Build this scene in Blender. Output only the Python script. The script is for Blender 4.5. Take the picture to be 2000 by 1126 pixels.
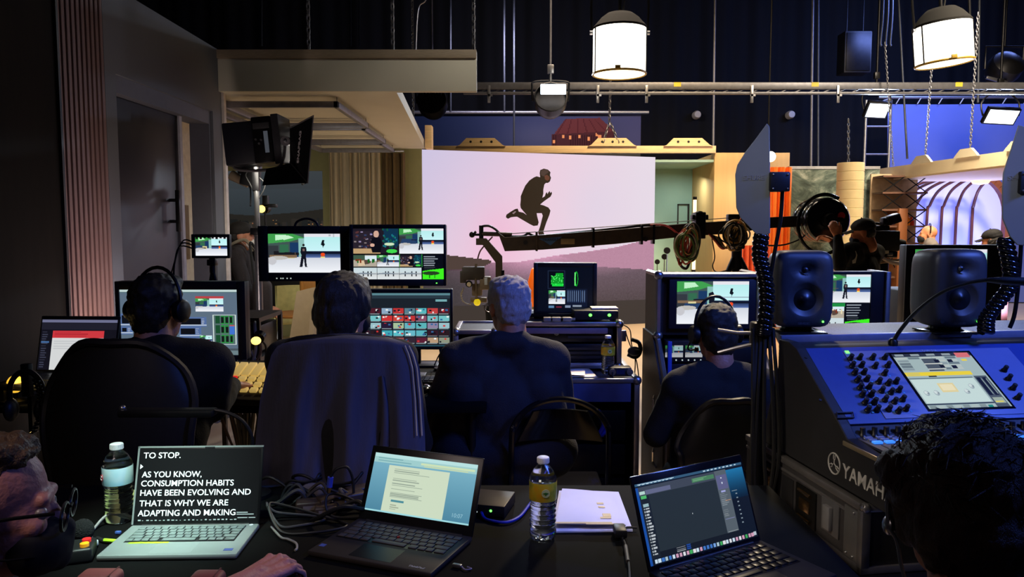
import bpy, bmesh, math, random
import numpy as np
from mathutils import Vector, Matrix, Euler, noise as mnoise

for _o in list(bpy.data.objects):
  bpy.data.objects.remove(_o)
SC = bpy.context.scene
COL = SC.collection
random.seed(7)
RNG = np.random.default_rng(7)
V = Vector
PI = math.pi
R_ = math.radians

# ---------------------------------------------------------------- camera
PITCH = R_(4.57)
F = 1500.0
CAM = V((0, 0, 1.53))
cd = bpy.data.cameras.new('camera')
cd.sensor_width = 36
cd.lens = F / 2000 * 36
cd.clip_start = 0.05
cam = bpy.data.objects.new('camera', cd)
COL.objects.link(cam)
cam.location = CAM
cam.rotation_euler = (PI / 2 - PITCH, 0, 0)
SC.camera = cam

# ---------------------------------------------------------------- exposure / world
SC.view_settings.view_transform = 'Standard'
SC.view_settings.look = 'None'
SC.view_settings.exposure = 0
SC.view_settings.gamma = 1
SC.view_settings.use_curve_mapping = False
W = bpy.data.worlds.new('studio_air')
SC.world = W
W.use_nodes = True
W.node_tree.nodes['Background'].inputs[0].default_value = (0.35, 0.4, 0.6, 1)
W.node_tree.nodes['Background'].inputs[1].default_value = 0.012


def srgb(c):
  return tuple((x / 12.92 if x <= .04045 else ((x + .055) / 1.055) ** 2.4) for x in c)


def light(kind, name, loc, target, power, col, size=.5, size_y=None, spread=None, spot=None):
  ld = bpy.data.lights.new(name, kind)
  ld.energy = power
  ld.color = col
  if kind == 'AREA':
    ld.shape = 'RECTANGLE' if size_y else 'DISK'
    ld.size = size
    if size_y:
      ld.size_y = size_y
    if spread:
      ld.spread = R_(spread)
  elif kind == 'SPOT':
    ld.spot_size = R_(spot or 60)
    ld.spot_blend = .6
    ld.shadow_soft_size = size
  else:
    ld.shadow_soft_size = size
  o = bpy.data.objects.new(name, ld)
  COL.objects.link(o)
  o.location = loc
  if target is not None:
    d = V(target) - V(loc)
    o.rotation_euler = d.to_track_quat('-Z', 'Y').to_euler()
  return o


# studio washes and added fills without fixtures
WARM = (1, .74, .44)
COOL = (.62, .74, 1)
BLUE = (.10, .20, 1)
light('AREA', 'set_key_warm', (2.4, 8.6, 6.4), (2.3, 12.75, 2.3), 75, WARM, 1.2, 1.2, 66)
light('AREA', 'set_floor_wash', (.9, 9.4, 6.6), (.9, 9.6, 0), 75, (1, .80, .60), 2.0, 1.5, 70)
light('AREA', 'left_set_wash', (-2.3, 8.9, .25), (-2.1, 10.4, 1.8), 11, (1, .95, .84), 1.2, .5)  # added uplight hidden low behind the monitors, brightens the curtain
light('AREA', 'fascia_front', (1.0, 4.6, 3.9), (-.35, 6.1, 2.72), 2.6, (1, .92, .80), .3, .3, 60)
light('AREA', 'right_set_wash', (5.6, 6.5, 5.8), (6.0, 10.8, 1.6), 210, (1, .82, .60), 1.0, 1.0, 80)
light('AREA', 'cyc_blue', (8.0, 13.0, 5.6), (8.0, 15.4, 3.4), 230, (.22, .33, 1), 2.5, .6)
light('AREA', 'backdrop_wash', (0.4, 13.4, 4.9), (0.4, 15.6, 3.4), 75, (.8, .75, 1), 2.5, .4)
light('AREA', 'desk_blue', (3.0, 1.0, 3.3), (1.35, 2.3, 1.0), 24, BLUE, .6, .6, 70)
light('AREA', 'row_blue', (1.6, 1.0, 3.9), (.3, 3.5, .8), 4, BLUE, .6, .6, 50)
light('AREA', 'audience_soft', (-1.4, .2, 3.0), (-.55, 1.6, .8), 2.0, (1, .78, .72), .5, .5, 60)
light('AREA', 'rim_warm', (1.7, 6.2, 4.4), (.42, 3.75, .8), 26, (1, .80, .54), .5, .5, 40)
light('AREA', 'prompter_fill', (-.72, 1.45, 2.3), (-.86, 1.84, .82), 1.7, (.72, 1, .88), .12, .12, 24)  # added overhead light that brightens the prompter laptop and its bottle
light('AREA', 'paper_fill', (.35, 1.35, 2.4), (.22, 1.98, .77), .17, (.66, .64, 1), .12, .12, 20)  # added narrow light, tints and brightens the paper stack
light('AREA', 'paddle_fill', (-1.2, .9, 3.1), (.77, 2.3, 1.72), .22, (1, .97, .90), .15, .15, 16)  # added pair of lights that bring the paddles up to neutral grey
light('AREA', 'paddle_fill', (-.6, .9, 3.3), (1.52, 2.3, 1.72), .22, (1, .97, .90), .15, .15, 16)
light('AREA', 'case_fill', (-.5, 1.5, 1.9), (.88, 2.15, .75), .8, (1, .84, .62), .3, .3, 36)  # added warm light so the console case side reads, no lamp there
light('AREA', 'recess_fill', (3.0, 13.4, 2.4), (2.9, 13.7, 0), 9, (.9, 1, .92), .3, .3)  # added inside the portal to brighten its teal panel
light('AREA', 'wall_graze', (-1.75, 3.95, .80), (-2.3, 4.2, 1.2), 13, (1, .80, .74), .5, .15)

# ---------------------------------------------------------------- pixel helpers


def ray(px, py):
  u = (px - 1000) / F
  v = -(py - 563) / F
  return V((u, math.cos(PITCH) + v * math.sin(PITCH), -math.sin(PITCH) + v * math.cos(PITCH)))


def at(px, py, Y):
  d = ray(px, py)
  return CAM + d * (Y / d.y)


def on(px, py, z):
  d = ray(px, py)
  return CAM + d * ((z - CAM.z) / d.z)


def onx(px, py, X):
  d = ray(px, py)
  return CAM + d * (X / d.x)


def rect(x0, y0, x1, y1, Y):
  """centre X, bottom z, width, height of a pixel rectangle standing at depth Y"""
  a = at(x0, y1, Y)
  b = at(x1, y0, Y)
  return (a.x + b.x) / 2, a.z, b.x - a.x, b.z - a.z


# ---------------------------------------------------------------- materials
MATS = {}


def pm(name, rgb, rough=.5, metal=0, var=.12, scale=18, bump=0, bscale=None, alpha=1, emit=None, est=1, trans=0, ior=1.45, coat=0, stretch=None, spec=.5):
  """procedural principled material, colour broken up by noise; rgb in sRGB 0..1"""
  if name in MATS:
    return MATS[name]
  m = bpy.data.materials.new(name)
  m.use_nodes = True
  nt = m.node_tree
  b = nt.nodes['Principled BSDF']
  c = srgb(rgb)
  tc = nt.nodes.new('ShaderNodeTexCoord')
  mp = nt.nodes.new('ShaderNodeMapping')
  nt.links.new(tc.outputs['Object'], mp.inputs[0])
  if stretch:
    mp.inputs['Scale'].default_value = stretch
  nz = nt.nodes.new('ShaderNodeTexNoise')
  nz.inputs['Scale'].default_value = scale
  nz.inputs['Detail'].default_value = 5
  nt.links.new(mp.outputs[0], nz.inputs['Vector'])
  cr = nt.nodes.new('ShaderNodeValToRGB')
  cr.color_ramp.elements[0].position = .3
  cr.color_ramp.elements[1].position = .7
  cr.color_ramp.elements[0].color = (*[x * (1 - var) for x in c], 1)
  cr.color_ramp.elements[1].color = (*[min(1, x * (1 + var)) for x in c], 1)
  nt.links.new(nz.outputs['Fac'], cr.inputs[0])
  nt.links.new(cr.outputs[0], b.inputs['Base Color'])
  b.inputs['Roughness'].default_value = rough
  b.inputs['Metallic'].default_value = metal
  b.inputs['IOR'].default_value = ior
  b.inputs['Transmission Weight'].default_value = trans
  b.inputs['Coat Weight'].default_value = coat
  b.inputs['Specular IOR Level'].default_value = spec
  if emit:
    b.inputs['Emission Color'].default_value = (*srgb(emit), 1)
    b.inputs['Emission Strength'].default_value = est
  if bump:
    bp = nt.nodes.new('ShaderNodeBump')
    bp.inputs['Strength'].default_value = bump
    bp.inputs['Distance'].default_value = .01
    n2 = nt.nodes.new('ShaderNodeTexNoise')
    n2.inputs['Scale'].default_value = bscale or scale * 4
    nt.links.new(mp.outputs[0], n2.inputs['Vector'])
    nt.links.new(n2.outputs['Fac'], bp.inputs['Height'])
    nt.links.new(bp.outputs[0], b.inputs['Normal'])
  MATS[name] = m
  return m


def attr_mat(name, emit, rough=.25, spec=.5):
  """display (emit>0) or printed cloth (emit=0) coloured by the picture stored in attribute Col"""
  m = bpy.data.materials.new(name)
  m.use_nodes = True
  nt = m.node_tree
  b = nt.nodes['Principled BSDF']
  a = nt.nodes.new('ShaderNodeAttribute')
  a.attribute_name = 'Col'
  b.inputs['Roughness'].default_value = rough
  b.inputs['Specular IOR Level'].default_value = spec
  if emit:
    b.inputs['Base Color'].default_value = (.005, .005, .006, 1)
    nt.links.new(a.outputs['Color'], b.inputs['Emission Color'])
    b.inputs['Emission Strength'].default_value = emit
  else:
    nt.links.new(a.outputs['Color'], b.inputs['Base Color'])
  MATS[name] = m
  return m


M_SCREEN = attr_mat('display_pixels', 1.0, rough=.4, spec=.25)
M_LED = attr_mat('led_wall_pixels', 1.0, rough=.6, spec=.1)
M_PRINT = attr_mat('printed_cloth', 0, rough=.85, spec=.1)

BLK = pm('black_plastic', (.10, .10, .11), .45, var=.2)
BLKM = pm('black_metal', (.11, .11, .12), .38, .6, var=.2)
BLKG = pm('gloss_black', (.06, .06, .07), .15, var=.1)
RUB = pm('rubber_cable', (.07, .07, .075), .55, var=.2)
STEEL = pm('steel', (.62, .62, .64), .32, .9, var=.1, scale=40)
ALU = pm('aluminium', (.74, .74, .76), .38, .85, var=.08, scale=30)
CHROME = pm('chrome', (.85, .85, .87), .12, 1, var=.03)
WHITE = pm('white_plastic', (.88, .88, .88), .4, var=.04)
CREAM = pm('cream_paint', (.86, .82, .72), .6, var=.04, scale=6)
PLY = pm('plywood', (.95, .82, .62), .6, var=.10, scale=5, stretch=(1, 1, 12))
SKIN = pm('skin', (.70, .50, .42), .5, var=.10, scale=30, bump=.15)
SKIN2 = pm('skin_warm', (.66, .44, .34), .5, var=.1, scale=30, bump=.15)
CASEM = pm('flight_case_laminate', (.13, .12, .13), .5, var=.25, scale=60, bump=.2)
EXTR = pm('case_extrusion', (.66, .65, .66), .35, .85, var=.1, scale=40)
NAVY = pm('navy_cloth', (.075, .075, .115), .85, var=.15, scale=50, bump=.2)
BLKC = pm('black_cloth', (.05, .05, .055), .9, var=.15, scale=50, bump=.2)
GREENLED = pm('green_led', (.1, .5, .1), .3, emit=(.35, 1, .3), est=4)


# ---------------------------------------------------------------- geometry builder
class G:
  def __init__(s):
    s.bm = bmesh.new()

  def _new(s, bm2, M=None):
    if M is not None:
      bm2.transform(M)
    me = bpy.data.meshes.new('tmp')
    bm2.to_mesh(me)
    bm2.free()
    s.bm.from_mesh(me)
    bpy.data.meshes.remove(me)
    return s

  def box(s, c, d, bev=0, M=None, seg=2, rot=None):
    b = bmesh.new()
    bmesh.ops.create_cube(b, size=1)
    b.transform(Matrix.Diagonal((*d, 1)))
    if bev:
      bmesh.ops.bevel(b, geom=b.edges[:], offset=min(bev, min(d) * .49), segments=seg, affect='EDGES', profile=.5)
    T = Matrix.Translation(c)
    if rot:
      T = T @ Euler(rot).to_matrix().to_4x4()
    b.transform(T)
    return s._new(b, M)

  def bx(s, x0, x1, y0, y1, z0, z1, bev=0, M=None):
    return s.box(((x0 + x1) / 2, (y0 + y1) / 2, (z0 + z1) / 2), (abs(x1 - x0), abs(y1 - y0), abs(z1 - z0)), bev, M)

  def cyl(s, p0, p1, r0, r1=None, n=16, M=None):
    p0 = V(p0)
    p1 = V(p1)
    if r1 is None:
      r1 = r0
    b = bmesh.new()
    L = (p1 - p0).length
    bmesh.ops.create_cone(b, cap_ends=True, segments=n, radius1=r0, radius2=r1, depth=L)
    q = (p1 - p0).to_track_quat('Z', 'Y').to_matrix().to_4x4()
    b.transform(Matrix.Translation((p0 + p1) / 2) @ q)
    return s._new(b, M)

  def ell(s, c, r, n=16, M=None, rot=None):
    b = bmesh.new()
    bmesh.ops.create_uvsphere(b, u_segments=n, v_segments=max(6, n // 2 + 2), radius=1)
    if isinstance(r, (int, float)):
      r = (r, r, r)
    T = Matrix.Translation(c)
    if rot is not None:
      T = T @ (rot.to_4x4() if isinstance(rot, Matrix) else Euler(rot).to_matrix().to_4x4())
    b.transform(T @ Matrix.Diagonal((*r, 1)))
    return s._new(b, M)

  def tube(s, pts, r, n=8, closed=False, smooth=0, M=None):
    P = [V(p) for p in pts]
    if smooth:
      P = spline(P, smooth, closed)
    m = len(P)
    rr = r if isinstance(r, (list, tuple)) else [r] * m
    if len(rr) != m:
      rr = list(np.interp(np.linspace(0, 1, m), np.linspace(0, 1, len(rr)), rr))
    b = bmesh.new()
    up = None
    rings = []
    for i in range(m):
      if closed:
        t = P[(i + 1) % m] - P[i - 1]
      else:
        t = P[min(i + 1, m - 1)] - P[max(i - 1, 0)]
      if t.length < 1e-9:
        t = V((0, 0, 1))
      t.normalize()
      if up is None:
        a = V((0, 0, 1)) if abs(t.z) < .9 else V((1, 0, 0))
        up = (a - t * a.dot(t)).normalized()
      else:
        up = up - t * up.dot(t)
        if up.length < 1e-6:
          up = t.orthogonal()
        up.normalize()
      w = t.cross(up)
      rings.append([b.verts.new(P[i] + (up * math.cos(2 * PI * k / n) + w * math.sin(2 * PI * k / n)) * rr[i]) for k in range(n)])
    for i in range(m if closed else m - 1):
      A = rings[i]
      B = rings[(i + 1) % m]
      for k in range(n):
        b.faces.new((A[k], A[(k + 1) % n], B[(k + 1) % n], B[k]))
    if not closed:
      b.faces.new(rings[0][::-1])
      b.faces.new(rings[-1])
    bmesh.ops.recalc_face_normals(b, faces=b.faces[:])
    return s._new(b, M)

  def lathe(s, prof, n=24, M=None, c=(0, 0, 0)):
    b = bmesh.new()
    rings = []
    for r, z in prof:
      if r < 1e-6:
        rings.append([b.verts.new((0, 0, z))])
      else:
        rings.append([b.verts.new((r * math.cos(2 * PI * k / n), r * math.sin(2 * PI * k / n), z)) for k in range(n)])
    for A, B in zip(rings, rings[1:]):
      if len(A) == 1 and len(B) == 1:
        continue
      for k in range(n):
        if len(A) == 1:
          b.faces.new((A[0], B[(k + 1) % n], B[k]))
        elif len(B) == 1:
          b.faces.new((A[k], A[(k + 1) % n], B[0]))
        else:
          b.faces.new((A[k], A[(k + 1) % n], B[(k + 1) % n], B[k]))
    bmesh.ops.recalc_face_normals(b, faces=b.faces[:])
    b.transform(Matrix.Translation(c))
    return s._new(b, M)

  def prism(s, pts, h, M=None, bev=0):
    """polygon in xy extruded from z=0 to z=h"""
    b = bmesh.new()
    vs = [b.verts.new((p[0], p[1], 0)) for p in pts]
    f = b.faces.new(vs)
    r = bmesh.ops.extrude_face_region(b, geom=[f])
    bmesh.ops.translate(b, verts=[v for v in r['geom'] if isinstance(v, bmesh.types.BMVert)], vec=(0, 0, h))
    bmesh.ops.recalc_face_normals(b, faces=b.faces[:])
    if bev:
      bmesh.ops.bevel(b, geom=b.edges[:], offset=bev, segments=2, affect='EDGES', profile=.5)
    return s._new(b, M)

  def grid(s, fn, nu, nv, M=None, thick=0):
    b = bmesh.new()
    vs = [[b.verts.new(fn(i / nu, j / nv)) for j in range(nv + 1)] for i in range(nu + 1)]
    for i in range(nu):
      for j in range(nv):
        b.faces.new((vs[i][j], vs[i + 1][j], vs[i + 1][j + 1], vs[i][j + 1]))
    if thick:
      bmesh.ops.recalc_face_normals(b, faces=b.faces[:])
      bmesh.ops.solidify(b, geom=b.faces[:], thickness=thick)
    bmesh.ops.recalc_face_normals(b, faces=b.faces[:])
    return s._new(b, M)

  def mesh(s, me, M=None):
    b = bmesh.new()
    b.from_mesh(me)
    return s._new(b, M)

  def done(s, name, mat, parent=None, smooth=38, loc=None, rot=None, M=None):
    me = bpy.data.meshes.new(name)
    s.bm.to_mesh(me)
    s.bm.free()
    return link(name, me, mat, parent, smooth, loc, rot, M)


def link(name, me, mat, parent=None, smooth=38, loc=None, rot=None, M=None):
  if mat is not None and not me.materials:
    me.materials.append(mat)
  if smooth:
    me.polygons.foreach_set('use_smooth', [True] * len(me.polygons))
    me.set_sharp_from_angle(angle=R_(smooth))
  o = bpy.data.objects.new(name, me)
  COL.objects.link(o)
  if parent:
    o.parent = parent
  if M is not None:
    o.matrix_local = M
  if loc is not None:
    o.location = loc
  if rot is not None:
    o.rotation_euler = rot
  return o


def spline(P, k, closed=False):
  """Catmull-Rom through points, k samples per span"""
  out = []
  n = len(P)
  rng = range(n) if closed else range(n - 1)
  for i in rng:
    if closed:
      a, b, c, d = P[i - 1], P[i], P[(i + 1) % n], P[(i + 2) % n]
    else:
      a, b, c, d = P[max(i - 1, 0)], P[i], P[i + 1], P[min(i + 2, n - 1)]
    for j in range(k):
      t = j / k
      out.append(.5 * ((2 * b) + (c - a) * t + (2 * a - 5 * b + 4 * c - d) * t * t + (3 * b - a - 3 * c + d) * t ** 3))
  if not closed:
    out.append(P[-1].copy())
  return out


def tag(o, label=None, cat=None, group=None, kind=None):
  if label:
    o['label'] = label
  if cat:
    o['category'] = cat
  if group:
    o['group'] = group
  if kind:
    o['kind'] = kind
  return o


def thing(name, label, cat, loc=(0, 0, 0), rz=0, group=None):
  o = bpy.data.objects.new(name, None)
  o.empty_display_size = .05
  COL.objects.link(o)
  o.location = loc
  o.rotation_euler = (0, 0, rz)
  return tag(o, label, cat, group)


def struct(g, name, mat, parent=None, smooth=30):
  return tag(g.done(name, mat, parent, smooth), kind='structure')


def dup(o, loc=None, rz=None, label=None, parent=None):
  kids = [c for c in bpy.data.objects if c.parent == o]
  c = o.copy()
  COL.objects.link(c)
  if parent:
    c.parent = parent
  if loc is not None:
    c.location = loc
  if rz is not None:
    c.rotation_euler = (0, 0, rz)
  if label:
    c['label'] = label
  for k in kids:
    dup(k, parent=c)
  return c


def text_mesh(body, size, extrude=.0006, bold=0, shear=0, align='LEFT'):
  cu = bpy.data.curves.new('txt', 'FONT')
  cu.body = body
  cu.size = size
  cu.extrude = extrude
  cu.offset = bold
  cu.shear = shear
  cu.align_x = align
  cu.resolution_u = 4
  o = bpy.data.objects.new('txt', cu)
  COL.objects.link(o)
  bpy.context.view_layer.update()
  me = bpy.data.meshes.new_from_object(o.evaluated_get(bpy.context.evaluated_depsgraph_get()))
  bpy.data.objects.remove(o)
  bpy.data.curves.remove(cu)
  me.materials.clear()
  return me


def frame(o, x, y):
  """matrix with origin o, local x axis x, local y axis y (z = x cross y)"""
  x = V(x).normalized()
  y = V(y)
  y = (y - x * y.dot(x)).normalized()
  z = x.cross(y)
  M = Matrix((x, y, z)).transposed().to_4x4()
  M.translation = V(o)
  return M


XZ = Matrix(((1, 0, 0, 0), (0, 0, -1, 0), (0, 1, 0, 0), (0, 0, 0, 1)))   # polygon xy -> upright xz, extrusion towards -y


# ---------------------------------------------------------------- pictures shown on screens
class Cv:
  def __init__(s, w, h, col=(0, 0, 0)):
    s.w, s.h = w, h
    s.a = np.zeros((h, w, 3))
    s.a[:] = col
    s.yy, s.xx = np.mgrid[0:h, 0:w]
    s.xx = (s.xx + .5) / w
    s.yy = (s.yy + .5) / h

  def rect(s, x0, y0, x1, y1, col):
    s.a[(s.xx >= x0) & (s.xx < x1) & (s.yy >= y0) & (s.yy < y1)] = col
    return s

  def vgrad(s, x0, y0, x1, y1, c0, c1):
    m = (s.xx >= x0) & (s.xx < x1) & (s.yy >= y0) & (s.yy < y1)
    t = ((s.yy[m] - y0) / (y1 - y0))[:, None]
    s.a[m] = np.array(c0) * (1 - t) + np.array(c1) * t
    return s

  def ell(s, x, y, rx, ry, col):
    s.a[((s.xx - x) / rx) ** 2 + ((s.yy - y) / ry) ** 2 < 1] = col
    return s

  def poly(s, pts, col):
    inside = np.zeros(s.xx.shape, bool)
    n = len(pts)
    for i in range(n):
      x0, y0 = pts[i]
      x1, y1 = pts[(i + 1) % n]
      if y0 == y1:
        continue
      c = ((y0 > s.yy) != (y1 > s.yy)) & (s.xx < (x1 - x0) * (s.yy - y0) / (y1 - y0) + x0)
      inside ^= c
    s.a[inside] = col
    return s

  def dashes(s, x0, y0, x1, y1, n, col, fill=.8):
    dy = (y1 - y0) / n
    for i in range(n):
      s.rect(x0, y0 + i * dy, x0 + (x1 - x0) * (fill * (.6 + .4 * random.random())), y0 + i * dy + dy * .45, col)
    return s

  def noise(s, amt, x0=0, y0=0, x1=1, y1=1):
    m = (s.xx >= x0) & (s.xx < x1) & (s.yy >= y0) & (s.yy < y1)
    s.a[m] = np.clip(s.a[m] + RNG.normal(0, amt, (m.sum(), 1)), 0, 1)
    return s

  def paste(s, f, x0, y0, x1, y1):
    """draw f (a function painting a unit canvas) inside a sub-rectangle"""
    w = max(2, int(round((x1 - x0) * s.w)))
    h = max(2, int(round((y1 - y0) * s.h)))
    c = Cv(w, h)
    f(c)
    ix = int(round(x0 * s.w))
    iy = int(round(y0 * s.h))
    w = min(w, s.w - ix)
    h = min(h, s.h - iy)
    s.a[iy:iy + h, ix:ix + w] = c.a[:h, :w]
    return s


def pic_studio(c, man=True):
  """programme picture: studio set with the video wall"""
  c.rect(0, 0, 1, 1, (.9, .9, .93))
  c.vgrad(0, .55, 1, 1, (.80, .82, .86), (.95, .96, .98))
  c.rect(0, 0, .5, .6, (.25, .33, .32))
  c.poly([(0, 0), (.34, 0), (.5, .10), (.30, .2), (0, .25)], (.25, .62, .30))
  c.poly([(.1, .03), (.25, .03), (.3, .12), (.1, .17)], (.75, .95, .78))
  c.rect(.16, .28, .28, .6, (.20, .42, .30))
  c.rect(.3, .22, .42, .6, (.10, .22, .38))
  c.rect(.42, .12, .5, .6, (.55, .75, .72))
  c.rect(0, .3, .14, .62, (.20, .22, .24))
  for i in range(14):
    c.rect(random.random() * .4, .4 + random.random() * .2, random.random() * .4 + .03, .45 + random.random() * .2, random.choice([(.85, .8, .6), (.1, .1, .12), (.5, .4, .3), (.15, .25, .4)]))
  c.ell(.14, .62, .13, .05, (.75, .74, .72))
  c.ell(.05, .7, .06, .1, (.78, .78, .8))
  c.vgrad(.5, .08, 1, .48, (.72, .93, .93), (.80, .96, .98))
  c.vgrad(.5, .45, 1, .62, (.05, .09, .18), (.35, .45, .68))
  c.poly([(.5, .44), (.62, .48), (1, .47), (1, .52), (.5, .52)], (.06, .08, .14))
  c.poly([(.73, .28), (.75, .16), (.78, .16), (.775, .24), (.79, .27), (.765, .33), (.76, .38), (.755, .31)], (.05, .08, .10))
  c.rect(.73, .52, .78, .58, (.85, .35, .12))
  c.ell(.755, .53, .03, .04, (.95, .30, .10))
  c.rect(.725, .585, .785, .62, (.95, .85, .4))
  if man:
    c.ell(.49, .29, .018, .035, (.12, .10, .10))
    c.poly([(.455, .34), (.525, .34), (.535, .48), (.52, .55), (.53, .84), (.55, .86), (.505, .86), (.49, .62), (.47, .86), (.43, .86), (.46, .55), (.445, .48)], (.07, .08, .12))
    c.rect(.475, .38, .505, .45, (.5, .4, .38))


def pic_kitchen(c):
  c.rect(0, 0, 1, 1, (.12, .10, .14))
  c.rect(0, .1, .42, .9, (.16, .13, .17))
  for i in range(24):
    x = random.random() * .4
    y = .1 + random.random() * .7
    c.rect(x, y, x + .05, y + .05, random.choice([(.55, .5, .5), (.35, .2, .2), (.6, .55, .7), (.2, .25, .4)]))
  c.rect(0, .8, .6, 1, (.75, .62, .45))
  c.rect(.68, 0, 1, .7, (.06, .2, .30))
  for i in range(40):
    x = .66 + random.random() * .3
    y = random.random() * .8
    c.ell(x, y, .02, .04, random.choice([(.08, .35, .25), (.1, .45, .5), (.05, .2, .35)]))
  c.ell(.51, .22, .06, .14, (.82, .66, .58))
  c.poly([(.40, .40), (.48, .34), (.60, .36), (.64, .6), (.60, .95), (.42, .95), (.38, .7)], (.05, .05, .08))
  c.ell(.42, .66, .05, .07, (.85, .68, .6))
  c.ell(.8, .62, .11, .06, (.80, .9, .75))
  c.ell(.85, .9, .12, .08, (.25, .85, .3))


def pic_sand(c):
  c.rect(0, 0, 1, 1, (.80, .86, .88))
  c.vgrad(0, .45, 1, 1, (.78, .80, .80), (.9, .92, .93))
  for i in range(3):
    x = .15 + random.random() * .7
    c.rect(x, .3, x + .05, .75, (.12, .13, .16))
  c.poly([(0, .5), (.4, .42), (1, .52), (1, .56), (0, .58)], (.5, .55, .6))


def pic_caption(c):
  c.rect(0, 0, 1, 1, (.03, .04, .07))
  c.dashes(.05, .05, .95, .5, 5, (.55, .58, .62))
  c.dashes(.08, .5, .9, .62, 2, (.25, .28, .3))
  c.poly([(0, .66), (.5, .6), (1, .55), (1, 1), (0, 1)], (.25, .95, .12))
  c.ell(.4, .75, .4, .08, (.15, .25, .12))
  c.rect(.3, .8, .36, .95, (.1, .5, .06))
  c.rect(.55, .82, .6, .95, (.1, .5, .06))


def pic_room(c):
  c.rect(0, 0, 1, 1, (.7, .66, .6))
  c.rect(0, 0, .5, .45, (.25, .35, .28))
  c.rect(.5, .05, 1, .5, (.85, .92, .95))
  c.ell(.5, .6, .25, .2, (.35, .28, .24))
  c.poly([(.2, .5), (.45, .45), (.5, .9), (.2, .95)], (.85, .75, .62))
  for i in range(10):
    x = random.random() * .9
    c.rect(x, .35, x + .07, .35 + random.random() * .35, random.choice([(.1, .1, .1), (.5, .2, .1), (.1, .4, .15), (.9, .85, .7)]))


def pic_audio(c):
  c.rect(0, 0, 1, 1, (.02, .04, .09))


def screen(name, cv, w, h, parent, loc=(0, 0, 0), rot=(0, 0, 0), mat=None):
  """picture surface w x h, bottom centre at loc, upright, facing local -y"""
  H, Wd = cv.a.shape[:2]
  xs = np.linspace(-w / 2, w / 2, Wd + 1)
  zs = np.linspace(h, 0, H + 1)
  X, Z = np.meshgrid(xs, zs)
  co = np.stack([X, np.zeros_like(X), Z], -1).reshape(-1, 3)
  i = np.arange(H)[:, None] * (Wd + 1) + np.arange(Wd)[None, :]
  q = np.stack([i, i + Wd + 1, i + Wd + 2, i + 1], -1).reshape(-1, 4)
  me = bpy.data.meshes.new(name)
  me.vertices.add(len(co))
  me.vertices.foreach_set('co', co.ravel())
  me.loops.add(q.size)
  me.loops.foreach_set('vertex_index', q.ravel())
  me.polygons.add(len(q))
  me.polygons.foreach_set('loop_start', np.arange(0, q.size, 4))
  me.update(calc_edges=True)
  at_ = me.attributes.new('Col', 'FLOAT_COLOR', 'CORNER')
  a = np.clip(cv.a, 0, 1)
  lin = np.where(a <= .04045, a / 12.92, ((a + .055) / 1.055) ** 2.4).reshape(-1, 3)
  rgba = np.concatenate([lin, np.ones((len(lin), 1))], 1)
  at_.data.foreach_set('color', np.repeat(rgba, 4, 0).ravel())
  o = link(name, me, mat or M_SCREEN, parent, 0)
  o.location = loc
  o.rotation_euler = rot
  return o

# ================================================================ SETTING
FLOORM = pm('studio_floor', (.80, .70, .56), .35, var=.06, scale=1.5)
WOODD = pm('dark_stained_panel', (.075, .058, .045), .8, var=.25, scale=4, stretch=(6, 6, .6), spec=.15)
GREYW = pm('grey_painted_wall', (.37, .38, .41), .7, var=.03, scale=3)
SLATM = pm('slat_wood', (.47, .36, .345), .5, var=.10, scale=6, stretch=(8, 8, .5))
SLATB = pm('slat_backing', (.14, .08, .08), .8, var=.1)
DRAPE = pm('black_drape', (.02, .024, .035), .9, var=.15, scale=3, stretch=(3, 3, .3))
DOORM = pm('door_dark_lacquer', (.20, .20, .24), .42, var=.05, scale=2)
JAMBM = pm('jamb_grey', (.36, .36, .40), .6, var=.05)

struct(G().bx(-9, 13, -1.2, 18, -.12, 0), 'floor', FLOORM)
struct(G().bx(-9, 13, -1.2, 18, 8.0, 8.1), 'ceiling', DRAPE)
g = G()
g.grid(lambda u, v: V((-9 + 22 * u, 17.4 + .05 * math.sin(u * 140) + .02 * math.sin(u * 391), 8 * v)), 440, 2, thick=.02)
struct(g, 'wall_back', DRAPE)
struct(G().bx(12.9, 13.0, -1.2, 18, 0, 8), 'wall_right', DRAPE)

WX = -2.28
YA, YB = 4.38, 6.12          # white wall run
DY0, DY1, DZ = 4.50, 5.94, 2.41   # door opening
g = G()
g.bx(WX - .16, WX, YA, DY0, 0, 2.9)
g.bx(WX - .16, WX, DY1, YB, 0, 2.9)
g.bx(WX - .16, WX, DY0, DY1, DZ, 2.9)
struct(g, 'wall_left', GREYW)
struct(G().bx(WX - .16, WX + .02, YB, YB + .05, 0, 2.9, .004), 'trim_1', pm('corner_bead_lit', (.80, .76, .74), .5))  # pale tone puts the light on the wall's end into the colour
# door frame lining and sliding door
g = G()
g.bx(WX - .17, WX - .02, DY0 - .001, DY0 + .03, 0, DZ)
g.bx(WX - .17, WX - .02, DY1 - .03, DY1 + .001, 0, DZ)
g.bx(WX - .17, WX - .02, DY0 + .03, DY1 - .03, DZ - .10, DZ)
struct(g, 'trim_2', JAMBM)
d = struct(G().bx(WX - .13, WX - .085, DY0 + .032, 5.52, .01, DZ - .102, .003), 'door_1', DOORM)
g = G()
hy = onx(348, 410, WX - .03).y
hz0 = onx(348, 452, WX - .03).z
hz1 = onx(348, 371, WX - .03).z
g.box((WX - .03, hy, (hz0 + hz1) / 2), (.028, .028, hz1 - hz0), .004)
for z in (hz0 + .07, hz1 - .07):
  g.box((WX - .058, hy, z), (.06, .022, .022), .003)
g.done('door_handle', BLKM, d)
struct(G().bx(WX - .075, WX - .06, 5.48, 5.52, .01, DZ - .10), 'trim_3', pm('door_edge_lit', (.62, .62, .66), .4))
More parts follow.
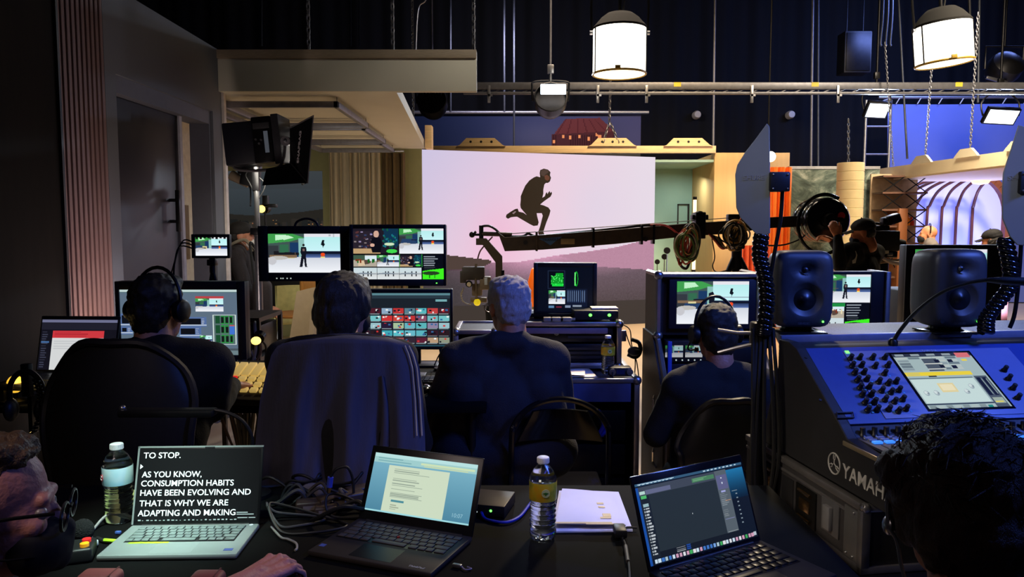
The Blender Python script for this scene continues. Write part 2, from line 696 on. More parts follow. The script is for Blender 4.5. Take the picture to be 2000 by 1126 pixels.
# panel and brown inset seen through the gap of the door
struct(G().bx(WX - .62, WX - .56, 4.4, 6.9, 0, 2.6), 'wall_hall', pm('hall_pale', (.78, .74, .66), .7))
struct(G().bx(WX - .56, WX - .545, 6.45, 6.75, 1.25, 1.72, .004), 'trim_4', pm('hall_brown_inset', (.42, .33, .20), .6))

# slatted panel
SY0, SY1 = 3.92, YA
t = thing('slatted_wall_panel', 'tall panel of vertical pinkish wooden slats between the dark wall and the grey door wall', 'wall panel', (WX, (SY0 + SY1) / 2, 0))
hl = (SY1 - SY0) / 2
G().bx(-.06, -.03, -hl, hl, 0, 3.4).done('backing', SLATB, t, 0)
g = G()
for i in range(10):
  y = -hl + (i + .5) * (2 * hl / 10)
  g.bx(-.03, .004, y - .0145, y + .0145, 0, 3.4, .003)
g.done('slats', SLATM, t)
# dark stained wall nearest the camera
g = G()
g.bx(WX - .1, WX + .005, -.8, SY0 - .01, 0, 3.4)
o = struct(g, 'wall_left.001', WOODD)
struct(G().bx(WX - .02, WX + .02, SY0 - .02, SY0 - .002, 0, 3.4), 'trim_5', pm('dark_trim', (.12, .12, .14), .4))

# ---------------------------------------------------------------- left set : hung soffit, light frames, window wall, curtain
SOFT = pm('soffit_paint', (.76, .74, .67), .7, var=.03, scale=3)
z0, z1 = 2.58, 2.83
t = thing('hung_ceiling_piece', 'long cream soffit of the left set hanging on chains above the door', 'ceiling piece', (-1.6, 6.1, z0))
L = V((-1.6, 6.1, z0))
x0, x1 = at(430, 105, 6.1).x, at(931, 105, 6.1).x
G().bx(x0 - L.x - .8, x1 - L.x, -.03, .03, 0, z1 - z0, .003).done('fascia', SOFT, t)
g = G()
pts = [(x0 - 3.0, 6.13), (at(775, 180, 6.13).x, 6.13), (at(830, 289, 10.45).x, 10.45), (x0 - 4.2, 10.45)]
g.prism([(p[0] - L.x, p[1] - L.y) for p in pts], .10)
g.done('underside', SOFT, t)
G().bx(x0 - L.x - .8, x1 - L.x, -.05, .06, z1 - z0, z1 - z0 + .065, .004).done('top_rail', pm('rail_wood', (.56, .50, .42), .6, stretch=(1, 8, 8)), t)
e = at(838, 262, 10.3)
G().box((e.x - L.x, e.y - L.y, .13), (.09, .2, .30), .004).done('end_bracket', PLY, t)

FR = pm('frame_profile', (.50, .50, .54), .45, .5)
cells = []
Ys = [(6.28, 7.62), (7.74, 9.0), (9.1, 10.05)]
for ci, (ax, bx_) in enumerate(((-2.36, -1.40), (-3.52, -2.52))):
  for ri, (ya, yb) in enumerate(Ys):
    sk = -.06 * ri
    t = thing('hanging_light_frame', None, None, ((ax + bx_) / 2 + sk, (ya + yb) / 2, 2.515), 0, 'grey frames under the cream soffit')
    w, dd = (bx_ - ax) / 2, (yb - ya) / 2
    g = G()
    for yy in (-dd + .02, dd - .02):
      g.box((0, yy, 0), (2 * w, .04, .05), .004)
    for xx in (-w + .02, w - .02):
      g.box((xx, 0, 0), (.04, 2 * dd, .05), .004)
    g.done('rectangle_frame', FR, t)
    for xx in (-w + .02, w - .02):
      for yy in (-dd + .05, dd - .05):
        G().cyl((xx, yy, .02), (xx, yy, .066), .004, n=6).done('hanger', STEEL, t)
    nth = ('nearest', 'middle', 'farthest')[ri]
    side = ('right-hand', 'left-hand')[ci]
    tag(t, 'grey rectangular frame under the soffit, %s of the %s row' % (nth, side), 'light frame')

# window wall
HB = pm('set_header_green', (.56, .55, .38), .7, var=.04)
YW = 10.7
hx0, hz0_, hw, hh = rect(330, 292, 645, 340, YW)
zt = 2.56
zh = at(540, 333, YW).z
g = G()
g.bx(-6.2, -1.25, YW, YW + .08, zh, zt + .1)
g.bx(-6.2, -1.25, YW, YW + .08, 0, .35)
g.bx(-2.62, -1.25, YW, YW + .08, .35, zh)
struct(g, 'wall_set_rear', HB)
cv = Cv(180, 110)
cv.vgrad(0, 0, 1, 1, (.33, .36, .38), (.24, .28, .31))
cv.vgrad(0, .30, 1, .8, (.31, .35, .38), (.24, .28, .30))
cv.poly([(0, .68), (.3, .62), (.55, .66), (.8, .61), (1, .54), (1, 1), (0, 1)], (.20, .19, .17))
for i in range(110):
  x = random.random()
  y = .67 + .3 * random.random()
  w_ = .008 + .03 * random.random()
  cv.rect(x, y, x + w_, 1, random.choice([(.16, .17, .17), (.24, .22, .2), (.13, .14, .14), (.3, .27, .23), (.2, .2, .21)]))
for i in range(60):
  x = random.random()
  y = .70 + .24 * random.random()
  cv.rect(x, y, x + .008, y + .012, random.choice([(.85, .6, .35), (.75, .5, .35), (.6, .55, .45)]))
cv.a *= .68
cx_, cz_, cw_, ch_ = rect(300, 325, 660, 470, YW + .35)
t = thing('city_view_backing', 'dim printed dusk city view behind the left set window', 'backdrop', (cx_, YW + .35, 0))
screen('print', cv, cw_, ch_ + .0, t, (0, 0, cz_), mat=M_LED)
G().bx(-cw_ / 2, cw_ / 2, .01, .03, 0, cz_ + ch_).done('panel', BLK, t)
struct(G().bx(-6.1, -2.62, YW + .02, YW + .06, .35, .40), 'window_1', PLY)

# curtain
def pleats(t, name, x0, x1, y, z0, z1, n, amp, mat, parent, seed=0):
  rr = random.Random(seed)
  ph = [rr.random() * .8 for _ in range(n + 2)]

  def f(u, v):
    k = u * n
    a = ph[int(k)] * (1 - k % 1) + ph[int(k) + 1] * (k % 1)
    w = (.65 + .35 * math.sin(a * 9)) * (1 - .25 * v)
    return V((x0 + (x1 - x0) * u + .012 * math.sin(k * 3.1 + v), y + amp * w * math.sin(2 * PI * (k + .35 * a)) + .004 * math.sin(9 * v + k), z0 + (z1 - z0) * v))
  return G().grid(f, n * 10, 8, thick=.006).done(name, mat, parent, 60)


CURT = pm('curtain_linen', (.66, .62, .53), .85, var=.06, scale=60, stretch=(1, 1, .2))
cx0, cx1 = at(642, 400, 10.35).x, at(790, 400, 10.35).x
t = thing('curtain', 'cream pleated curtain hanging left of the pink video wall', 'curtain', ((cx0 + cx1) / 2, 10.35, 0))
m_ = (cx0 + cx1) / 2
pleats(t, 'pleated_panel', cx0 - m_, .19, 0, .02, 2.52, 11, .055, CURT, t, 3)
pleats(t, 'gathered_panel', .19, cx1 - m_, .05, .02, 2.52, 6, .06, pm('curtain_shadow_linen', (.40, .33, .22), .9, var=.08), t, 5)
G().cyl((cx0 - m_ - .1, 0, 2.54), (cx1 - m_, 0, 2.54), .015).done('curtain_rail', STEEL, t)

# ---------------------------------------------------------------- LED wall with picture
A = at(776, 288, 10.9)
B = at(1280, 308, 12.2)
A0 = V((A.x, A.y, 0))
B0 = V((B.x, B.y, 0))
LW = (B0 - A0).length
LH = 2.625
yaw = math.atan2(B0.y - A0.y, B0.x - A0.x)
mid = (A0 + B0) / 2
LED = thing('video_wall', 'large LED video wall showing a leaping man on a pink desert', 'video wall', mid, yaw)
cv = Cv(252, 172)
X, Y = cv.xx, cv.yy
c0 = np.array((.78, .76, .88))
c1 = np.array((.93, .80, .87))
c2 = np.array((.90, .85, .90))
tt = np.clip((X * .9 + Y * .45) / .55, 0, 1)[..., None]
sky = c0 * (1 - tt) + c1 * tt
t2 = np.clip((X - .45) / .5, 0, 1)[..., None]
sky = sky * (1 - t2) + c2 * t2
bp = np.exp(-(((X - .36) / .10) ** 2 + ((Y - .50) / .22) ** 2))[..., None] * .55
sky = sky * (1 - bp) + np.array((.94, .70, .82)) * bp
bl = np.exp(-(((X - .75) / .12) ** 2 + ((Y - .30) / .2) ** 2))[..., None] * .35
sky = sky * (1 - bl) + np.array((.84, .82, .90)) * bl
cv.a[:] = sky


def LP(px, py):
  """photo pixel -> fraction on the video wall"""
  d = ray(px, py)
  n = V((-math.sin(yaw), math.cos(yaw), 0))
  k = (A0 - CAM).dot(n) / d.dot(n)
  q = CAM + d * k
  return ((q - A0).dot(V((math.cos(yaw), math.sin(yaw), 0))) / LW, 1 - q.z / LH)


hor = [LP(870, 508), LP(940, 512), LP(1010, 512), LP(1090, 498), LP(1140, 492), LP(1200, 483), LP(1250, 471), LP(1285, 466)]
left = np.interp(X, [p[0] for p in hor], [p[1] for p in hor])
gm = Y > left
dep = np.clip((Y - left) / (1 - left + 1e-6), 0, 1)[..., None]
g0 = np.array((.82, .60, .71))
g1 = np.array((.40, .33, .37))
g2 = np.array((.24, .21, .20))
gr = np.where(dep < .36, g0 + (g1 - g0) * dep / .36, g1 + (g2 - g1) * (dep - .36) / .64)
xl = np.clip((X - .18) / .3, 0, 1)[..., None]
gr = gr * (.45 + .55 * xl)
gr = np.clip(gr + RNG.normal(0, .010, X.shape)[..., None], 0, 1)
cv.a[gm] = gr[gm]
# dunes
cv.poly([LP(1090, 499), LP(1200, 484), LP(1250, 471), LP(1290, 466), LP(1290, 528), LP(1165, 520)], (.72, .53, .62))
p0, p1 = LP(1165, 524), LP(1285, 530)
m = (X > p0[0]) & (Y > .44) & gm & (Y < p0[1])
cv.noise(.006, p0[0] - .1, hor[-1][1], 1, p0[1])
cv.poly([LP(860, 496), LP(960, 508), LP(960, 512), LP(940, 522), LP(860, 528)], (.30, .24, .22))
fy = LP(1100, 590)[1]
m = Y > fy
cv.a[m] = np.array((.235, .205, .19))
m = (Y > LP(900, 528)[1]) & (Y < fy) & (X < .33)
cv.a[m] = (cv.a * .6 + np.array((.38, .36, .38)) * .4)[m]
screen('picture', cv, LW, LH, LED, (0, 0, 0), mat=M_LED)
g = G()
nb = 8
for i in range(nb):
  for j in range(5):
    g.bx(-LW / 2 + i * LW / nb + .002, -LW / 2 + (i + 1) * LW / nb - .002, .004, .09, j * LH / 5 + .002, (j + 1) * LH / 5 - .002)
g.done('cabinets', BLKM, LED, 0)
g = G()
for i in range(5):
  x = -LW / 2 + .3 + i * (LW - .6) / 4
  g.bx(x - .03, x + .03, .09, .15, 0, LH)
  g.bx(x - .03, x + .03, .15, .8, 0, .05)
g.done('support_frame', STEEL, LED)
# figure of the picture : cut-out in the wall picture, outline read from the photo
fig = [(1055, 332), (1062, 329), (1070, 331), (1075, 336), (1074, 342), (1076, 347), (1074, 354), (1070, 357), (1066, 357), (1063, 360),
       (1061, 370), (1061, 378), (1059, 386), (1064, 383), (1066, 377), (1068, 375), (1069, 379), (1072, 374), (1074, 373), (1074, 377), (1077, 374), (1078, 378), (1075, 384),
       (1069, 388), (1062, 393), (1055, 399), (1062, 401), (1071, 405), (1075, 411), (1073, 419), (1067, 434), (1061, 452), (1063, 458), (1052, 459), (1051, 453), (1055, 441), (1060, 421),
       (1058, 416), (1048, 416), (1049, 422), (1052, 434), (1050, 440), (1042, 441), (1034, 437), (1022, 430), (1010, 423), (1006, 423), (998, 424), (992, 427), (988, 424), (989, 419), (996, 414), (1006, 408), (1011, 407), (1013, 413), (1022, 415), (1029, 420),
       (1022, 412), (1017, 406), (1016, 400), (1017, 390), (1017, 383), (1021, 373), (1026, 362), (1034, 352), (1043, 346), (1048, 344), (1055, 346), (1054, 338)]
pts = [LP(*p) for p in fig]
pts = [((p[0] - .5) * LW, (1 - p[1]) * LH) for p in pts]
g = G()
g.prism(pts, .003, M=Matrix.Translation((0, -.001, 0)) @ XZ)
fo = g.done('picture_figure', pm('picture_dark', (.02, .015, .01), .6, emit=(.13, .085, .035), est=1), LED, 0)


def led_patch(ptl, name, col, off=.005):
  q = [LP(*p) for p in ptl]
  q = [((p[0] - .5) * LW, (1 - p[1]) * LH) for p in q]
  G().prism(q, .001, M=Matrix.Translation((0, -off, 0)) @ XZ).done(name, pm('picture_' + name, (.02, .015, .01), .6, emit=col, est=1), fo, 0)


led_patch([(1063, 343), (1068, 341), (1073, 345), (1073, 350), (1069, 353), (1064, 350)], 'lit_face', (.38, .21, .15))
led_patch([(1056, 334), (1062, 330), (1069, 332), (1072, 336), (1066, 340), (1061, 345), (1056, 341)], 'grey_hair', (.27, .20, .18))
led_patch([(1000, 416), (1006, 412), (1008, 413), (1003, 418)], 'shoe_stripe', (.55, .45, .47))

# ---------------------------------------------------------------- plywood portal set behind the wall
YP = 12.75
YPB = 14.3
bx0, bx1 = at(800, 290, YP).x, at(1397, 290, YP).x
zb0, zb1 = at(1350, 299, YP).z, at(1350, 285, YP).z
t = thing('plywood_portal', 'pale plywood portal set lit warm behind the video wall', 'set wall', ((bx0 + bx1) / 2, YP, 0))
mx = (bx0 + bx1) / 2
PLYL = pm('plywood_birch', (.82, .68, .46), .6, var=.05, scale=3, stretch=(6, 6, .4))
G().bx(bx0 - mx, bx1 - mx, -.05, .05, zb0, zb1, .004).done('top_beam', PLY, t)
xr = at(1394, 400, YP).x
xe = at(1540, 400, YP).x
zr = at(1420, 298, YP).z
G().bx(xr - mx, xe - mx, 0, .06, 0, zr, .004).done('front_panel', PLYL, t)
G().bx(xr - mx, xr - mx + .06, .06, YPB - YP, 0, zb0, .0).done('side_panel', PLYL, t)
xg = at(1240, 400, YPB).x
TEAL = pm('teal_paint', (.62, .76, .72), .65, var=.03, scale=3)
G().bx(xg - mx - .8, xr - mx + .06, YPB - YP, YPB - YP + .06, 0, zb0, 0).done('rear_panel', TEAL, t)
G().bx(xg - mx - .8, xr - mx, .05, YPB - YP, zb0 - .14, zb0 - .10).done('inner_ceiling', TEAL, t)
zb = zb0
for i, px in enumerate((940, 1195, 1342)):
  c = at(px, 290, YP)
  p = G()
  hw = .40 if i != 1 else .40
  shp = [(-hw, 0), (-hw + .05, .02), (-hw + .16, .13), (hw - .18, .13), (hw - .05, .02), (hw, 0)]
  p.prism(shp, .04, M=Matrix.Translation((c.x - mx, -.052, zb1 - .01)) @ XZ)
  pl = p.done('hanging_plate', PLY, t, 20)
  for hx in (-.17, 0, .17):
    G().cyl((c.x - mx + hx, -.097, zb1 + .06), (c.x - mx + hx, -.091, zb1 + .06), .02, n=10).done('bolt_hole', BLK, pl)
# black outlined sheet and round holes on the pale inner panel
xi0, zi, wi, hi = rect(1322, 398, 1346, 454, YPB)
g = G()
for (a, b, c, d_) in ((-wi / 2, wi / 2, hi - .02, hi), (-wi / 2, wi / 2, 0, .02), (-wi / 2, -wi / 2 + .02, 0, hi), (wi / 2 - .03, wi / 2, 0, hi)):
  g.bx(xi0 - mx + a, xi0 - mx + b, YPB - YP - .03, YPB - YP, zi + c, zi + d_)
g.done('black_outline', BLK, t, 0)
# vertical tube lamps in front of the side panel
c = at(1356, 455, 12.5)
t = thing('tube_lamp', 'thin upright glowing tube lamp behind the crane boom', 'lamp', (c.x, 12.5, 0))
zA, zB = at(1356, 526, 12.5).z, at(1356, 390, 12.5).z
G().cyl((0, 0, zA), (0, 0, zB), .028).done('glowing_tube', pm('tube_glow', (1, .9, .7), .3, emit=(1, .88, .62), est=2.2), t)
G().cyl((0, 0, 0), (0, 0, zA), .012).done('stem', STEEL, t)
for z in (zB, zA - .05):
  G().cyl((0, 0, z), (0, 0, z + .05), .032).done('end_cap', BLKM, t)
G().lathe([(0, 0), (.14, 0), (.14, .015), (.02, .03), (0, .03)]).done('base', BLKM, t)
# small round-headed stands in front of the teal recess
for i, (px, py, r) in enumerate(((1303, 489, .055), (1298, 501, .05), (1284, 511, .045))):
  c = at(px, py, 12.9 + .42 * i)
  t = thing('disc_stand', '%s disc on a thin stem in front of the teal recess' % ('highest dark', 'middle dark', 'lowest dark')[i], 'stand', (c.x, c.y, 0), 0, 'disc stands by the teal recess')
  G().cyl((0, .0, c.z), (0, .03, c.z), r, n=20).done('disc', BLKM, t)
  g = G()
  g.cyl((0, .015, .01), (0, .015, c.z), .008, n=8)
  g.lathe([(0, 0), (.1, 0), (.1, .01), (0, .015)])
  g.done('stem', STEEL, t)

# ---------------------------------------------------------------- printed tower backdrop and its pipe
YBD = 15.6
cv = Cv(200, 60)
xx = cv.xx[..., None]
cv.a[:] = np.array((.13, .18, .30)) * (1 - xx) + np.array((.30, .30, .42)) * xx
cl = np.exp(-(((cv.xx - .55) / .15) ** 2 + ((cv.yy - .6) / .4) ** 2))[..., None] * .35
cv.a = cv.a * (1 - cl) + np.array((.42, .42, .50)) * cl
def bf(px, py):
  return ((px - 800) / 452, (py - 222) / 75)
BR = (.40, .20, .20)
cv.poly([bf(1105, 232), bf(1172, 230), bf(1196, 252), bf(1200, 268), bf(1078, 272), bf(1085, 258)], BR)
cv.poly([bf(1078, 262), bf(1200, 256), bf(1200, 300), bf(1078, 300)], (.30, .16, .17))
for i in range(28):
  x = 1080 + i * 4.4
  cv.rect(*bf(x, 263), *bf(x + 1.6, 300), (.22, .11, .12))
for x, y in ((1101, 266), (1115, 268), (1133, 266), (1166, 262), (1172, 266), (1082, 276), (1150, 270)):
  cv.rect(*bf(x - 2.5, y - 3), *bf(x + 2.5, y + 4), (.95, .62, .38))
for k in range(6):
  cv.poly([bf(1105 + k * 11, 232), bf(1107 + k * 11, 232), bf(1090 + k * 20, 262), bf(1087 + k * 20, 262)], (.33, .15, .16))
cv.poly([bf(864, 290), bf(880, 284), bf(900, 290), bf(900, 300), bf(864, 300)], (.10, .09, .10))
bx, bz, bw, bh = rect(800, 222, 1252, 297, YBD)
t = thing('printed_backdrop', 'printed dusk sky and red tower backdrop above the video wall', 'backdrop', (bx, YBD, 0))
screen('print', cv, bw, bh, t, (0, 0, bz), mat=M_PRINT)
G().bx(-bw / 2, bw / 2, .004, .02, 0, bz + bh).done('cloth', BLK, t, 0)
a, b = at(805, 222, YBD), at(1266, 224, YBD)
tag(G().cyl((a.x - .1, YBD - .06, a.z + .02), (b.x, YBD - .06, a.z + .02), .035).done('hanging_pipe', ALU), 'white pipe along the top of the red tower backdrop', 'pipe')

# ================================================================ OVERHEAD RIG
YT = 11.0
ALUD = pm('truss_grey', (.40, .40, .42), .45, .6)


def truss():
  a, b = at(905, 174, YT), at(2080, 178, YT)
  zc = a.z
  L_ = b.x - a.x
  t = thing('aluminium_truss', 'long silver ladder truss crossing the studio above the video wall', 'truss', (a.x, YT, zc))
  zt, zb = .055, -.055
  G().bx(0, L_, -.03, .03, zt - .06, zt + .035, .006).done('top_chord', ALUD, t)
  G().bx(0, L_, -.03, .03, zb - .02, zb + .015, .006).done('bottom_chord', ALUD, t)
  g = G()
  n = int(L_ / .2)
  for i in range(n):
    x = i * L_ / n
    g.cyl((x, 0, zb), (x + L_ / n * .9, 0, zt - .03), .009, n=6)
  g.done('lacing', ALUD, t)
  for px in (955, 1167, 1262, 1467, 1635):
    x = at(px, 180, YT).x - a.x
    G().bx(x - .02, x + .02, -.05, -.03, zb - .14, zb + .1, .003).bx(x - .02, x + .05, -.05, -.03, zb - .05, zb - .02).done('hook_bracket', STEEL, t)
  for px in (1322, 1590, 1870):
    x = at(px, 180, YT).x - a.x
    G().bx(x - .05, x + .05, -.033, -.031, .03, .09).done('yellow_tape', pm('yellow_tape', (.72, .62, .18), .5), t)


truss()

# thin drop pipes from the grid
PIPE = pm('dull_pipe', (.34, .36, .40), .5, .6)
PIPED = pm('dark_pipe', (.16, .18, .22), .5, .6)
PIPEB = pm('bright_pipe', (.52, .52, .55), .45, .6)
pipes = [  # px top, px bottom, y bottom, depth, radius, material, label
  (1588, 1584, 330, 13.5, .022, PIPEB, 'grey drop pipe left of a twin pipe, right of the pale plywood panel'),
  (1598, 1598, 330, 13.6, .018, PIPE, 'thinner grey drop pipe close beside a thicker one, right of the pale plywood panel'),
  (1397, 1393, 290, 13.3, .020, PIPEB, 'grey drop pipe ending at the right corner of the plywood beam'),
  (985, 985, 218, 14.0, .018, PIPE, 'left one of the twin drop pipes left of the glowing fresnel lamp'),
  (1004, 1004, 288, 14.0, .018, PIPE, 'right one of the twin drop pipes left of the glowing fresnel lamp'),
  (880, 880, 218, 14.0, .018, PIPE, 'drop pipe passing behind the right end of the cream soffit'),
  (510, 510, 90, 9.0, .016, PIPED, 'dim drop pipe above the left half of the cream soffit'),
  (685, 685, 90, 12.0, .012, PIPED, 'left one of two thin dim pipes above the middle of the cream soffit'),
  (702, 702, 90, 12.0, .012, PIPED, 'right one of two thin dim pipes above the middle of the cream soffit'),
  (1914, 1910, 200, 12.0, .018, PIPE, 'grey drop pipe just right of the right glowing drum lamp'),
  (1752, 1772, 310, 12.4, .016, PIPE, 'slanting thin pipe left of the right glowing drum lamp'),
]
for p0, p1, yb, Y, r, m, lab in pipes:
  a, b = at(p0, -60, Y), at(p1, yb, Y)
  o = G().cyl(a - b, (0, 0, 0), r, n=10).done('drop_pipe', m, loc=b)
  tag(o, lab, 'pipe', 'drop pipes from the grid')


def chain(name, pts, label, mat=None, r=.007, link_=.05, group='chains and slings'):
  """chain of oval links following pts"""
  P = [V(p) for p in pts]
  g = G()
  o = P[0].copy()
  k = 0
  for a, b in zip(P, P[1:]):
    L_ = (b - a).length
    n = max(1, int(L_ / (link_ * .72)))
    d = (b - a).normalized()
    s = d.orthogonal().normalized()
    w = d.cross(s)
    for i in range(n):
      c = a + d * (L_ * (i + .5) / n) - o
      q = s if k % 2 else w
      k += 1
      h = link_ / 2
      pp = [c + d * h * y + q * link_ * .22 * x for x, y in ((0, 1), (.8, .75), (1, 0), (.8, -.75), (0, -1), (-.8, -.75), (-1, 0), (-.8, .75))]
      g.tube(pp, r, n=5, closed=True)
  ob = g.done(name, mat or STEEL, loc=o)
  return tag(ob, label, 'chain', group)


CHD = pm('chain_grey', (.42, .42, .44), .45, .7)
YS = 6.1
ztop = 2.895
for px, lab in ((603, 'chain holding the cream soffit, leftmost of its three'), (767, 'chain holding the cream soffit, middle of its three'), (925, 'chain holding the right end of the cream soffit')):
  b = at(px, 90, YS)
  b.z = ztop
  a = V((b.x, YS, 3.75))
  chain('support_chain', [b, a], lab, CHD, .006, .06, 'soffit chains')
b = at(812, 90, YS)
tag(G().tube([(0, 0, 0), (.012, 0, .22), (.03, 0, .34), (.09, 0, .42), (.11, 0, .8)], .006, smooth=6).done('safety_cable', STEEL, loc=(b.x, YS, ztop)), 'thin bent cable on the cream soffit between two chains', 'cable')
a, b = at(806, 185, 8.6), at(803, 235, 8.6)
a.x = b.x = -1.09
b.z = 2.68
a.z = 4.3
chain('support_chain', [b, a], 'chain at the slanting right edge of the soffit underside', CHD, .006, .06, 'soffit chains')

# chain and sling on the middle hanging plate of the portal
c = at(1192, 283, 12.72)
u = at(1190, 240, 12.72)
w = at(1193, 130, 12.72)
chain('support_chain', [at(1178, 278, 12.66), u, w], 'chain over the middle hanging plate of the plywood portal, its left sling included', CHD, .008, .08, 'portal slings')
chain('support_chain', [at(1208, 278, 12.66), u + V((.02, 0, 0))], 'short right-hand sling leg on the middle hanging plate of the plywood portal', CHD, .008, .08, 'portal slings')

# ---------------------------------------------------------------- drum lanterns
GLOW = pm('lantern_cloth', (1, .96, .88), .7, emit=(1, .97, .90), est=4.5)
GLOWB = pm('lantern_bottom_cloth', (1, .9, .7), .7, emit=(1, .95, .80), est=3.5)


def lantern(px, pyc, wpx, hpx, Y, tilt, label, power):
  c = at(px, pyc, Y)
  r = wpx / F * Y / 2 * 1.02 / math.hypot(1, (px - 1000) / F)
  h = hpx / F * Y
  t = thing('drum_lantern', label, 'lamp', (c.x, Y, c.z - h / 2), 0, 'glowing drum lanterns')
  t.rotation_euler = (0, tilt, 0)
  G().lathe([(r, 0), (r * 1.0, h)], 40).done('glowing_skirt', GLOW, t, 60)
  G().lathe([(0, -.002), (r * .985, -.002)], 40).done('glowing_bottom', GLOWB, t, 60)
  YG = pm('lantern_trim', (.62, .50, .16), .5)
  def ring(rr, z, a, b):
    return [(rr + .012 * math.cos(2 * PI * i / 8), z + b * math.sin(2 * PI * i / 8)) for i in range(9)]
  g = G().lathe(ring(r, .0, 0, .014), 40)
  g.box((-.06, -r - .012, .02), (.06, .02, .04), .004)
  g.done('bottom_trim', YG, t)
  g = G().lathe([(r * 1.01, h - .01), (r * 1.02, h + .015), (r * .72, h + .12), (r * .5, h + .17), (.05, h + .18), (.05, h + .17), (r * .45, h + .155)], 32)
  g.done('top_cover', pm('cover_black', (.04, .04, .04), .9), t)
  for s in (-1, 1):
    for a in (0.35, PI - .35):
      x, y = r * 1.02 * math.cos(a), s * r * 1.02 * math.sin(a)
      G().cyl((x, y, 0), (x, y, h), .008, n=6).done('rib', BLKM, t)
  yk = [(-r * 1.05, 0, h * .92), (-r * 1.08, 0, h + .25), (-r * 1.02, 0, h + .45), (-r * .8, 0, h + .50), (r * .8, 0, h + .50), (r * 1.02, 0, h + .45), (r * 1.08, 0, h + .25), (r * 1.05, 0, h * .92)]
  G().tube(yk, .014, smooth=4).done('yoke', BLKM, t)
  for s in (-1, 1):
    G().cyl((s * r * 1.03, 0, h * .92), (s * r * 1.13, 0, h * .92), .025, n=12).done('yoke_knob', STEEL, t)
  g = G()
  g.cyl((0, 0, h + .18), (0, 0, 4.5), .02, n=10)
  g.box((0, 0, h + .53), (.10, .07, .09), .01)
  g.done('hanger_pole', BLKM, t)
  G().tube([(.03, 0, h + .17), (.05, -.03, h + .4), (-.03, -.02, h + .5), (.05, -.02, h + .7), (.06, 0, h + 1.2)], .009, smooth=6).done('power_cable', RUB, t)
  light('AREA', 'lantern_bulb', (c.x, Y, c.z - h / 2 - .06), (c.x, Y, 0), power, (1, .82, .56), r * 1.8, None, 130)
  return t


lantern(1210, 101, 100, 84, 9.0, 0, 'left glowing white drum lantern hanging above the video wall', 34)
lantern(1846, 86, 113, 72, 8.5, R_(-6), 'right glowing white drum lantern, tilted, near the top right corner', 34)

# ---------------------------------------------------------------- fresnel heads on the pipe
COOLGLOW = pm('cool_led_face', (.9, .95, 1), .4, emit=(.86, .93, 1), est=3)


def fresnel(px, py, Y, lit, label, rpx=32):
  c = at(px, py, Y)
  r = rpx / F * Y
  t = thing('fresnel_lamp', label, 'lamp', (c.x, Y, c.z - r))
  M = Matrix.Translation((0, 0, r)) @ Matrix.Rotation(R_(-20), 4, 'X') @ Matrix.Rotation(PI / 2, 4, 'X')
  g = G().lathe([(0, -r * 1.1), (r * .5, -r * 1.1), (r * .8, -r * .8), (r * .98, -r * .3), (r, .0), (r, r * .5), (r * .93, r * .52), (r * .9, r * .3), (0, r * .28)], 20, M=M)
  g.done('housing', BLKM, t)
  g = G()
  for i in range(-3, 4):
    g.box((i * r * .2, 0, r * 1.86 - abs(i) * r * .07), (.008, r * 1.1, r * .3), 0)
  g.done('cooling_fins', BLK, t)
  yk = [(-r * 1.06, 0, r), (-r * 1.1, 0, r * 1.8), (-r * .9, 0, r * 2.15), (r * .9, 0, r * 2.15), (r * 1.1, 0, r * 1.8), (r * 1.06, 0, r)]
  G().tube(yk, .014, smooth=4).done('yoke', BLKM, t)
  g = G().cyl((0, 0, r * 2.15), (0, 0, r * 2.15 + .16), .022)
  g.box((0, 0, r * 2.15 + .16), (.09, .06, .12), .01)
  g.done('clamp', STEEL, t)
  G().cyl((0, 0, r * 2.15 + .2), (0, 0, r * 2.15 + 2.4), .016, n=10).done('drop_pole', PIPEB, t)
  if lit:
    g = G().box((r * .12, -r * .95, r * 1.52), (r * 1.5, .02, r * .60), .01)
    g.done('lit_lens', COOLGLOW, t)
    light('AREA', 'fresnel_beam', (c.x, Y - r - .12, c.z + r * .4), (c.x, Y - 4, 0), 40, (.75, .86, 1), r * 1.4, r * .6, 100)
  return t


fresnel(1075, 197, 10.5, True, 'round black fresnel lamp with a glowing lens, right of centre below the truss')
fresnel(845, 202, 13.2, False, 'unlit round black fresnel lamp at the slanting edge of the cream soffit', 29)

# ---------------------------------------------------------------- soft panel lamps over the blue drape
def panel_lamp(quad, Y, label, power):
  c = at(sum(p[0] for p in quad) / 4, sum(p[1] for p in quad) / 4, Y)
  w = (quad[1][0] - quad[0][0] + quad[2][0] - quad[3][0]) / 2 / F * Y
  t = thing('panel_lamp', label, 'lamp', c, 0, 'lit panel lamps by the blue drape')
  roll = math.atan2(quad[0][1] - quad[1][1], quad[1][0] - quad[0][0])
  h = .22
  M = Matrix.Rotation(-roll, 4, 'Y') @ Matrix.Rotation(R_(-52), 4, 'X')
  g = G().box((0, 0, 0), (w + .05, h + .05, .07), .01, M=M)
  for i in range(-3, 4):
    g.box((i * w / 7.5, 0, .055), (.012, h, .05), 0, M=M)
  g.done('housing', BLKM, t)
  G().box((0, 0, -.036), (w, h, .006), 0, M=M).done('glowing_panel', COOLGLOW, t)
  G().tube([(-w / 2 - .05, 0, 0), (-w / 2 - .06, .03, .2), (-w / 4, .04, .34), (w / 4, .04, .34), (w / 2 + .06, .03, .2), (w / 2 + .05, 0, 0)], .013, smooth=4).done('yoke', BLKM, t)
  G().cyl((0, .04, .34), (0, .04, 8 - c.z), .018).box((0, .04, .5), (.08, .06, .1), .008).done('hanger', BLKM, t)
  q = M @ V((0, 0, -.12))
  light('AREA', 'panel_beam', c + q, c + M @ V((0, 0, -3)), power, (.60, .72, 1), w, h)


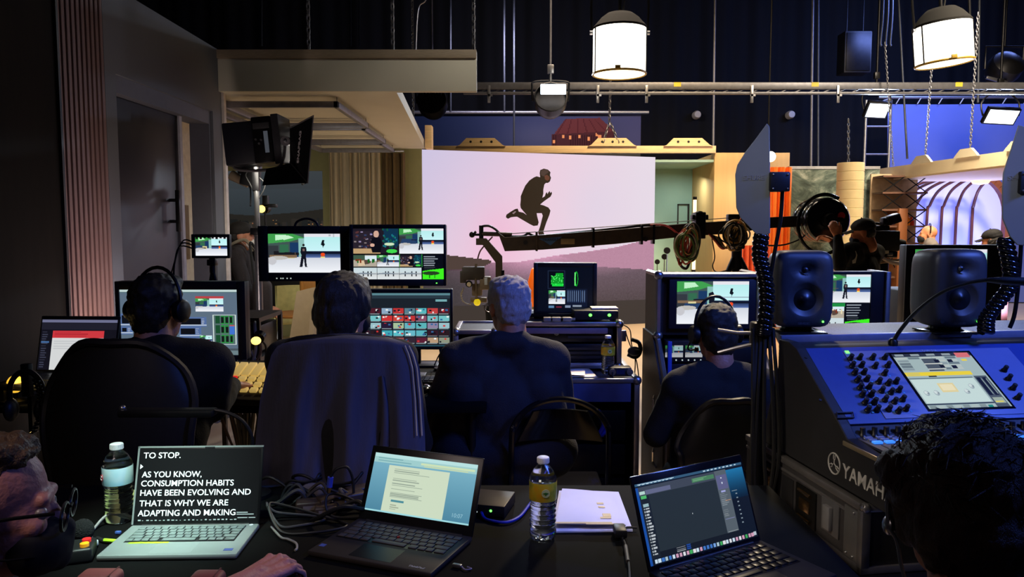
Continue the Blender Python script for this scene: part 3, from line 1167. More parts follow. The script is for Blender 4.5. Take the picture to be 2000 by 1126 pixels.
panel_lamp([(1697, 203), (1736, 205), (1727, 224), (1690, 222)], 11.6, 'lit white panel lamp beside the scaffold tower, left edge of the blue drape', 60)
panel_lamp([(1926, 214), (1983, 217), (1982, 236), (1927, 236)], 11.6, 'lit white panel lamp in front of the right part of the blue drape', 60)
# small bright practical on the paddle stand side, far away
c = at(1507, 305, 12.2)
t = thing('spot_lamp', 'small bright spot lamp right of the left grey paddle', 'lamp', c)
G().cyl((0, .05, .0), (0, .30, .04), .09, .06).done('housing', BLKM, t)
G().cyl((0, .02, 0), (0, .05, 0), .075, .085).done('glowing_lens', pm('warm_spot_face', (1, .95, .85), .3, emit=(1, .95, .85), est=6), t)
G().cyl((0, .18, .06), (0, .18, 8 - c.z), .015, n=8).done('hanger', BLKM, t)
# dark unlit lamps high on the right
for px, py, Y, lab in ((1960, 135, 12.5, 'dark unlit moving-head lamp at the far upper right'), (1668, 105, 14.5, 'dark square speaker cabinet high on the black drape')):
  c = at(px, py, Y)
  t = thing('dark_fixture', lab, 'lamp' if 'lamp' in lab else 'speaker', c)
  if 'lamp' in lab:
    G().lathe([(0, -.22), (.2, -.2), (.26, 0), (.24, .16), (.12, .24), (0, .25)], 20, M=Matrix.Rotation(R_(60), 4, 'X')).done('housing', BLKM, t)
    G().tube([(-.3, 0, 0), (-.3, 0, .35), (.3, 0, .35), (.3, 0, 0)], .02).done('yoke', BLKM, t)
    G().box((-.2, -.16, -.20), (.34, .03, .05), .005, rot=(0, .25, 0)).done('tube_flap', STEEL, t)
    G().cyl((0, 0, .35), (0, 0, 2), .018).done('hanger', BLKM, t)
  else:
    G().box((0, 0, 0), (.5, .35, .75), .02).done('cabinet', BLK, t)
    G().box((0, -.18, 0), (.44, .02, .68), .005).done('grille', BLKM, t)
    G().cyl((-.15, 0, .37), (-.15, 0, 2.5), .01).cyl((.15, 0, .37), (.15, 0, 2.5), .01).done('hanger', BLKM, t)
# bundle of grid cables
for i, px in enumerate((1722, 1731, 1739)):
  a, b = at(px + 4, -60, 13.0 + .1 * i), at(px - 2 + i, 82, 13.0 + .1 * i)
  t = tag(G().tube([a - b, (a - b) * .4 + V((.02, 0, 0)), (0, 0, 0), (.02, 0, -.06)], .016, smooth=5).done('grid_cable', PIPE, loc=b), '%s of the three grid cables left of the right drum lantern' % ('leftmost', 'middle', 'rightmost')[i], 'cable', 'grid cables')
# two pale wall knobs on the drape
for px, lab in ((1361, 'small pale round sensor on the drape above the plywood panel'), (1544, 'small pale round sensor on the drape left of the scaffold tower')):
  c = at(px, 224, 17.28)
  tag(G().lathe([(0, -.10), (.07, -.09), (.09, -.02), (.09, .1)], 16, M=Matrix.Rotation(-PI / 2, 4, 'X')).done('sensor', CREAM, loc=c), lab, 'sensor')

# ================================================================ RIGHT HAND SETS
# blue drape
YC = 15.4
bx0_, bx1_ = at(1733, 260, YC).x, 12.4
zt_, zbm = at(1800, 203, YC).z, .02
BLUEC = pm('blue_cyc_cloth', (.42, .48, .74), .8, var=.04, scale=2)
t = thing('blue_drape', 'blue cloth drape lit blue behind the right set', 'drape', ((bx0_ + bx1_) / 2, YC, 0))
mm = (bx0_ + bx1_) / 2
g = G()
g.grid(lambda u, v: V((bx0_ + (bx1_ - bx0_) * u - mm, .03 * math.sin(u * 17 + 4 * v) * (1 - v * .7) + .05 * math.sin(6 * u + 7 * v) + .05 * abs(math.sin(u * 9)) * (1 - v), zbm + (zt_ - zbm) * v)), 90, 20, thick=.01)
g.done('cloth', BLUEC, t, 80)
g = G()
for i in range(16):
  x = bx0_ - mm + .15 + i * .42
  g.tube([(x, 0, zt_), (x + .05, -.02, zt_ + .10), (x + .1, 0, zt_ + .13)], .01, n=5)
g.done('tie', CREAM, t)
G().cyl((bx0_ - mm - .2, 0, zt_ + .13), (bx1_ - mm, 0, zt_ + .13), .03).done('pipe', ALU, t)

# scaffold tower
a, b = at(1692, 205, 13.6), at(1735, 330, 13.6)
t = thing('scaffold_tower', 'narrow scaffold tower with rungs at the left edge of the blue drape', 'scaffold', ((a.x + b.x) / 2, 13.6, 0))
w = (b.x - a.x) / 2
zz = at(1700, 195, 13.6).z
for sx in (-w, w):
  G().cyl((sx, 0, 0), (sx, 0, zz), .024, n=10).done('post', ALU, t)
for k, z in enumerate(np.arange(.4, zz, .48)):
  G().cyl((-w, 0, z), (w, 0, z), .016, n=8).done('rung', ALU, t)
  if k % 3 == 0:
    G().cyl((-w, 0, z + .35), (w, 0, z + .48), .014, n=8).done('brace', ALU, t)

# marble wall and orange drape and column
YM = 10.9
MARB = bpy.data.materials.new('green_marble')
MARB.use_nodes = True
nt = MARB.node_tree
pb = nt.nodes['Principled BSDF']
tc = nt.nodes.new('ShaderNodeTexCoord')
n1 = nt.nodes.new('ShaderNodeTexNoise')
n1.inputs['Scale'].default_value = 2.6
n1.inputs['Detail'].default_value = 9
n1.inputs['Roughness'].default_value = .68
n1.inputs['Distortion'].default_value = 2.4
cr = nt.nodes.new('ShaderNodeValToRGB')
els = cr.color_ramp.elements
els[0].position, els[0].color = .32, (*srgb((.12, .15, .135)), 1)
els[1].position, els[1].color = .72, (*srgb((.66, .68, .63)), 1)
e = els.new(.47)
e.color = (*srgb((.28, .33, .30)), 1)
e = els.new(.55)
e.color = (*srgb((.40, .44, .40)), 1)
nt.links.new(tc.outputs['Object'], n1.inputs['Vector'])
nt.links.new(n1.outputs['Fac'], cr.inputs[0])
nt.links.new(cr.outputs[0], pb.inputs['Base Color'])
pb.inputs['Roughness'].default_value = .35
x0, x1 = at(1540, 400, YM).x, at(1716, 400, YM).x
zt2 = at(1600, 330, YM).z
t = thing('marble_wall', 'grey-green marble set wall behind the cream column', 'set wall', ((x0 + x1) / 2, YM, 0))
hw = (x1 - x0) / 2
G().bx(-hw, hw, 0, .08, 0, zt2).done('slab', MARB, t)
G().bx(-hw, hw, -.01, .09, zt2, zt2 + .04).done('cap_rail', ALU, t)
x0, x1 = at(1634, 400, 10.2).x, at(1684, 400, 10.2).x
zc = at(1660, 318, 10.2).z
COLM = pm('tile_cream', (.88, .80, .62), .35, var=.05, scale=10)
t = thing('round_column', 'cream round tiled column in front of the marble wall', 'column', ((x0 + x1) / 2, 10.2, 0))
r = (x1 - x0) / 2
g = G()
nz_ = 20
for i in range(nz_):
  za, zb_ = zc * i / nz_, zc * (i + 1) / nz_
  g.lathe([(r - .006, za), (r, za + .006), (r, zb_ - .006), (r - .006, zb_)], 32)
g.lathe([(0, zc - .004), (r - .006, zc - .004)], 32)
g.done('shaft', COLM, t)
a = at(1657, 318, 10.2)
chain('support_chain', [V((a.x, 10.2, zc + .01)), at(1657, 232, 10.2)], 'chain rising from the top of the cream column', CHD, .006, .06)

ORA = pm('orange_drape', (1.0, .52, .18), .7, var=.08, scale=8)
t = thing('orange_drape', 'bright orange gathered drape at the left end of the marble wall', 'drape', ((at(1502, 400, 10.6).x + at(1546, 400, 10.6).x) / 2, 10.6, 0))
hw = (at(1546, 400, 10.6).x - at(1502, 400, 10.6).x) / 2
pleats(t, 'pleated_panel', -hw, hw, 0, .02, at(1520, 326, 10.6).z, 6, .05, ORA, t, 8)
t = thing('orange_bench_skirt', 'orange pleated cloth below the left grey paddle, behind the flight case', 'drape', ((at(1440, 500, 10.2).x + at(1505, 500, 10.2).x) / 2, 10.2, 0))
hw = (at(1505, 500, 10.2).x - at(1440, 500, 10.2).x) / 2
pleats(t, 'pleated_panel', -hw, hw, 0, .02, at(1470, 479, 10.2).z, 12, .03, pm('orange_red_drape', (.86, .36, .20), .7, var=.08), t, 9)

# cream canopy
YA1, YA2 = 11.2, 8.2
CAN = pm('canopy_cream', (.88, .82, .70), .6, var=.03, scale=4)
a = at(1714, 351, YA1)
c = at(2015, 293, YA2)
zlow = a.z
hcan = at(1714, 330, YA1).z - a.z
t = thing('set_canopy', 'cream canopy beam of the right set hanging on chains', 'canopy', (a.x, YA1, zlow))
d = V((c.x - a.x, YA2 - YA1, 0))
n = V((-d.y, d.x, 0)).normalized()
def rib(z0_, z1_, w0, w1, name, mat):
  g = G()
  def f(u, v):
    q = d * u
    bulge = .10 * math.sin(PI * u)
    return V((q.x + n.x * (w0 + (w1 - w0) * v), q.y + n.y * (w0 + (w1 - w0) * v), z0_ + (z1_ - z0_) * v - 0 * bulge))
  g.grid(f, 12, 1, thick=.02)
  return g.done(name, mat, t, 20)
ztopR = at(2015, 260, YA2).z
rib(0, hcan, 0, 0, 'fascia', CAN)
rib(0, .0, 0, 1.6, 'underside', CAN)
rib(hcan, hcan, 0, .12, 'top_rail', CAN)
for i, (px, py) in enumerate(((1807, 304), (1895, 286), (1999, 262))):
  u = (px - 1714) / 301
  # depth along the beam for this column
  dr = ray(px, py)
  k = (dr.x / dr.y)
  # solve a + d*s with x = k*y
  s = (k * YA1 - a.x) / (d.x - k * d.y)
  q = d * s
  M = Matrix.Translation((q.x - n.x * .03, q.y - n.y * .03, hcan - .01)) @ Matrix.Rotation(math.atan2(d.y, d.x), 4, 'Z') @ XZ
  G().prism([(-.22, 0), (-.19, .03), (-.1, .10), (.1, .10), (.19, .03), (.22, 0)], .03, M=M).done('hanging_plate', CREAM, t, 20)
  top = V((a.x + q.x, YA1 + q.y, zlow + hcan + .06))
  if i < 2:
    chain('support_chain', [top, V((top.x + (.02 if i else .05), top.y, top.z + 1.6))], 'chain above the cream canopy, %s plate' % ('left', 'middle')[i], CHD, .005, .05, 'canopy chains')
chain('support_chain', [V((a.x + d.x * .13, YA1 + d.y * .13, zlow + hcan + .02)), V((a.x + d.x * .13 - .18, YA1 + d.y * .13, zlow + hcan + 1.7))], 'slanting chain at the left end of the cream canopy', CHD, .005, .05, 'canopy chains')

# arched alcove with glowing lavender panel and curved ribs
YR = 11.4
BRN = pm('copper_brown', (.42, .24, .18), .45, var=.1)
DRK = pm('rib_dark', (.30, .14, .14), .5)
t = thing('arched_alcove', 'lavender arched alcove with brown curved ribs under the cream canopy', 'alcove', (at(1860, 500, YR).x, YR, 0))
ox = at(1860, 500, YR).x
xl, xr_ = at(1752, 400, YR).x - ox, at(1962, 400, YR).x - ox
ztp = at(1850, 343, YR).z
LAV = pm('lavender_panel', (.64, .66, 1.0), .6, var=.02, scale=2)
pts = []
rad = .55
for k in range(0, 10):
  th = PI - k * PI / 2 / 9
  pts.append((xl + rad + rad * math.cos(th), ztp - rad + rad * math.sin(th)))
for k in range(0, 10):
  th = PI / 2 - k * PI / 2 / 9
  pts.append((xr_ - rad + rad * math.cos(th), ztp - rad + rad * math.sin(th)))
pts += [(xr_, 0), (xl, 0)]
G().prism([(p[0] * 1.0 + (.55 if p[0] > (xl + xr_) / 2 else -.05), p[1]) for p in pts], .05, M=Matrix.Translation((0, .75, 0)) @ XZ).done('rear_panel', LAV, t)
g = G()
inner = pts[:-2]
path = [V((xl, 0, 0))] + [V((p[0], 0, p[1])) for p in inner] + [V((xr_, 0, 0))]
for a_, b_ in zip(path, path[1:]):
  dd = (b_ - a_)
  nn = V((-dd.z, 0, dd.x)).normalized()
  vs = []
  b2 = bmesh.new()
  co = [a_, b_, b_ + nn * .10, a_ + nn * .10]
  vv = [b2.verts.new((p.x, -.04, p.z)) for p in co] + [b2.verts.new((p.x, .06, p.z)) for p in co]
  for q in ((0, 1, 2, 3), (7, 6, 5, 4), (0, 4, 5, 1), (1, 5, 6, 2), (2, 6, 7, 3), (3, 7, 4, 0)):
    b2.faces.new([vv[k] for k in q])
  g._new(b2)
g.done('arch_frame', BRN, t, 50)
for i, px in enumerate((1772, 1795, 1823, 1852, 1882, 1912, 1945)):
  x = at(px, 480, YR).x - ox
  lean = .42 - .07 * i
  P = [(x, .62, 0), (x, .62, ztp - .62), (x + lean * .12, .60, ztp - .42), (x + lean * .45, .5, ztp - .20), (x + lean, .3, ztp - .06), (x + lean * 1.2, .05, ztp - .03)]
  G().tube(P, .022, smooth=5).done('curved_rib', DRK, t)
c = at(1907, 352, 11.1)
t2 = thing('ceiling_dome_lamp', 'small glowing dome lamp under the canopy in front of the arch', 'lamp', (c.x, 11.0, c.z))
G().lathe([(0, -.07), (.10, -.05), (.13, .0), (0, 0)], 20).done('glowing_dome', pm('dome_glow', (1, .8, .6), .4, emit=(1, .80, .55), est=1.6), t2)
G().lathe([(.20, .0), (.22, .02), (.1, .05), (0, .05)], 20).done('rim', BRN, t2)
light('AREA', 'alcove_lavender', (ox + .3, YR - .4, .35), (ox, YR + .75, 1.5), 95, (.46, .50, 1), 1.2, .3)

# wire shelf with crossed braces and wooden post
YX = 10.6
x0, x1 = at(1715, 400, YX).x, at(1802, 400, YX).x
t = thing('wire_shelf', 'open shelf with black crossed braces left of the arched alcove', 'shelf', ((x0 + x1) / 2, YX, 0))
hw = (x1 - x0) / 2
zs = [at(1750, y, YX).z for y in (540, 475, 442, 410, 377, 345)]
g = G()
for a_, b_ in zip(zs, zs[1:]):
  for k in range(2):
    xa, xb = -hw + k * hw, -hw + (k + 1) * hw
    g.cyl((xa, -.1, a_), (xb, -.1, b_), .008, n=6)
    g.cyl((xb, -.1, a_), (xa, -.1, b_), .008, n=6)
g.done('crossed_braces', BLKM, t)
for z in zs:
  G().bx(-hw, hw, -.12, .18, z - .012, z + .012).done('shelf_board', pm('shelf_brown', (.36, .25, .20), .5), t)
px_ = at(1752, 450, YX).x - (x0 + x1) / 2
G().bx(px_ - .06, px_ + .06, -.16, .22, 0, zs[3] + .02, .004).done('post', pm('post_wood', (.48, .28, .14), .5, stretch=(8, 8, .6)), t)
G().bx(-hw - .02, hw + .02, .19, .22, 0, zs[-1] + .05).done('back_panel', pm('back_beige', (.72, .62, .50), .6), t)
for i, (px, col) in enumerate(((1772, (.80, .45, .15)), (1780, (.7, .22, .12)))):
  c = at(px, 441, YX)
  h = .17 if i == 0 else .12
  tag(G().lathe([(0, 0), (.035, 0), (.035, h * .6), (.013, h * .75), (.013, h), (0, h)], 14).done('bottle', pm('bottle_amber_%d' % i, col, .25), loc=(c.x, YX, zs[2] + .012)), '%s bottle on the open shelf' % ('tall amber', 'short red')[i], 'bottle', 'bottles on the open shelf')

# ================================================================ DESK ROW AND EQUIPMENT
DZT = .84
TBL = pm('black_table_top', (.022, .022, .023), .85, var=.2, scale=60, spec=.12)


def table(name, x0, x1, y0, y1, z, label, thick=.03):
  t = thing(name, label, 'table', ((x0 + x1) / 2, (y0 + y1) / 2, 0))
  hx, hy = (x1 - x0) / 2, (y1 - y0) / 2
  G().bx(-hx, hx, -hy, hy, z - thick, z, .004).done('tabletop', TBL, t)
  for sx in (-1, 1):
    for sy in (-1, 1):
      G().cyl((sx * (hx - .06), sy * (hy - .06), 0), (sx * (hx - .06), sy * (hy - .06), z - thick), .018, n=10).done('leg', BLKM, t)
  return t


table('desk', -2.24, -.10, 2.93, 3.95, DZT, 'long black production desk under the left row of monitors')


def monitor(label, px, Y, m, cv, yaw=0, depth=.05, stand=None, zdesk=DZT, name='monitor', mat=BLK, group='production monitors', foot=True, tilt=0):
  """px outer pixel box, m margins in px (left, top, right, bottom)"""
  cx, cz, w, h = rect(*px, Y)
  t = thing(name, label, 'monitor', (cx, Y, zdesk), yaw, group)
  b = cz - zdesk
  k = w / (px[2] - px[0])
  l, tp, r, bt = [q * k for q in m]
  g = G()
  g.bx(-w / 2, w / 2, .006, depth, b, b + h, .006)
  g.bx(-w / 2, -w / 2 + l, -.004, .012, b, b + h, .003)
  g.bx(w / 2 - r, w / 2, -.004, .012, b, b + h, .003)
  g.bx(-w / 2 + l, w / 2 - r, -.004, .012, b + h - tp, b + h, .003)
  g.bx(-w / 2 + l, w / 2 - r, -.004, .012, b, b + bt, .003)
  g.done('housing', mat, t)
  screen('screen', cv, w - l - r, h - tp - bt, t, ((l - r) / 2, .003, b + bt))
  if foot:
    g = G()
    for dx in (stand or [0]):
      g.bx(dx - .03, dx + .03, depth, depth + .025, 0.01, b + h * .5, .004)
    g.done('stand_post', BLKM, t)
    g = G()
    for dx in (stand or [0]):
      g.bx(dx - .12, dx + .12, -.01, depth + .07, 0, .012, .004)
    g.done('stand_foot', BLKM, t)
  return t, (w, h, b, k)


# laptop at far left (document with a red heading)
def pic_doc(c):
  c.rect(0, 0, 1, 1, (.07, .07, .11))
  c.rect(0, 0, 1, .06, (.42, .43, .55))
  c.rect(0, .06, 1, .2, (.12, .12, .17))
  c.dashes(.02, .24, .12, .98, 16, (.22, .23, .30))
  c.rect(.01, .43, .12, .47, (.25, .4, .6))
  c.rect(.155, .22, .84, 1, (.83, .84, .84))
  c.rect(.155, .22, .84, .37, (.80, .22, .25))
  c.dashes(.18, .24, .8, .36, 3, (.66, .14, .18))
  c.dashes(.18, .42, .8, .62, 4, (.76, .77, .78))


cv = Cv(160, 90)
pic_doc(cv)
a = at(46, 705, 3.30)
b2 = at(202, 620, 3.14)
t = thing('laptop_riser', 'low black riser under the far left laptop', 'stand', (-1.84, 3.06, DZT), R_(-3))
G().bx(-.17, .17, -.12, .12, .055, .065, .003).done('plate', BLKM, t)
for s in (-1, 1):
  G().bx(s * .15 - .01, s * .15 + .01, -.11, .11, 0, .055).done('foot', BLKM, t)
t = thing('laptop_computer', 'open dark laptop at the far left desk showing a red-headed document', 'laptop', (-1.84, 3.12, DZT + .066), R_(-3))
w = .345
G().bx(-w / 2, w / 2, -.18, .06, .0, .016, .004).done('base', BLK, t)
kb = G()
for r in range(5):
  for c in range(13):
    kb.bx(-w / 2 + .02 + c * .0236, -w / 2 + .041 + c * .0236, -.10 + r * .024, -.080 + r * .024, .016, .018)
kb.done('keyboard', BLKM, t, 0)
lid = G().box((0, .012, .125), (w, .01, .235), .004, M=Matrix.Translation((0, .06, .014)) @ Matrix.Rotation(R_(-14), 4, 'X')).done('lid', BLK, t)
sc = screen('screen', cv, w - .016, .212, lid)
sc.matrix_local = Matrix.Translation((0, .06, .014)) @ Matrix.Rotation(R_(-14), 4, 'X') @ Matrix.Translation((0, .0055, .014))

# main monitor of man 1
cv = Cv(210, 120, (.36, .43, .50))
cv.rect(0, 0, 1, .035, (.75, .83, .82))
cv.rect(0, .035, 1, .05, (.35, .45, .48))
cv.paste(lambda c: pic_studio(c, False), .645, .13, .885, .33)
cv.rect(.645, .10, .885, .135, (.72, .25, .27))
for (x0, y0, x1, y1) in ((0, .37, .12, .55), (0, .56, .10, .68), (.50, .42, .735, .565), (.50, .57, .685, .72), (.50, .72, .685, .86)):
  cv.rect(x0, y0, x1, y1, (.33, .43, .62))
  cv.rect(x0 + .008, y0 + .02, x1 - .05, y1 - .035, (.05, .06, .09))
  cv.dashes(x1 - .045, y0 + .02, x1 - .006, y1 - .03, 4, (.62, .66, .74))
  cv.rect(x0, y1 - .028, x1, y1 - .012, (.72, .77, .84))
cv.rect(.785, .38, .985, .84, (.80, .86, .84))
cv.rect(.795, .395, .975, .83, (.33, .42, .42))
for r in range(3):
  y = .40 + r * .145
  cv.rect(.81, y, .85, y + .12, (.10, .30, .18))
  for k in range(3):
    x = .855 + k * .036
    cv.rect(x, y, x + .030, y + .125, (.14, .55, .22))
    cv.rect(x + .004, y + .02, x + .026, y + .11, (.07, .10, .09))
cv.rect(.93, .55, .97, .68, (.25, .45, .80))
cv.rect(.93, .545, .97, .56, (.75, .35, .3))
cv.paste(lambda c: pic_studio(c, False), .67, .70, .775, .83)
cv.rect(0, .9, 1, .93, (.28, .33, .36))
cv.rect(0, .93, 1, 1, (.42, .50, .52))
cv.dashes(.8, .94, .98, .99, 1, (.75, .75, .55))
monitor('wide monitor with blue-grey control windows, in front of the man with the headset', (230, 549, 478, 702), 3.32, (8, 16, 16, 9), cv, 0, .06)

# small field monitor on a tripod above it
cv = Cv(120, 72)
pic_studio(cv, False)
cv.a = np.clip(cv.a * 1.02, 0, 1)
for i in range(8):
  x = i / 8 + .01
  cv.rect(x, 0, x + .07, .05 + .05 * random.random(), (.08, .06, .07))
c0 = at(411, 506, 3.45)
t, (w, h, b_, k) = monitor('small field monitor on a short tripod above the wide monitor at the left', (375, 457, 448, 504), 3.62, (7, 6, 5, 5), cv, 0, .03, foot=False, name='field_monitor', zdesk=1.30)
zb = at(400, 549, 3.45).z
t.location.z = DZT
for ch in list(t.children):
  ch.location.z += 1.30 - DZT
tz = b_ + 1.30 - DZT
for sx, sy in ((-.095, -.03), (.105, -.02), (.01, .10)):
  G().cyl((0, .015, tz - .05), (sx, sy + .05, 0.0), .008, n=8).done('tripod_leg', BLKM, t)
G().cyl((0, .015, tz - .07), (0, .015, tz + .01), .014).box((0, .015, tz - .02), (.04, .04, .03), .004).done('tripod_head', BLKM, t)
g = G()
x = -w / 2
for i, dz in enumerate((.075, .06, .045)):
  g.tube([(x, .02, tz + dz), (x - .05 - .01 * i, .02, tz + dz + .005), (x - .10, .03, tz - .03 - .02 * i), (x - .13 + .02 * i, .05, tz - .14), (x - .13 + .03 * i, .12, tz - .3)], .0035, n=6, smooth=6)
g.done('cable', RUB, t)

# upper monitors
cv = Cv(200, 112)
pic_studio(cv)
cv.poly([(.14, .05), (.28, .04), (.36, .10), (.22, .16)], (.78, .96, .80))
cv.rect(.84, .02, .87, .06, (.7, .72, .75))
cv.rect(.90, .0, .92, .09, (.75, .78, .8))
t, (w, h, b_, k) = monitor('upper left production monitor showing a presenter beside a video wall', (506, 441, 688, 549), 3.80, (19, 15, 24, 17), cv, 0, .06, stand=[.06])
G().tube([(-.06, .03, b_ + h - .005), (-.045, .03, b_ + h + .022), (0, .03, b_ + h + .036), (.045, .03, b_ + h + .022), (.06, .03, b_ + h - .005)], .006, smooth=4).done('carry_handle', BLK, t)
g = G()
for px_ in (541, 549, 553, 561, 568):
  q = (px_ - 597) * k
  g.bx(q - .003, q + .003, -.0055, -.004, b_ + .012, b_ + .018)
g.done('button_leds', pm('white_led', (.8, .85, .8), .4, emit=(.75, .8, .72), est=.8), t)

cv = Cv(230, 140)
cv.rect(0, 0, 1, 1, (.02, .02, .03))
cv.paste(pic_kitchen, 0, .0, .50, .49)
cv.paste(pic_studio, .51, .0, 1, .49)
cv.paste(pic_room, 0, .52, .255, .75)
cv.paste(pic_studio, .26, .52, .505, .75)
cv.paste(pic_kitchen, .515, .52, .755, .75)
cv.rect(.51, .505, .515, .76, (.2, .8, .3))
cv.rect(.755, .505, .76, .76, (.2, .8, .3))
for q in ((0, .77, .255, 1), (.26, .77, .505, 1), (.51, .77, .755, 1)):
  cv.paste(pic_sand, *q)
cv.paste(pic_caption, .765, .52, 1, 1)
t, (w, h, b_, k) = monitor('upper right production monitor split into many small pictures', (684, 438, 871, 558), 3.74, (7, 8, 5, 13), cv, 0, .05, stand=[.07])
G().bx(w / 2 - .05, w / 2 - .044, -.0055, -.004, b_ + .012, b_ + .016).done('power_led', GREENLED, t)

# lower monitor with thumbnails
cv = Cv(230, 170, (.10, .13, .16))
cv.rect(0, 0, 1, .04, (.35, .52, .56))
cv.rect(0, .04, 1, .1, (.16, .22, .26))
cv.rect(.86, .12, .97, .16, (.45, .66, .68))
pal = [[(.55, .66, .76), (.75, .2, .2), (.35, .5, .55), (.35, .72, .74), (.75, .25, .25), (.30, .1, .15)],
       [(.80, .2, .2), (.82, .25, .2), (.75, .2, .2), (.55, .3, .4), (.45, .72, .74), (.45, .75, .76)],
       [(.15, .1, .2), (.65, .75, .6), (.4, .7, .75), (.35, .7, .72), (.55, .5, .62), (.6, .75, .78)],
       [(.25, .65, .7), (.35, .75, .78), (.4, .72, .78), (.35, .7, .74), (.2, .1, .15), (.16, .1, .12)],
       [(.2, .3, .4), (.6, .3, .3), (.2, .15, .2), (.35, .12, .2), (.72, .60, .48), (.55, .58, .5)]]
for r in range(5):
  for c in range(9):
    x0 = .02 + c * .109
    y0 = .285 + r * .138
    col = pal[r][(c - 3) % 6]
    cv.rect(x0, y0, x0 + .10, y0 + .10, col)
    for k_ in range(4):
      x = x0 + random.random() * .08
      y = y0 + random.random() * .07
      cv.rect(x, y, x + .02, y + .03, random.choice([(.9, .92, .92), (.08, .08, .12), (.8, .2, .2), (.2, .4, .6), col]))
    cv.rect(x0, y0 + .10, x0 + .09, y0 + .115, (.5, .56, .58))
cv.rect(0, .975, 1, 1, (.14, .3, .36))
t, (w, h, b_, k) = monitor('lower monitor with a grid of small red and teal thumbnails', (668, 564, 884, 682), 3.45, (7, 8, 5, 6), cv, 0, .045)

# fader panel with lit beige keys and the small tools beside it
FK = pm('lit_beige_key', (.84, .76, .55), .45, var=.05, emit=(.70, .58, .30), est=.8)
FB = pm('fader_body', (.30, .27, .20), .5)
c0 = at(480, 735, 2.98)
t = thing('fader_panel', 'small control panel with rows of lit beige keys by the hand of the headset man', 'control panel', (c0.x + .04, 3.02, DZT), R_(-8))
M = Matrix.Translation((0, 0, .080)) @ Matrix.Rotation(R_(24), 4, 'X')
G().box((0, .0, -.012), (.34, .26, .03), .005, M=M).bx(-.15, .15, .02, .10, 0, .05).done('body', FB, t)
for c in range(8):
  x = -.15 + c * .04
  G().box((x, .065, .008), (.033, .09, .012), .003, M=M).done('long_key', FK, t)
  for r in range(3):
    red = (c == 1 and r == 0)
    G().box((x, .0 - r * .036, .008), (.030, .024, .012), .003, M=M).done('key', pm('lit_red_key', (.8, .1, .12), .4, emit=(.8, .06, .1), est=.8) if red else FK, t)

# gear by the lower monitor : keyboard, tray, gooseneck foot
c0 = on(850, 745, DZT)
t = thing('keyboard', 'black keyboard on the desk in front of the thumbnail monitor', 'keyboard', (c0.x - .12, c0.y - .03, DZT))
G().bx(-.2, .2, -.06, .07, 0, .018, .005).done('base', BLK, t)
g = G()
for r in range(5):
  for c in range(17):
    g.bx(-.19 + c * .0224, -.171 + c * .0224, -.05 + r * .022, -.032 + r * .022, .018, .024)
g.done('keys', pm('dark_grey_key', (.22, .22, .23), .5), t, 0)
c0 = on(868, 722, DZT)
tag(G().tube([(0, 0, .0), (-.01, .0, .05), (-.035, .0, .18)], .006, smooth=5).tube([(0, 0, .0), (.03, .02, .04), (.05, .02, .10), (.03, .02, .12), (-.02, .02, .08), (-.05, .01, .02)], .003, smooth=6).lathe([(0, 0), (.05, 0), (.05, .012), (0, .015)], 16).done('gooseneck_microphone', BLKM, loc=(c0.x, c0.y, DZT)), 'thin gooseneck stand with a loop of wire under the thumbnail monitor', 'microphone')
# papers and mouse on the right end
c0 = on(845, 752, DZT)
tag(G().ell((0, 0, .012), (.03, .05, .016), 14).done('computer_mouse', BLKG, loc=(c0.x - .02, c0.y - .12, DZT)), 'glossy dark mouse near the keyboard on the desk', 'mouse')

# ---------------------------------------------------------------- cart full of cables behind the wide monitor
c0 = at(487, 640, 4.35)
t = thing('cable_cart', 'dark equipment cart with hanging cables right of the wide monitor', 'cart', (c0.x, 4.4, 0))
g = G()
for sx in (-.10, .10):
  for sy in (-.2, .2):
    g.bx(sx - .012, sx + .012, sy - .012, sy + .012, .08, 1.02)
for z in (.2, .52, .8, 1.02):
  g.bx(-.11, .11, -.21, .21, z - .012, z + .012)
g.done('frame', pm('cart_metal', (.26, .23, .22), .5, .5), t)
G().bx(-.085, .085, -.19, .19, .54, .77, .01).done('lower_unit', CASEM, t)
G().bx(-.085, .085, -.19, .19, .83, .98, .01).done('upper_unit', BLKM, t)
rr = random.Random(11)
cols = [RUB, pm('cable_grey', (.42, .40, .38), .6), pm('cable_dark_grey', (.24, .23, .23), .6), pm('cable_brown', (.30, .22, .18), .6)]
for i in range(20):
  x0 = rr.uniform(-.09, .09)
  x1 = x0 + rr.uniform(-.04, .10)
  G().tube([(x0, -.2, rr.uniform(.95, 1.04)), (x0 + .02, -.26, rr.uniform(.9, 1.02)), (x1, -.28, rr.uniform(.85, .95)), (x1 + rr.uniform(-.06, .06), -.26, .72), (x1, -.24, rr.uniform(.45, .6)), (x1 * .5, -.2, .3)], rr.choice((.006, .007, .009)), n=6, smooth=6).done('cable', cols[i % 4], t)
for sx in (-.09, .09):
  for sy in (-.19, .19):
    G().cyl((sx - .015, sy, .04), (sx + .015, sy, .04), .04).bx(sx - .02, sx + .02, sy - .012, sy + .012, .04, .1).done('wheel', RUB, t)
c0 = at(500, 665, 4.05)
t = thing('clip_lamp', 'small lit yellow clip lamp among the cables of the cart', 'lamp', c0)
G().ell((0, 0, 0), (.026, .03, .022), 14).done('glowing_bulb', pm('yellow_glow', (1, .9, .6), .4, emit=(1, .85, .45), est=1.8), t)
G().lathe([(.03, 0), (.034, .03), (.015, .05), (0, .05)], 14, M=Matrix.Translation((.008, .02, .01)) @ Matrix.Rotation(R_(-70), 4, 'X')).done('shade', BLKM, t)
G().tube([(0, .06, 0), (.01, .12, -.04), (.0, .16, -.1)], .006, smooth=4).done('arm', BLKM, t)

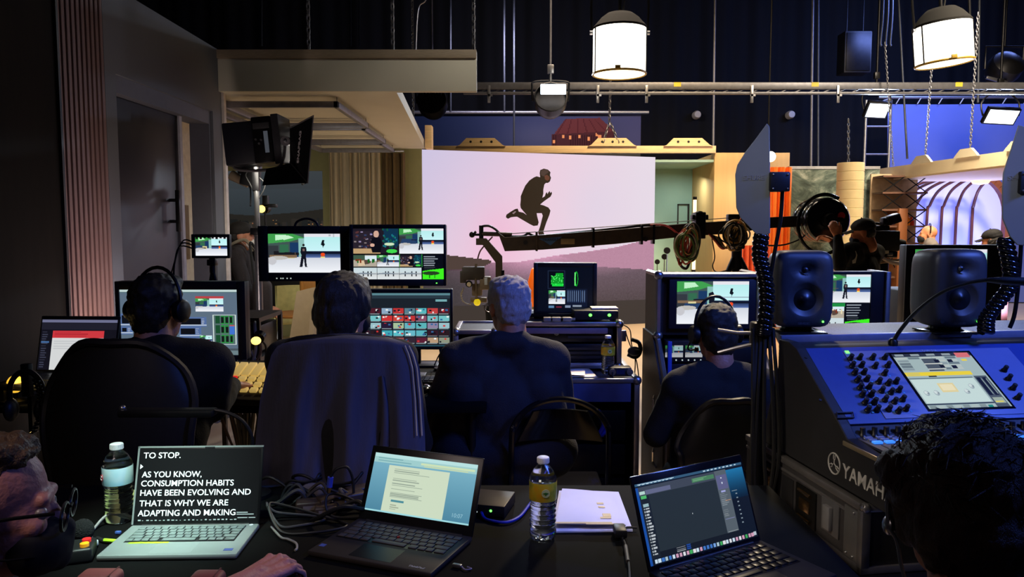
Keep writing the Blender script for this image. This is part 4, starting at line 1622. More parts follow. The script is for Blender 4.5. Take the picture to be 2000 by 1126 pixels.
# dark armchair-like beige seat, chairs and side table in the left set
SEAT = pm('beige_felt', (.66, .58, .46), .85, var=.05)
c0 = on(560, 660, .35)
t = thing('lounge_chair', 'beige high-backed lounge chair seen under the upper left monitor', 'chair', (at(548, 600, 6.6).x, 6.6, 0), R_(-60))
g = G()
def shell(u, v):
  a = (u - .5) * 2.3
  r = .36 - .02 * v
  z = .38 + .62 * v * (1 - .25 * abs(u - .5) ** 1.5)
  return V((r * math.sin(a) * 1.05, r * math.cos(a) - .0 + .10 * v, z))
g.grid(shell, 22, 10, thick=.06)
g.done('back_shell', SEAT, t, 60)
G().box((0, .02, .40), (.58, .52, .14), .05, seg=4).done('seat', SEAT, t)
G().box((0, .02, .22), (.50, .46, .22), .03).done('plinth', pm('plinth_beige', (.52, .46, .38), .8), t)
for i, (px, py, Y, rz, lab) in enumerate(((585, 600, 8.9, 20, 'pale green dining chair with thin dark legs, beside the small round table'), (632, 600, 9.9, -25, 'second pale green chair right of the small round table, partly hidden'))):
  c = at(px - 8, py, Y)
  t = thing('dining_chair', lab, 'chair', (c.x, Y, 0), R_(rz), 'pale green chairs')
  PG = pm('pale_green_vinyl', (.72, .70, .46), .6)
  G().box((0, 0, .46), (.46, .46, .07), .03, seg=3).done('seat', PG, t)
  G().grid(lambda u, v: V((.24 * math.sin((u - .5) * 2.2), .22 - .10 * (1 - math.cos((u - .5) * 2.2)) + .04 * v, .50 + .34 * v)), 12, 6, thick=.04).done('backrest', PG, t, 60)
  for sx in (-1, 1):
    for sy in (-1, 1):
      G().cyl((sx * .17, sy * .17, .44), (sx * .23, sy * .22, 0), .014, .010, n=8).done('leg', BLKM, t)
c = at(583, 610, 7.6)
t = thing('round_table', 'small round wooden table with a thin dark stem in the left set', 'table', (c.x, 7.6, 0))
zt_ = c.z
G().lathe([(0, zt_ - .03), (.26, zt_ - .03), (.27, zt_ - .015), (.26, zt_), (0, zt_)], 28).done('tabletop', pm('oak', (.66, .44, .22), .45, stretch=(1, 9, 9)), t)
G().cyl((.02, 0, .02), (.02, 0, zt_ - .03), .02).done('stem', BLKM, t)
G().lathe([(0, 0), (.2, 0), (.2, .015), (.03, .03), (0, .03)], 24).done('base', BLKM, t)
c = at(622, 590, 7.2)
t = thing('wooden_chair', 'yellow-brown wooden chair frame left of the bobbed-hair person', 'chair', (at(628, 590, 8.2).x, 8.2, 0), R_(15))
OAK = pm('oak_light', (.74, .52, .24), .45, stretch=(9, 9, .8))
for sx in (-.2, .2):
  G().cyl((sx, -.2, 0), (sx, -.2, 1.05), .02, n=10).done('post', OAK, t)
  G().cyl((sx, .2, 0), (sx, .2, .46), .02, n=10).done('leg', OAK, t)
G().bx(-.22, .22, -.21, -.18, .84, 1.03, .008).done('back_rail', OAK, t)
G().bx(-.22, .22, -.22, .22, .44, .49, .01).done('seat', OAK, t)

# ---------------------------------------------------------------- softbox on a stand
c0 = at(500, 330, 5.6)
t = thing('softbox_light', 'studio lamp with a black pyramid softbox on a metal stand, upper left', 'lamp', (c0.x, 5.6, 0))
zz = at(500, 270, 5.6).z
def sp(px, py, Y=5.6):
  q = at(px, py, Y)
  return V((q.x - c0.x, q.y - 5.6, q.z))
a = sp(447, 250)
b_ = sp(565, 318)
hx0, hx1, hz0, hz1 = sp(448, 250).x, sp(560, 250).x, sp(500, 322).z, sp(500, 240).z
M = Matrix.Translation(((hx0 + hx1) / 2, 0, (hz0 + hz1) / 2)) @ Matrix.Rotation(R_(-5), 4, 'Y')
w, h = hx1 - hx0, hz1 - hz0
HOUS = pm('lamp_housing_navy', (.09, .10, .14), .5)
G().bx(-w / 2, w * .02, -.13, .13, -h / 2, h / 2, .012, M=M).done('rear_housing', HOUS, t)
g = G().bx(w * .02, w * .36, -.15, .13, -h / 2 - .005, h / 2 + .02, .01, M=M)
hb = g.done('ballast_box', BLKM, t)
G().bx(w * .22, w * .29, -.154, -.150, -h * .28, h * .22, .0, M=M).done('display', pm('display_grey', (.55, .58, .62), .4, emit=(.16, .19, .22), est=1), hb)
G().bx(w * .05, w * .33, -.155, -.150, h * .28, h * .42, .002, M=M).done('side_label', pm('label_dark_grey', (.22, .22, .23), .5), hb)
g = G()
for xx in (.08, .13, .17):
  g.cyl(M @ V((w * xx, -.15, -h * .12 + .03 * (xx * 20 % 2))), M @ V((w * xx, -.16, -h * .12 + .03 * (xx * 20 % 2))), .008, n=8)
g.done('control_knob', STEEL, hb)
G().bx(w * .36, w * .49, -.15, .15, -h / 2 - .02, h / 2 + .03, .006, M=M).done('front_ring', pm('ring_grey', (.26, .26, .28), .5, .5), t)
# pyramid softbox: back opening to front rectangle facing right
kk = [sp(566, 250, 5.45), sp(566, 316, 5.45), sp(566, 318, 5.75), sp(566, 250, 5.75)]
ff = [sp(612, 226, 5.10), sp(601, 357, 5.10), sp(590, 362, 6.05), sp(596, 238, 6.05)]
SBX = pm('softbox_cloth', (.075, .075, .09), .75, var=.1)
g = G()
b2 = bmesh.new()
kv = [b2.verts.new(p) for p in kk]
fv = [b2.verts.new(p) for p in ff]
for i in range(4):
  b2.faces.new((kv[i], kv[(i + 1) % 4], fv[(i + 1) % 4], fv[i]))
bmesh.ops.solidify(b2, geom=b2.faces[:], thickness=.006)
bmesh.ops.recalc_face_normals(b2, faces=b2.faces[:])
g._new(b2)
sb = g.done('softbox', SBX, t, 0)
# lower face visible towards the camera
lowp = [sp(566, 318, 5.45), sp(601, 357, 5.10), sp(512, 362, 5.2), sp(520, 330, 5.45)]
b2 = bmesh.new()
b2.faces.new([b2.verts.new(p) for p in lowp])
bmesh.ops.solidify(b2, geom=b2.faces[:], thickness=.01)
G()._new(b2).done('lower_flap', SBX, t, 0)
b2 = bmesh.new()
b2.faces.new([b2.verts.new(p) for p in ff])
bmesh.ops.solidify(b2, geom=b2.faces[:], thickness=.004)
G()._new(b2).done('front_cloth', pm('diffuser_cloth', (.75, .75, .76), .8), sb, 0)
g = G()
for i in (0, 1):
  g.tube([kk[i], ff[i]], .005, n=6)
g.tube([ff[0], ff[1]], .004, n=6)
g.done('seam_rods', pm('seam_grey', (.42, .40, .42), .5), sb)
me = text_mesh('SNAPBAG', .050, .001, .001, 0, 'CENTER')
u_ = (ff[0] - ff[1]).normalized()
nrm = (ff[1] - kk[1]).normalized()
mid_ = (kk[0] + kk[1] + ff[0] + ff[1]) / 4
Mx = frame(mid_, u_, (kk[0] - ff[0]).normalized())
zax = Mx.to_3x3() @ V((0, 0, 1))
if zax.y > 0:
  Mx = frame(mid_, u_, -(kk[0] - ff[0]).normalized())
zax = Mx.to_3x3() @ V((0, 0, 1))
link('lettering', me, pm('lettering_grey', (.92, .90, .90), .6), sb, 0, M=Matrix.Translation(zax * .010 + u_ * 0) @ Mx @ Matrix.Translation((0, -.03, 0)))
kn = sp(557, 275, 5.42)
G().cyl(kn, kn + V((0, .05, 0)), .034, n=14).ell(kn, .014, 8).done('tilt_knob', ALU, t)
yk = [sp(557, 280, 5.44), sp(553, 312, 5.44), sp(540, 328, 5.44), sp(500, 333, 5.5), sp(462, 330, 5.5), sp(455, 318, 5.5)]
G().tube(yk, .011, smooth=5).done('yoke', pm('yoke_grey', (.45, .44, .45), .4, .7), t)
zp = sp(500, 326).z
CHR = pm('stand_tube', (.55, .55, .56), .3, .8)
G().cyl((0, 0, .35), (0, 0, zp), .018).cyl((0, 0, .12), (0, 0, 1.45), .025).done('stand_pole', CHR, t)
G().box((0, -.03, 1.50), (.07, .07, .05), .008).cyl((0, -.03, 1.5), (.07, -.06, 1.5), .012).box((0, 0, zp - .1), (.05, .05, .14), .006).done('stand_collar', BLKM, t)
for k in range(3):
  a = R_(90 + 120 * k)
  G().cyl((0, 0, .55), (.5 * math.cos(a), .5 * math.sin(a), .015), .012, n=8).done('stand_leg', CHR, t)
G().tube([sp(488, 330), sp(480, 342), sp(489, 360), sp(497, 380), sp(499, 410)], .005, smooth=6).tube([sp(505, 345), sp(518, 362), sp(503, 392), sp(497, 400)], .004, smooth=6).done('cable', RUB, t)
G().box(sp(490, 342, 5.7), (.12, .10, .16), .01, rot=(0, .2, 0)).done('bracket', BLKM, t)
light('AREA', 'left_set_fill', (-1.62, 5.62, 2.02), (-1.75, 7.6, .55), 16, (1, .92, .76), .5, .5, 120)  # added light for the dim left set, placed at the softbox front
# small fixture behind the stand and little yellow lamp
c = at(467, 350, 5.75)
t = thing('clip_spot', 'small grey clip-on spot lamp left of the softbox stand', 'lamp', c)
G().lathe([(0, -.08), (.025, -.08), (.04, .06), (.035, .07), (0, .04)], 14, M=Matrix.Rotation(R_(-60), 4, 'Y')).done('shade', pm('dusty_shade', (.52, .46, .38), .5), t)
G().tube([(.05, 0, -.03), (.08, 0, -.06), (.11, -.08, -.13), (.125, -.135, -.2)], .006, smooth=5).done('arm', BLKM, t)
G().box((.02, 0, .06), (.05, .04, .04), .006).done('clamp', BLKM, t)
c = at(515, 408, 6.9)
t = thing('spot_lamp', 'small spot lamp with a yellow glow right of the softbox stand', 'lamp', c)
G().ell((-.01, -.03, .0), .034, 12).done('glowing_bulb', pm('yellow_glow', (1, .9, .6), .4, emit=(1, .85, .45), est=1.8), t)
G().lathe([(.04, 0), (.05, .06), (.03, .12), (0, .12)], 14, M=Matrix.Rotation(R_(-80), 4, 'X')).box((.06, 0, .03), (.12, .05, .03), .006).box((.02, 0, .07), (.05, .05, .10), .006).done('housing', BLKM, t)
G().cyl((0, .04, -.8), (0, .04, 0), .008).done('stem', BLKM, t)

# ---------------------------------------------------------------- crane (jib)
YJ = 7.6
JB = pm('crane_brown_black', (.26, .21, .17), .5, .2, var=.2)
o0 = at(1440, 445, YJ)
t = thing('camera_crane', 'long dark camera crane arm with coiled cables reaching across the video wall', 'crane', (o0.x, YJ, 0))
def jp(px, py, dy=0):
  q = at(px, py, YJ + dy)
  return V((q.x - o0.x, dy, q.z))
def beam(pts, name, mat, thick, parent=t):
  """outline in photo pixels on the crane plane, extruded"""
  q = [jp(*p) for p in pts]
  return G().prism([(p.x, p.z) for p in q], thick, M=Matrix.Translation((0, thick / 2, 0)) @ XZ, bev=.004).done(name, mat, parent, 20)
boom = beam([(972, 452), (986, 463), (1060, 458), (1200, 448), (1330, 437), (1420, 431), (1420, 456), (1330, 462), (1200, 476), (1060, 487), (986, 490)], 'boom', JB, .12)
beam([(1420, 429), (1505, 424), (1600, 419), (1600, 441), (1505, 445), (1420, 455)], 'rear_boom', pm('crane_black', (.13, .11, .11), .5, .2), .11)
G().tube([jp(940, 456), jp(1000, 458)], .022, n=10).done('nose_tube', JB, t)
g = G().tube([jp(940, 440), jp(940, 465)], .022, n=10).ell(jp(922, 458), .03, 10).tube([jp(922, 458), jp(940, 458)], .012).tube([jp(918, 461), jp(930, 452)], .012)
g.done('nose_fitting', BLKM, t)
G().tube([jp(938, 448), jp(942, 442), jp(955, 441), (jp(967, 447)), jp(975, 455)], .012, smooth=6).done('nose_hose', RUB, t)
G().tube([jp(962, 462), jp(950, 475), jp(938, 490), jp(933, 505)], .007, smooth=6).done('head_cable', pm('cable_red_brown', (.34, .14, .12), .5), t)
beam([(930, 465), (950, 465), (981, 500), (982, 552), (968, 552), (968, 512), (943, 478), (930, 478)], 'drop_bracket', pm('bracket_olive', (.30, .25, .19), .5), .08)
# wire rope along the top and cable on the boom
G().tube([jp(998, 456), jp(1150, 445), jp(1320, 433), jp(1440, 424)], .004, n=6).done('stay_wire', pm('wire_grey', (.42, .38, .36), .5), t)
G().tube([jp(985, 461), jp(1020, 461), jp(1032, 456), jp(1050, 461), jp(1100, 456), jp(1200, 446), jp(1262, 440), jp(1300, 440)], .012, smooth=6).done('boom_cable', RUB, t)
G().tube([jp(1270, 439, -.04), jp(1300, 440, -.08), jp(1325, 457, -.09)], .009, smooth=6).done('boom_cable', pm('cable_pink_red', (.72, .26, .28), .5), t)
for k, (px, py) in enumerate(((1048, 471), (1158, 464), (1252, 458), (1275, 457))):
  q = jp(px, py)
  G().box(q, (.02, .135, .19), .003).done('strap', BLKM if k else JB, t)
for k, (px, py) in enumerate(((1026, 473), (1261, 467))):
  q = jp(px, py, -.066)
  G().cyl(q, q - V((0, .01, 0)), .022, n=12).done('bolt', BLK, t)
pl = G().box(jp(1109, 471, -.064), (.135, .012, .055), .004).done('name_plate', pm('plate_tan', (.58, .48, .32), .5), t)
tri = [jp(1052, 466, -.062), jp(1098, 462, -.062), jp(1086, 470, -.062), (jp(1075, 479, -.062)), jp(1063, 471, -.062)]
lg = G().prism([(p.x, p.z) for p in tri], .004, M=Matrix.Translation((0, -.061, 0)) @ XZ).done('wing_logo', pm('logo_blue', (.24, .36, .52), .5), t, 0)
me = text_mesh('TRIANGLE', .034, .0008, .0005, 0, 'CENTER')
link('logo_lettering', me, pm('logo_dark', (.08, .10, .16), .5), lg, 0, M=Matrix.Translation(jp(1075, 470, -.067)) @ Matrix.Rotation(R_(3.6), 4, 'Y').inverted() @ Matrix.Rotation(PI / 2, 4, 'X'))
# fulcrum and tripod
G().box(jp(1365, 440), (.10, .16, .26), .01).box(jp(1366, 424), (.16, .10, .05), .01).cyl(jp(1365, 420) - V((0, .06, 0)), jp(1365, 420) + V((0, .06, 0)), .04).done('boom_clamp', BLKM, t)
G().box(jp(1434, 424), (.14, .1, .06), .01).done('top_block', BLKM, t)
G().box(jp(1440, 466), (.12, .14, .20), .015).done('fulcrum', BLKM, t)
zf = jp(1440, 480).z
G().cyl((0, 0, zf - .25), (0, 0, zf + .05), .05).done('tripod_head', BLKM, t)
for k, a in enumerate((R_(200), R_(-20), R_(80))):
  G().cyl((.03 * math.cos(a), .03 * math.sin(a), zf - .12), (.62 * math.cos(a), .62 * math.sin(a), .03), .028, .022, n=10).done('tripod_leg', BLKM, t)
G().tube([(-.28, -.08, zf - .55), (.0, 0, zf - .60), (.28, -.08, zf - .55)], .01).done('spreader', BLKM, t)
rr = random.Random(3)
def coil(cx, cy, rx, ry, n, name, mats, d0=-.11):
  for i in range(n):
    q = jp(cx + rr.uniform(-9, 9), cy + rr.uniform(-9, 9), d0 + rr.uniform(-.03, .03))
    sx, sz = rx * rr.uniform(.35, 1.1) / F * YJ, ry * rr.uniform(.5, 1.15) / F * YJ
    ph = rr.uniform(-1, 1)
    pts = [q + V((sx * math.cos(a) * math.cos(ph) - .3 * sz * math.sin(a) * math.sin(ph), rr.uniform(-.012, .012), sz * math.sin(a) + .3 * sx * math.cos(a) * math.sin(ph))) for a in np.linspace(0, 2 * PI, 9)[:-1]]
    G().tube(pts, rr.choice((.007, .008, .010)), n=6, closed=True, smooth=4).done(name, mats[i % len(mats)], t)
CC = [pm('cable_coral', (.80, .38, .30), .5), pm('cable_yellow_tan', (.78, .60, .30), .5), RUB, pm('cable_pink_red', (.72, .26, .28), .5), pm('cable_green', (.40, .50, .28), .5), pm('cable_pale', (.78, .74, .66), .5), pm('cable_dark_grey', (.24, .23, .23), .6)]
coil(1342, 476, 20, 32, 28, 'coiled_cable', CC)
coil(1436, 460, 24, 22, 16, 'coiled_cable', [CC[6], CC[2], CC[5], CC[1], CC[2]], -.13)
G().tube([jp(1322, 455, -.1), jp(1318, 480, -.1), jp(1328, 515, -.1), jp(1340, 524, -.1), jp(1347, 510, -.1)], .014, smooth=6).done('coiled_cable', RUB, t)
for i in range(8):
  x0 = 1384 + i * 3
  G().tube([jp(x0, 456 + i, -.06), jp(x0 + 12, 470 + 2 * i, -.10), jp(1412 + 2 * i, 486 - i, -.10), jp(1428 + i, 470 - i, -.1), jp(1440 - i, 440 + 2 * i, -.1), jp(1448, 425 + i, -.08)], .008, n=6, smooth=6).done('drooping_cable', CC[(i * 3) % 7], t)
G().tube([jp(1390, 462, -.06), jp(1396, 500, -.06), jp(1392, 520, -.06), jp(1402, 531, -.06), jp(1440, 522, -.03)], .006, smooth=6).done('drooping_cable', RUB, t)
G().tube([jp(1585, 442, -.05), jp(1565, 465, -.05), jp(1530, 478, -.05), jp(1490, 479, -.05)], .008, smooth=6).done('drooping_cable', RUB, t)
# counterweights and steering ring
q = jp(1600, 430, -.05)
g = G()
for k in range(4):
  y = -.22 + k * .10
  g.lathe([(.05, y), (.20, y), (.215, y + .02), (.215, y + .07), (.20, y + .09), (.05, y + .09)], 30, M=Matrix.Translation(q) @ Matrix.Rotation(-PI / 2, 4, 'X'))
g.done('counterweight', BLKG, t)
g = G().lathe([(0, -.30), (.06, -.30), (.07, -.24), (.07, .25), (0, .25)], 20, M=Matrix.Translation(q) @ Matrix.Rotation(-PI / 2, 4, 'X'))
g.box(q + V((.08, -.24, 0)), (.1, .04, .05), .01)
g.done('weight_spindle', BLKM, t)
G().cyl(q + V((.11, -.235, .04)), q + V((.11, -.25, .04)), .036, n=18).done('red_cap', pm('red_cap', (.78, .12, .18), .4), t)
ring = [q + V((-.06 + .25 * math.cos(a), -.28, -.04 + .28 * math.sin(a))) for a in np.linspace(R_(60), R_(300), 12)]
G().tube(ring + [q + V((.05, -.28, -.35)), q + V((.2, -.26, -.46))], .017, smooth=4).done('steering_ring', BLKG, t)
# remote head with camera hanging under the nose
hd = thing('remote_camera', 'remote-head camera with lens hanging under the tip of the crane arm', 'camera', (at(935, 560, YJ).x, YJ, at(935, 600, YJ).z))
def cp(px, py, dy=0):
  q = at(px, py, YJ + dy)
  return V((q.x - hd.location.x, dy, q.z - hd.location.z))
CAMT = pm('camera_dusty_grey', (.46, .40, .32), .5, .3, var=.25)
G().box(cp(925, 533), (.22, .16, .13), .012).box(cp(905, 540, -.02), (.06, .1, .12), .008).done('camera_body', pm('camera_brown_black', (.22, .19, .16), .5), hd)
G().box(cp(948, 552, -.02), (.11, .12, .13), .012).box(cp(932, 565, 0), (.10, .10, .12), .01).box(cp(935, 585, 0), (.16, .08, .05), .008).tube([cp(930, 515, -.05), cp(929, 545, -.07), cp(931, 585, -.05)], .012).done('pan_motor', CAMT, hd)
G().cyl(cp(916, 554, -.05), cp(916, 554, -.13), .03, .034, n=18).done('lens_barrel', BLKM, hd)
G().ell(cp(916, 555, -.135), (.022, .008, .022), 14).done('front_lens', pm('lens_glass_pale', (.82, .76, .62), .15), hd)
G().ell(cp(932, 590, -.05), .035, 14).done('yellow_lamp', pm('yellow_bulb', (.85, .75, .15), .35, emit=(.85, .75, .1), est=.7), hd)
g = G()
for k in range(9):
  a = k / 8
  g.ell(cp(905 - 4 * math.sin(a * 3), 563 + 24 * a + 2 * math.sin(a * 9), -.04), .010, 6)
g.tube([cp(905, 563, -.04), cp(900, 575, -.04), cp(907, 590, -.04), cp(920, 594, -.04)], .005, smooth=5)
g.done('cord', pm('cord_pale', (.62, .58, .52), .6), hd)
G().box(cp(949, 549, -.085), (.03, .01, .07), .003).done('pale_plate', pm('plate_pale', (.72, .74, .74), .4), hd)
G().tube([cp(975, 552, 0), cp(975, 570, 0), cp(955, 578, 0)], .022, smooth=4).box(cp(967, 551), (.05, .08, .05), .006).done('arm_joint', CAMT, hd)
# black tripod-shaped bag hook behind the grey head
c = at(982, 560, 7.0)
t2 = thing('hanging_bag', 'black bag-shaped cover hanging just behind the grey-haired man', 'bag', (c.x, 7.0, 0))
zz = at(982, 540, 7.0).z
G().lathe([(0, zz + .0), (.05, zz - .02), (.10, zz - .12), (.16, zz - .32), (.15, zz - .5), (0, zz - .52)], 16).done('cover', BLKC, t2, 60)
G().cyl((0, 0, 0), (0, 0, zz + .06), .015).lathe([(0, 0), (.2, 0), (.2, .015), (0, .03)], 20).done('stand', BLKM, t2)

# orange cone prop on a pale stand
c = at(1041, 560, 8.6)
t2 = thing('orange_cone', 'bright orange cone prop on a pale stand left of the black audio monitor', 'prop', (c.x, 8.6, 0))
zt_, zm, zb = at(1041, 522, 8.6).z, at(1041, 572, 8.6).z, at(1041, 598, 8.6).z
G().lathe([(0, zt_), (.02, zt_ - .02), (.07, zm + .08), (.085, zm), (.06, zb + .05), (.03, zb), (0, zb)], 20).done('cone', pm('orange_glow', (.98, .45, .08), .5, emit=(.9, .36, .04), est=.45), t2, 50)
G().lathe([(.03, zb), (.035, zb - .12), (.06, zb - .30), (.12, zb - .36), (.12, 0.02), (.2, 0), (0, 0)], 20).done('pedestal', pm('pale_stand', (.84, .76, .58), .5), t2)

# ---------------------------------------------------------------- studio camera with operator's viewfinder, far right of the column
YQ = 7.6
c0 = at(1722, 480, YQ)
t = thing('broadcast_camera', 'black broadcast camera with raised viewfinder on a pedestal right of the crane operator', 'camera', (c0.x, YQ, 0))
def qp(px, py, dy=0):
  q = at(px, py, YQ + dy)
  return V((q.x - c0.x, dy, q.z))
G().box(qp(1722, 470), (.26, .22, .20), .015).box(qp(1712, 445), (.20, .14, .05), .01).done('camera_body', BLK, t)
G().box(qp(1742, 428, -.05), (.13, .13, .085), .012, rot=(0, -.35, 0)).box(qp(1728, 432, -.05), (.07, .08, .07), .01).done('viewfinder', BLKM, t)
G().box(qp(1751, 428, -.12), (.085, .012, .075), .004, rot=(0, -.35, 0)).done('viewfinder_screen', pm('viewfinder_blue', (.06, .08, .14), .2), t)
G().cyl(qp(1742, 475), qp(1765, 478), .06, .05).done('lens', BLKM, t)
G().tube([qp(1700, 443), qp(1708, 436), qp(1722, 438), qp(1728, 446)], .012, smooth=4).done('carry_handle', BLKM, t)
G().box(qp(1728, 496), (.16, .2, .06), .01).done('pan_head', BLKM, t)
G().tube([qp(1718, 500, -.1), qp(1740, 512, -.2), qp(1762, 515, -.3)], .02).cyl(qp(1716, 513, -.1), qp(1770, 505, -.2), .012).done('pan_handle', pm('handle_tan', (.45, .36, .28), .5), t)
zz = qp(1728, 505).z
G().cyl((0, 0, .25), (0, 0, zz), .07).lathe([(0, .05), (.34, .05), (.34, .12), (.12, .25), (0, .25)], 24).done('pedestal', BLKM, t)
for k in range(3):
  a = 2 * PI * k / 3
  G().cyl((.3 * math.cos(a), .3 * math.sin(a) - .02, .04), (.3 * math.cos(a), .3 * math.sin(a) + .02, .04), .04).done('wheel', RUB, t)
for i in range(3):
  q = qp(1722 + 8 * i, 488 + 4 * i, -.12)
  G().box(q, (.05, .03, .03), .004).done('connector', CREAM if i == 1 else STEEL, t)

# ---------------------------------------------------------------- racks right of the grey haired man
def flight_case(x0, x1, y0, y1, z0, z1, label, name='flight_case', wheels=False, front_open=True):
  t = thing(name, label, 'flight case', ((x0 + x1) / 2, (y0 + y1) / 2, z0))
  hx, hy, h = (x1 - x0) / 2, (y1 - y0) / 2, z1 - z0
  zb = .10 if wheels else 0
  g = G()
  g.bx(-hx, -hx + .012, -hy, hy, zb, h)
  g.bx(hx - .012, hx, -hy, hy, zb, h)
  g.bx(-hx + .012, hx - .012, -hy, hy, h - .012, h)
  g.bx(-hx + .012, hx - .012, -hy, hy, zb, zb + .012)
  g.bx(-hx + .012, hx - .012, hy - .012, hy, zb + .012, h - .012)
  g.done('panels', CASEM, t, 0)
  g = G()
  e = .022
  for sx in (-1, 1):
    for sy in (-1, 1):
      g.bx(sx * hx - e / 2 - .002, sx * hx + e / 2 + .002, sy * hy - e / 2, sy * hy + e / 2, zb, h, .003)
    for z in (zb, h):
      g.bx(sx * hx - e / 2 - .002, sx * hx + e / 2 + .002, -hy, hy, z - e / 2, z + e / 2, .003)
  for sy in (-1, 1):
    for z in (zb, h):
      g.bx(-hx, hx, sy * hy - e / 2, sy * hy + e / 2, z - e / 2, z + e / 2, .003)
  g.done('edge_extrusion', EXTR, t)
  for sx in (-1, 1):
    for z in (zb, h):
      G().ell((sx * hx, -hy, z), .024, 10).done('ball_corner', STEEL, t)
  if wheels:
    for sx in (-1, 1):
      for sy in (-1, 1):
        G().cyl((sx * (hx - .08) - .02, sy * (hy - .08), .05), (sx * (hx - .08) + .02, sy * (hy - .08), .05), .05).bx(sx * (hx - .08) - .03, sx * (hx - .08) + .03, sy * (hy - .08) - .03, sy * (hy - .08) + .03, .075, .1).done('caster', RUB, t)
  # butterfly latch and recessed handle on the right side
  for sx in (-1, 1):
    g = G()
    g.bx(sx * hx - .004, sx * hx + .008, -.10, .0, h * .62, h * .62 + .10, .003)
    g.tube([(sx * (hx + .012), -.08, h * .62 + .02), (sx * (hx + .025), -.05, h * .62 + .05), (sx * (hx + .012), -.02, h * .62 + .08)], .005, n=6)
    g.done('butterfly_latch', CHROME, t)
  return t, hx, hy, h


xa0, xa1 = at(1010, 640, 3.9).x, at(1212, 640, 3.9).x
zB = .785
tB, hx, hy, h = flight_case(xa0 + .08, at(1250, 745, 3.7).x - .015, 3.7, 4.35, 0, zB, 'lower wheeled flight case with a blue-lit front, papers and a bottle on top', wheels=True)
G().bx(-hx + .03, hx - .03, -hy - .006, -hy + .006, .68, .775).done('top_band', pm('case_band_blue_lit', (.24, .28, .45), .5), tB)  # blue tint puts the blue light on the case front into the colour
for k in range(3):
  G().bx(-hx + .05, hx - .05, -hy + .02, hy - .05, .14 + k * .17, .29 + k * .17, .004).done('rack_unit', BLKM, tB)
g = G()
for k in range(6):
  g.bx(.05 + .03 * (k % 3), .066 + .03 * (k % 3), -hy + .012, -hy + .02, .50 + .03 * (k // 3), .512 + .03 * (k // 3))
g.tube([(.06, -hy - .01, .64), (.09, -hy - .03, .58), (.07, -hy - .02, .52), (.12, -hy - .02, .55)], .012, smooth=5)
g.done('blue_cable', pm('ethernet_blue', (.10, .16, .62), .45), tB)
tA, hx, hy, h = flight_case(xa0, xa1, 3.95, 4.45, zB + .024, 1.03, 'upper rack case with two black amplifiers carrying the audio monitor')
for k, z0_ in enumerate((.02, .125)):
  G().bx(-hx + .03, hx - .03, -hy + .01, hy - .05, z0_, z0_ + .095, .004).done('amplifier', BLKM, tA)
  g = G().cyl((.0 - .06, -hy - .006, z0_ + .05), (-.06, -hy + .01, z0_ + .05), .014, n=12).cyl((-.10, -hy - .004, z0_ + .07), (-.10, -hy + .01, z0_ + .07), .007, n=10)
  g.done('knob', CHROME, tA)
  g = G()
  for j in range(3):
    g.bx(.0, .20, -hy + .003, -hy + .011, z0_ + .02 + j * .022, z0_ + .034 + j * .022)
  g.done('vent', BLK, tA)
G().bx(-hx + .02, hx - .06, -hy - .012, -hy + .01, h - .05, h - .02, .004).done('front_lip', pm('lip_pinkish', (.42, .36, .42), .5), tA)
G().bx(-hx + .02, hx - .06, -hy - .006, -hy + .01, -.002, .018, .003).done('bottom_lip', EXTR, tA)

cv = Cv(160, 130)
pic_audio(cv)
cv.rect(.18, .08, .50, .50, (.10, .14, .22))
cv.rect(.20, .10, .48, .48, (.01, .03, .06))
cv.poly([(.24, .40), (.25, .22), (.32, .20), (.33, .14), (.46, .14), (.47, .40)], (.05, .60, .15))
cv.rect(.26, .38, .47, .44, (.10, .85, .25))
for k in range(30):
  x, y = .24 + random.random() * .22, .17 + random.random() * .22
  cv.rect(x, y, x + .012, y + .02, (.35, 1, .45))
cv.ell(.70, .27, .035, .17, (.05, .65, .15))
cv.ell(.705, .27, .018, .13, (.01, .10, .05))
cv.rect(.67, .12, .69, .42, (.45, 1, .5))
cv.paste(pic_studio, .20, .53, .50, .84)
cv.rect(.52, .49, .90, .90, (.06, .09, .17))
for k in range(9):
  cv.rect(.545 + k * .037, .52, .565 + k * .037, .80, (.20, .28, .42))
  cv.rect(.55 + k * .037, .55, .556 + k * .037, .78, (.5, .58, .7))
cv.rect(.20, .88, .30, .93, (.35, .5, .65))
cv.rect(.34, .89, .44, .92, (.45, .12, .2))
cv.rect(.50, .87, .60, .92, (.5, .56, .66))
cv.rect(.64, .86, .80, .90, (.55, .6, .66))
t, (w, h_, b_, k) = monitor('black monitor with green scopes on the amplifier rack, centre', (1042, 513, 1166, 624), 4.2, (8, 8, 8, 17), cv, R_(-4), .09, foot=False, zdesk=1.042)
G().bx(-.2, .2, -.06, .14, 0, .02, .005).bx(-.1, .1, .03, .08, .01, b_ + .05, .005).done('stand_foot', BLKM, t)
G().bx(-.05, .03, -.0055, -.004, b_ + .02, b_ + .027).done('front_mark', pm('mark_grey', (.4, .42, .48), .5), t)
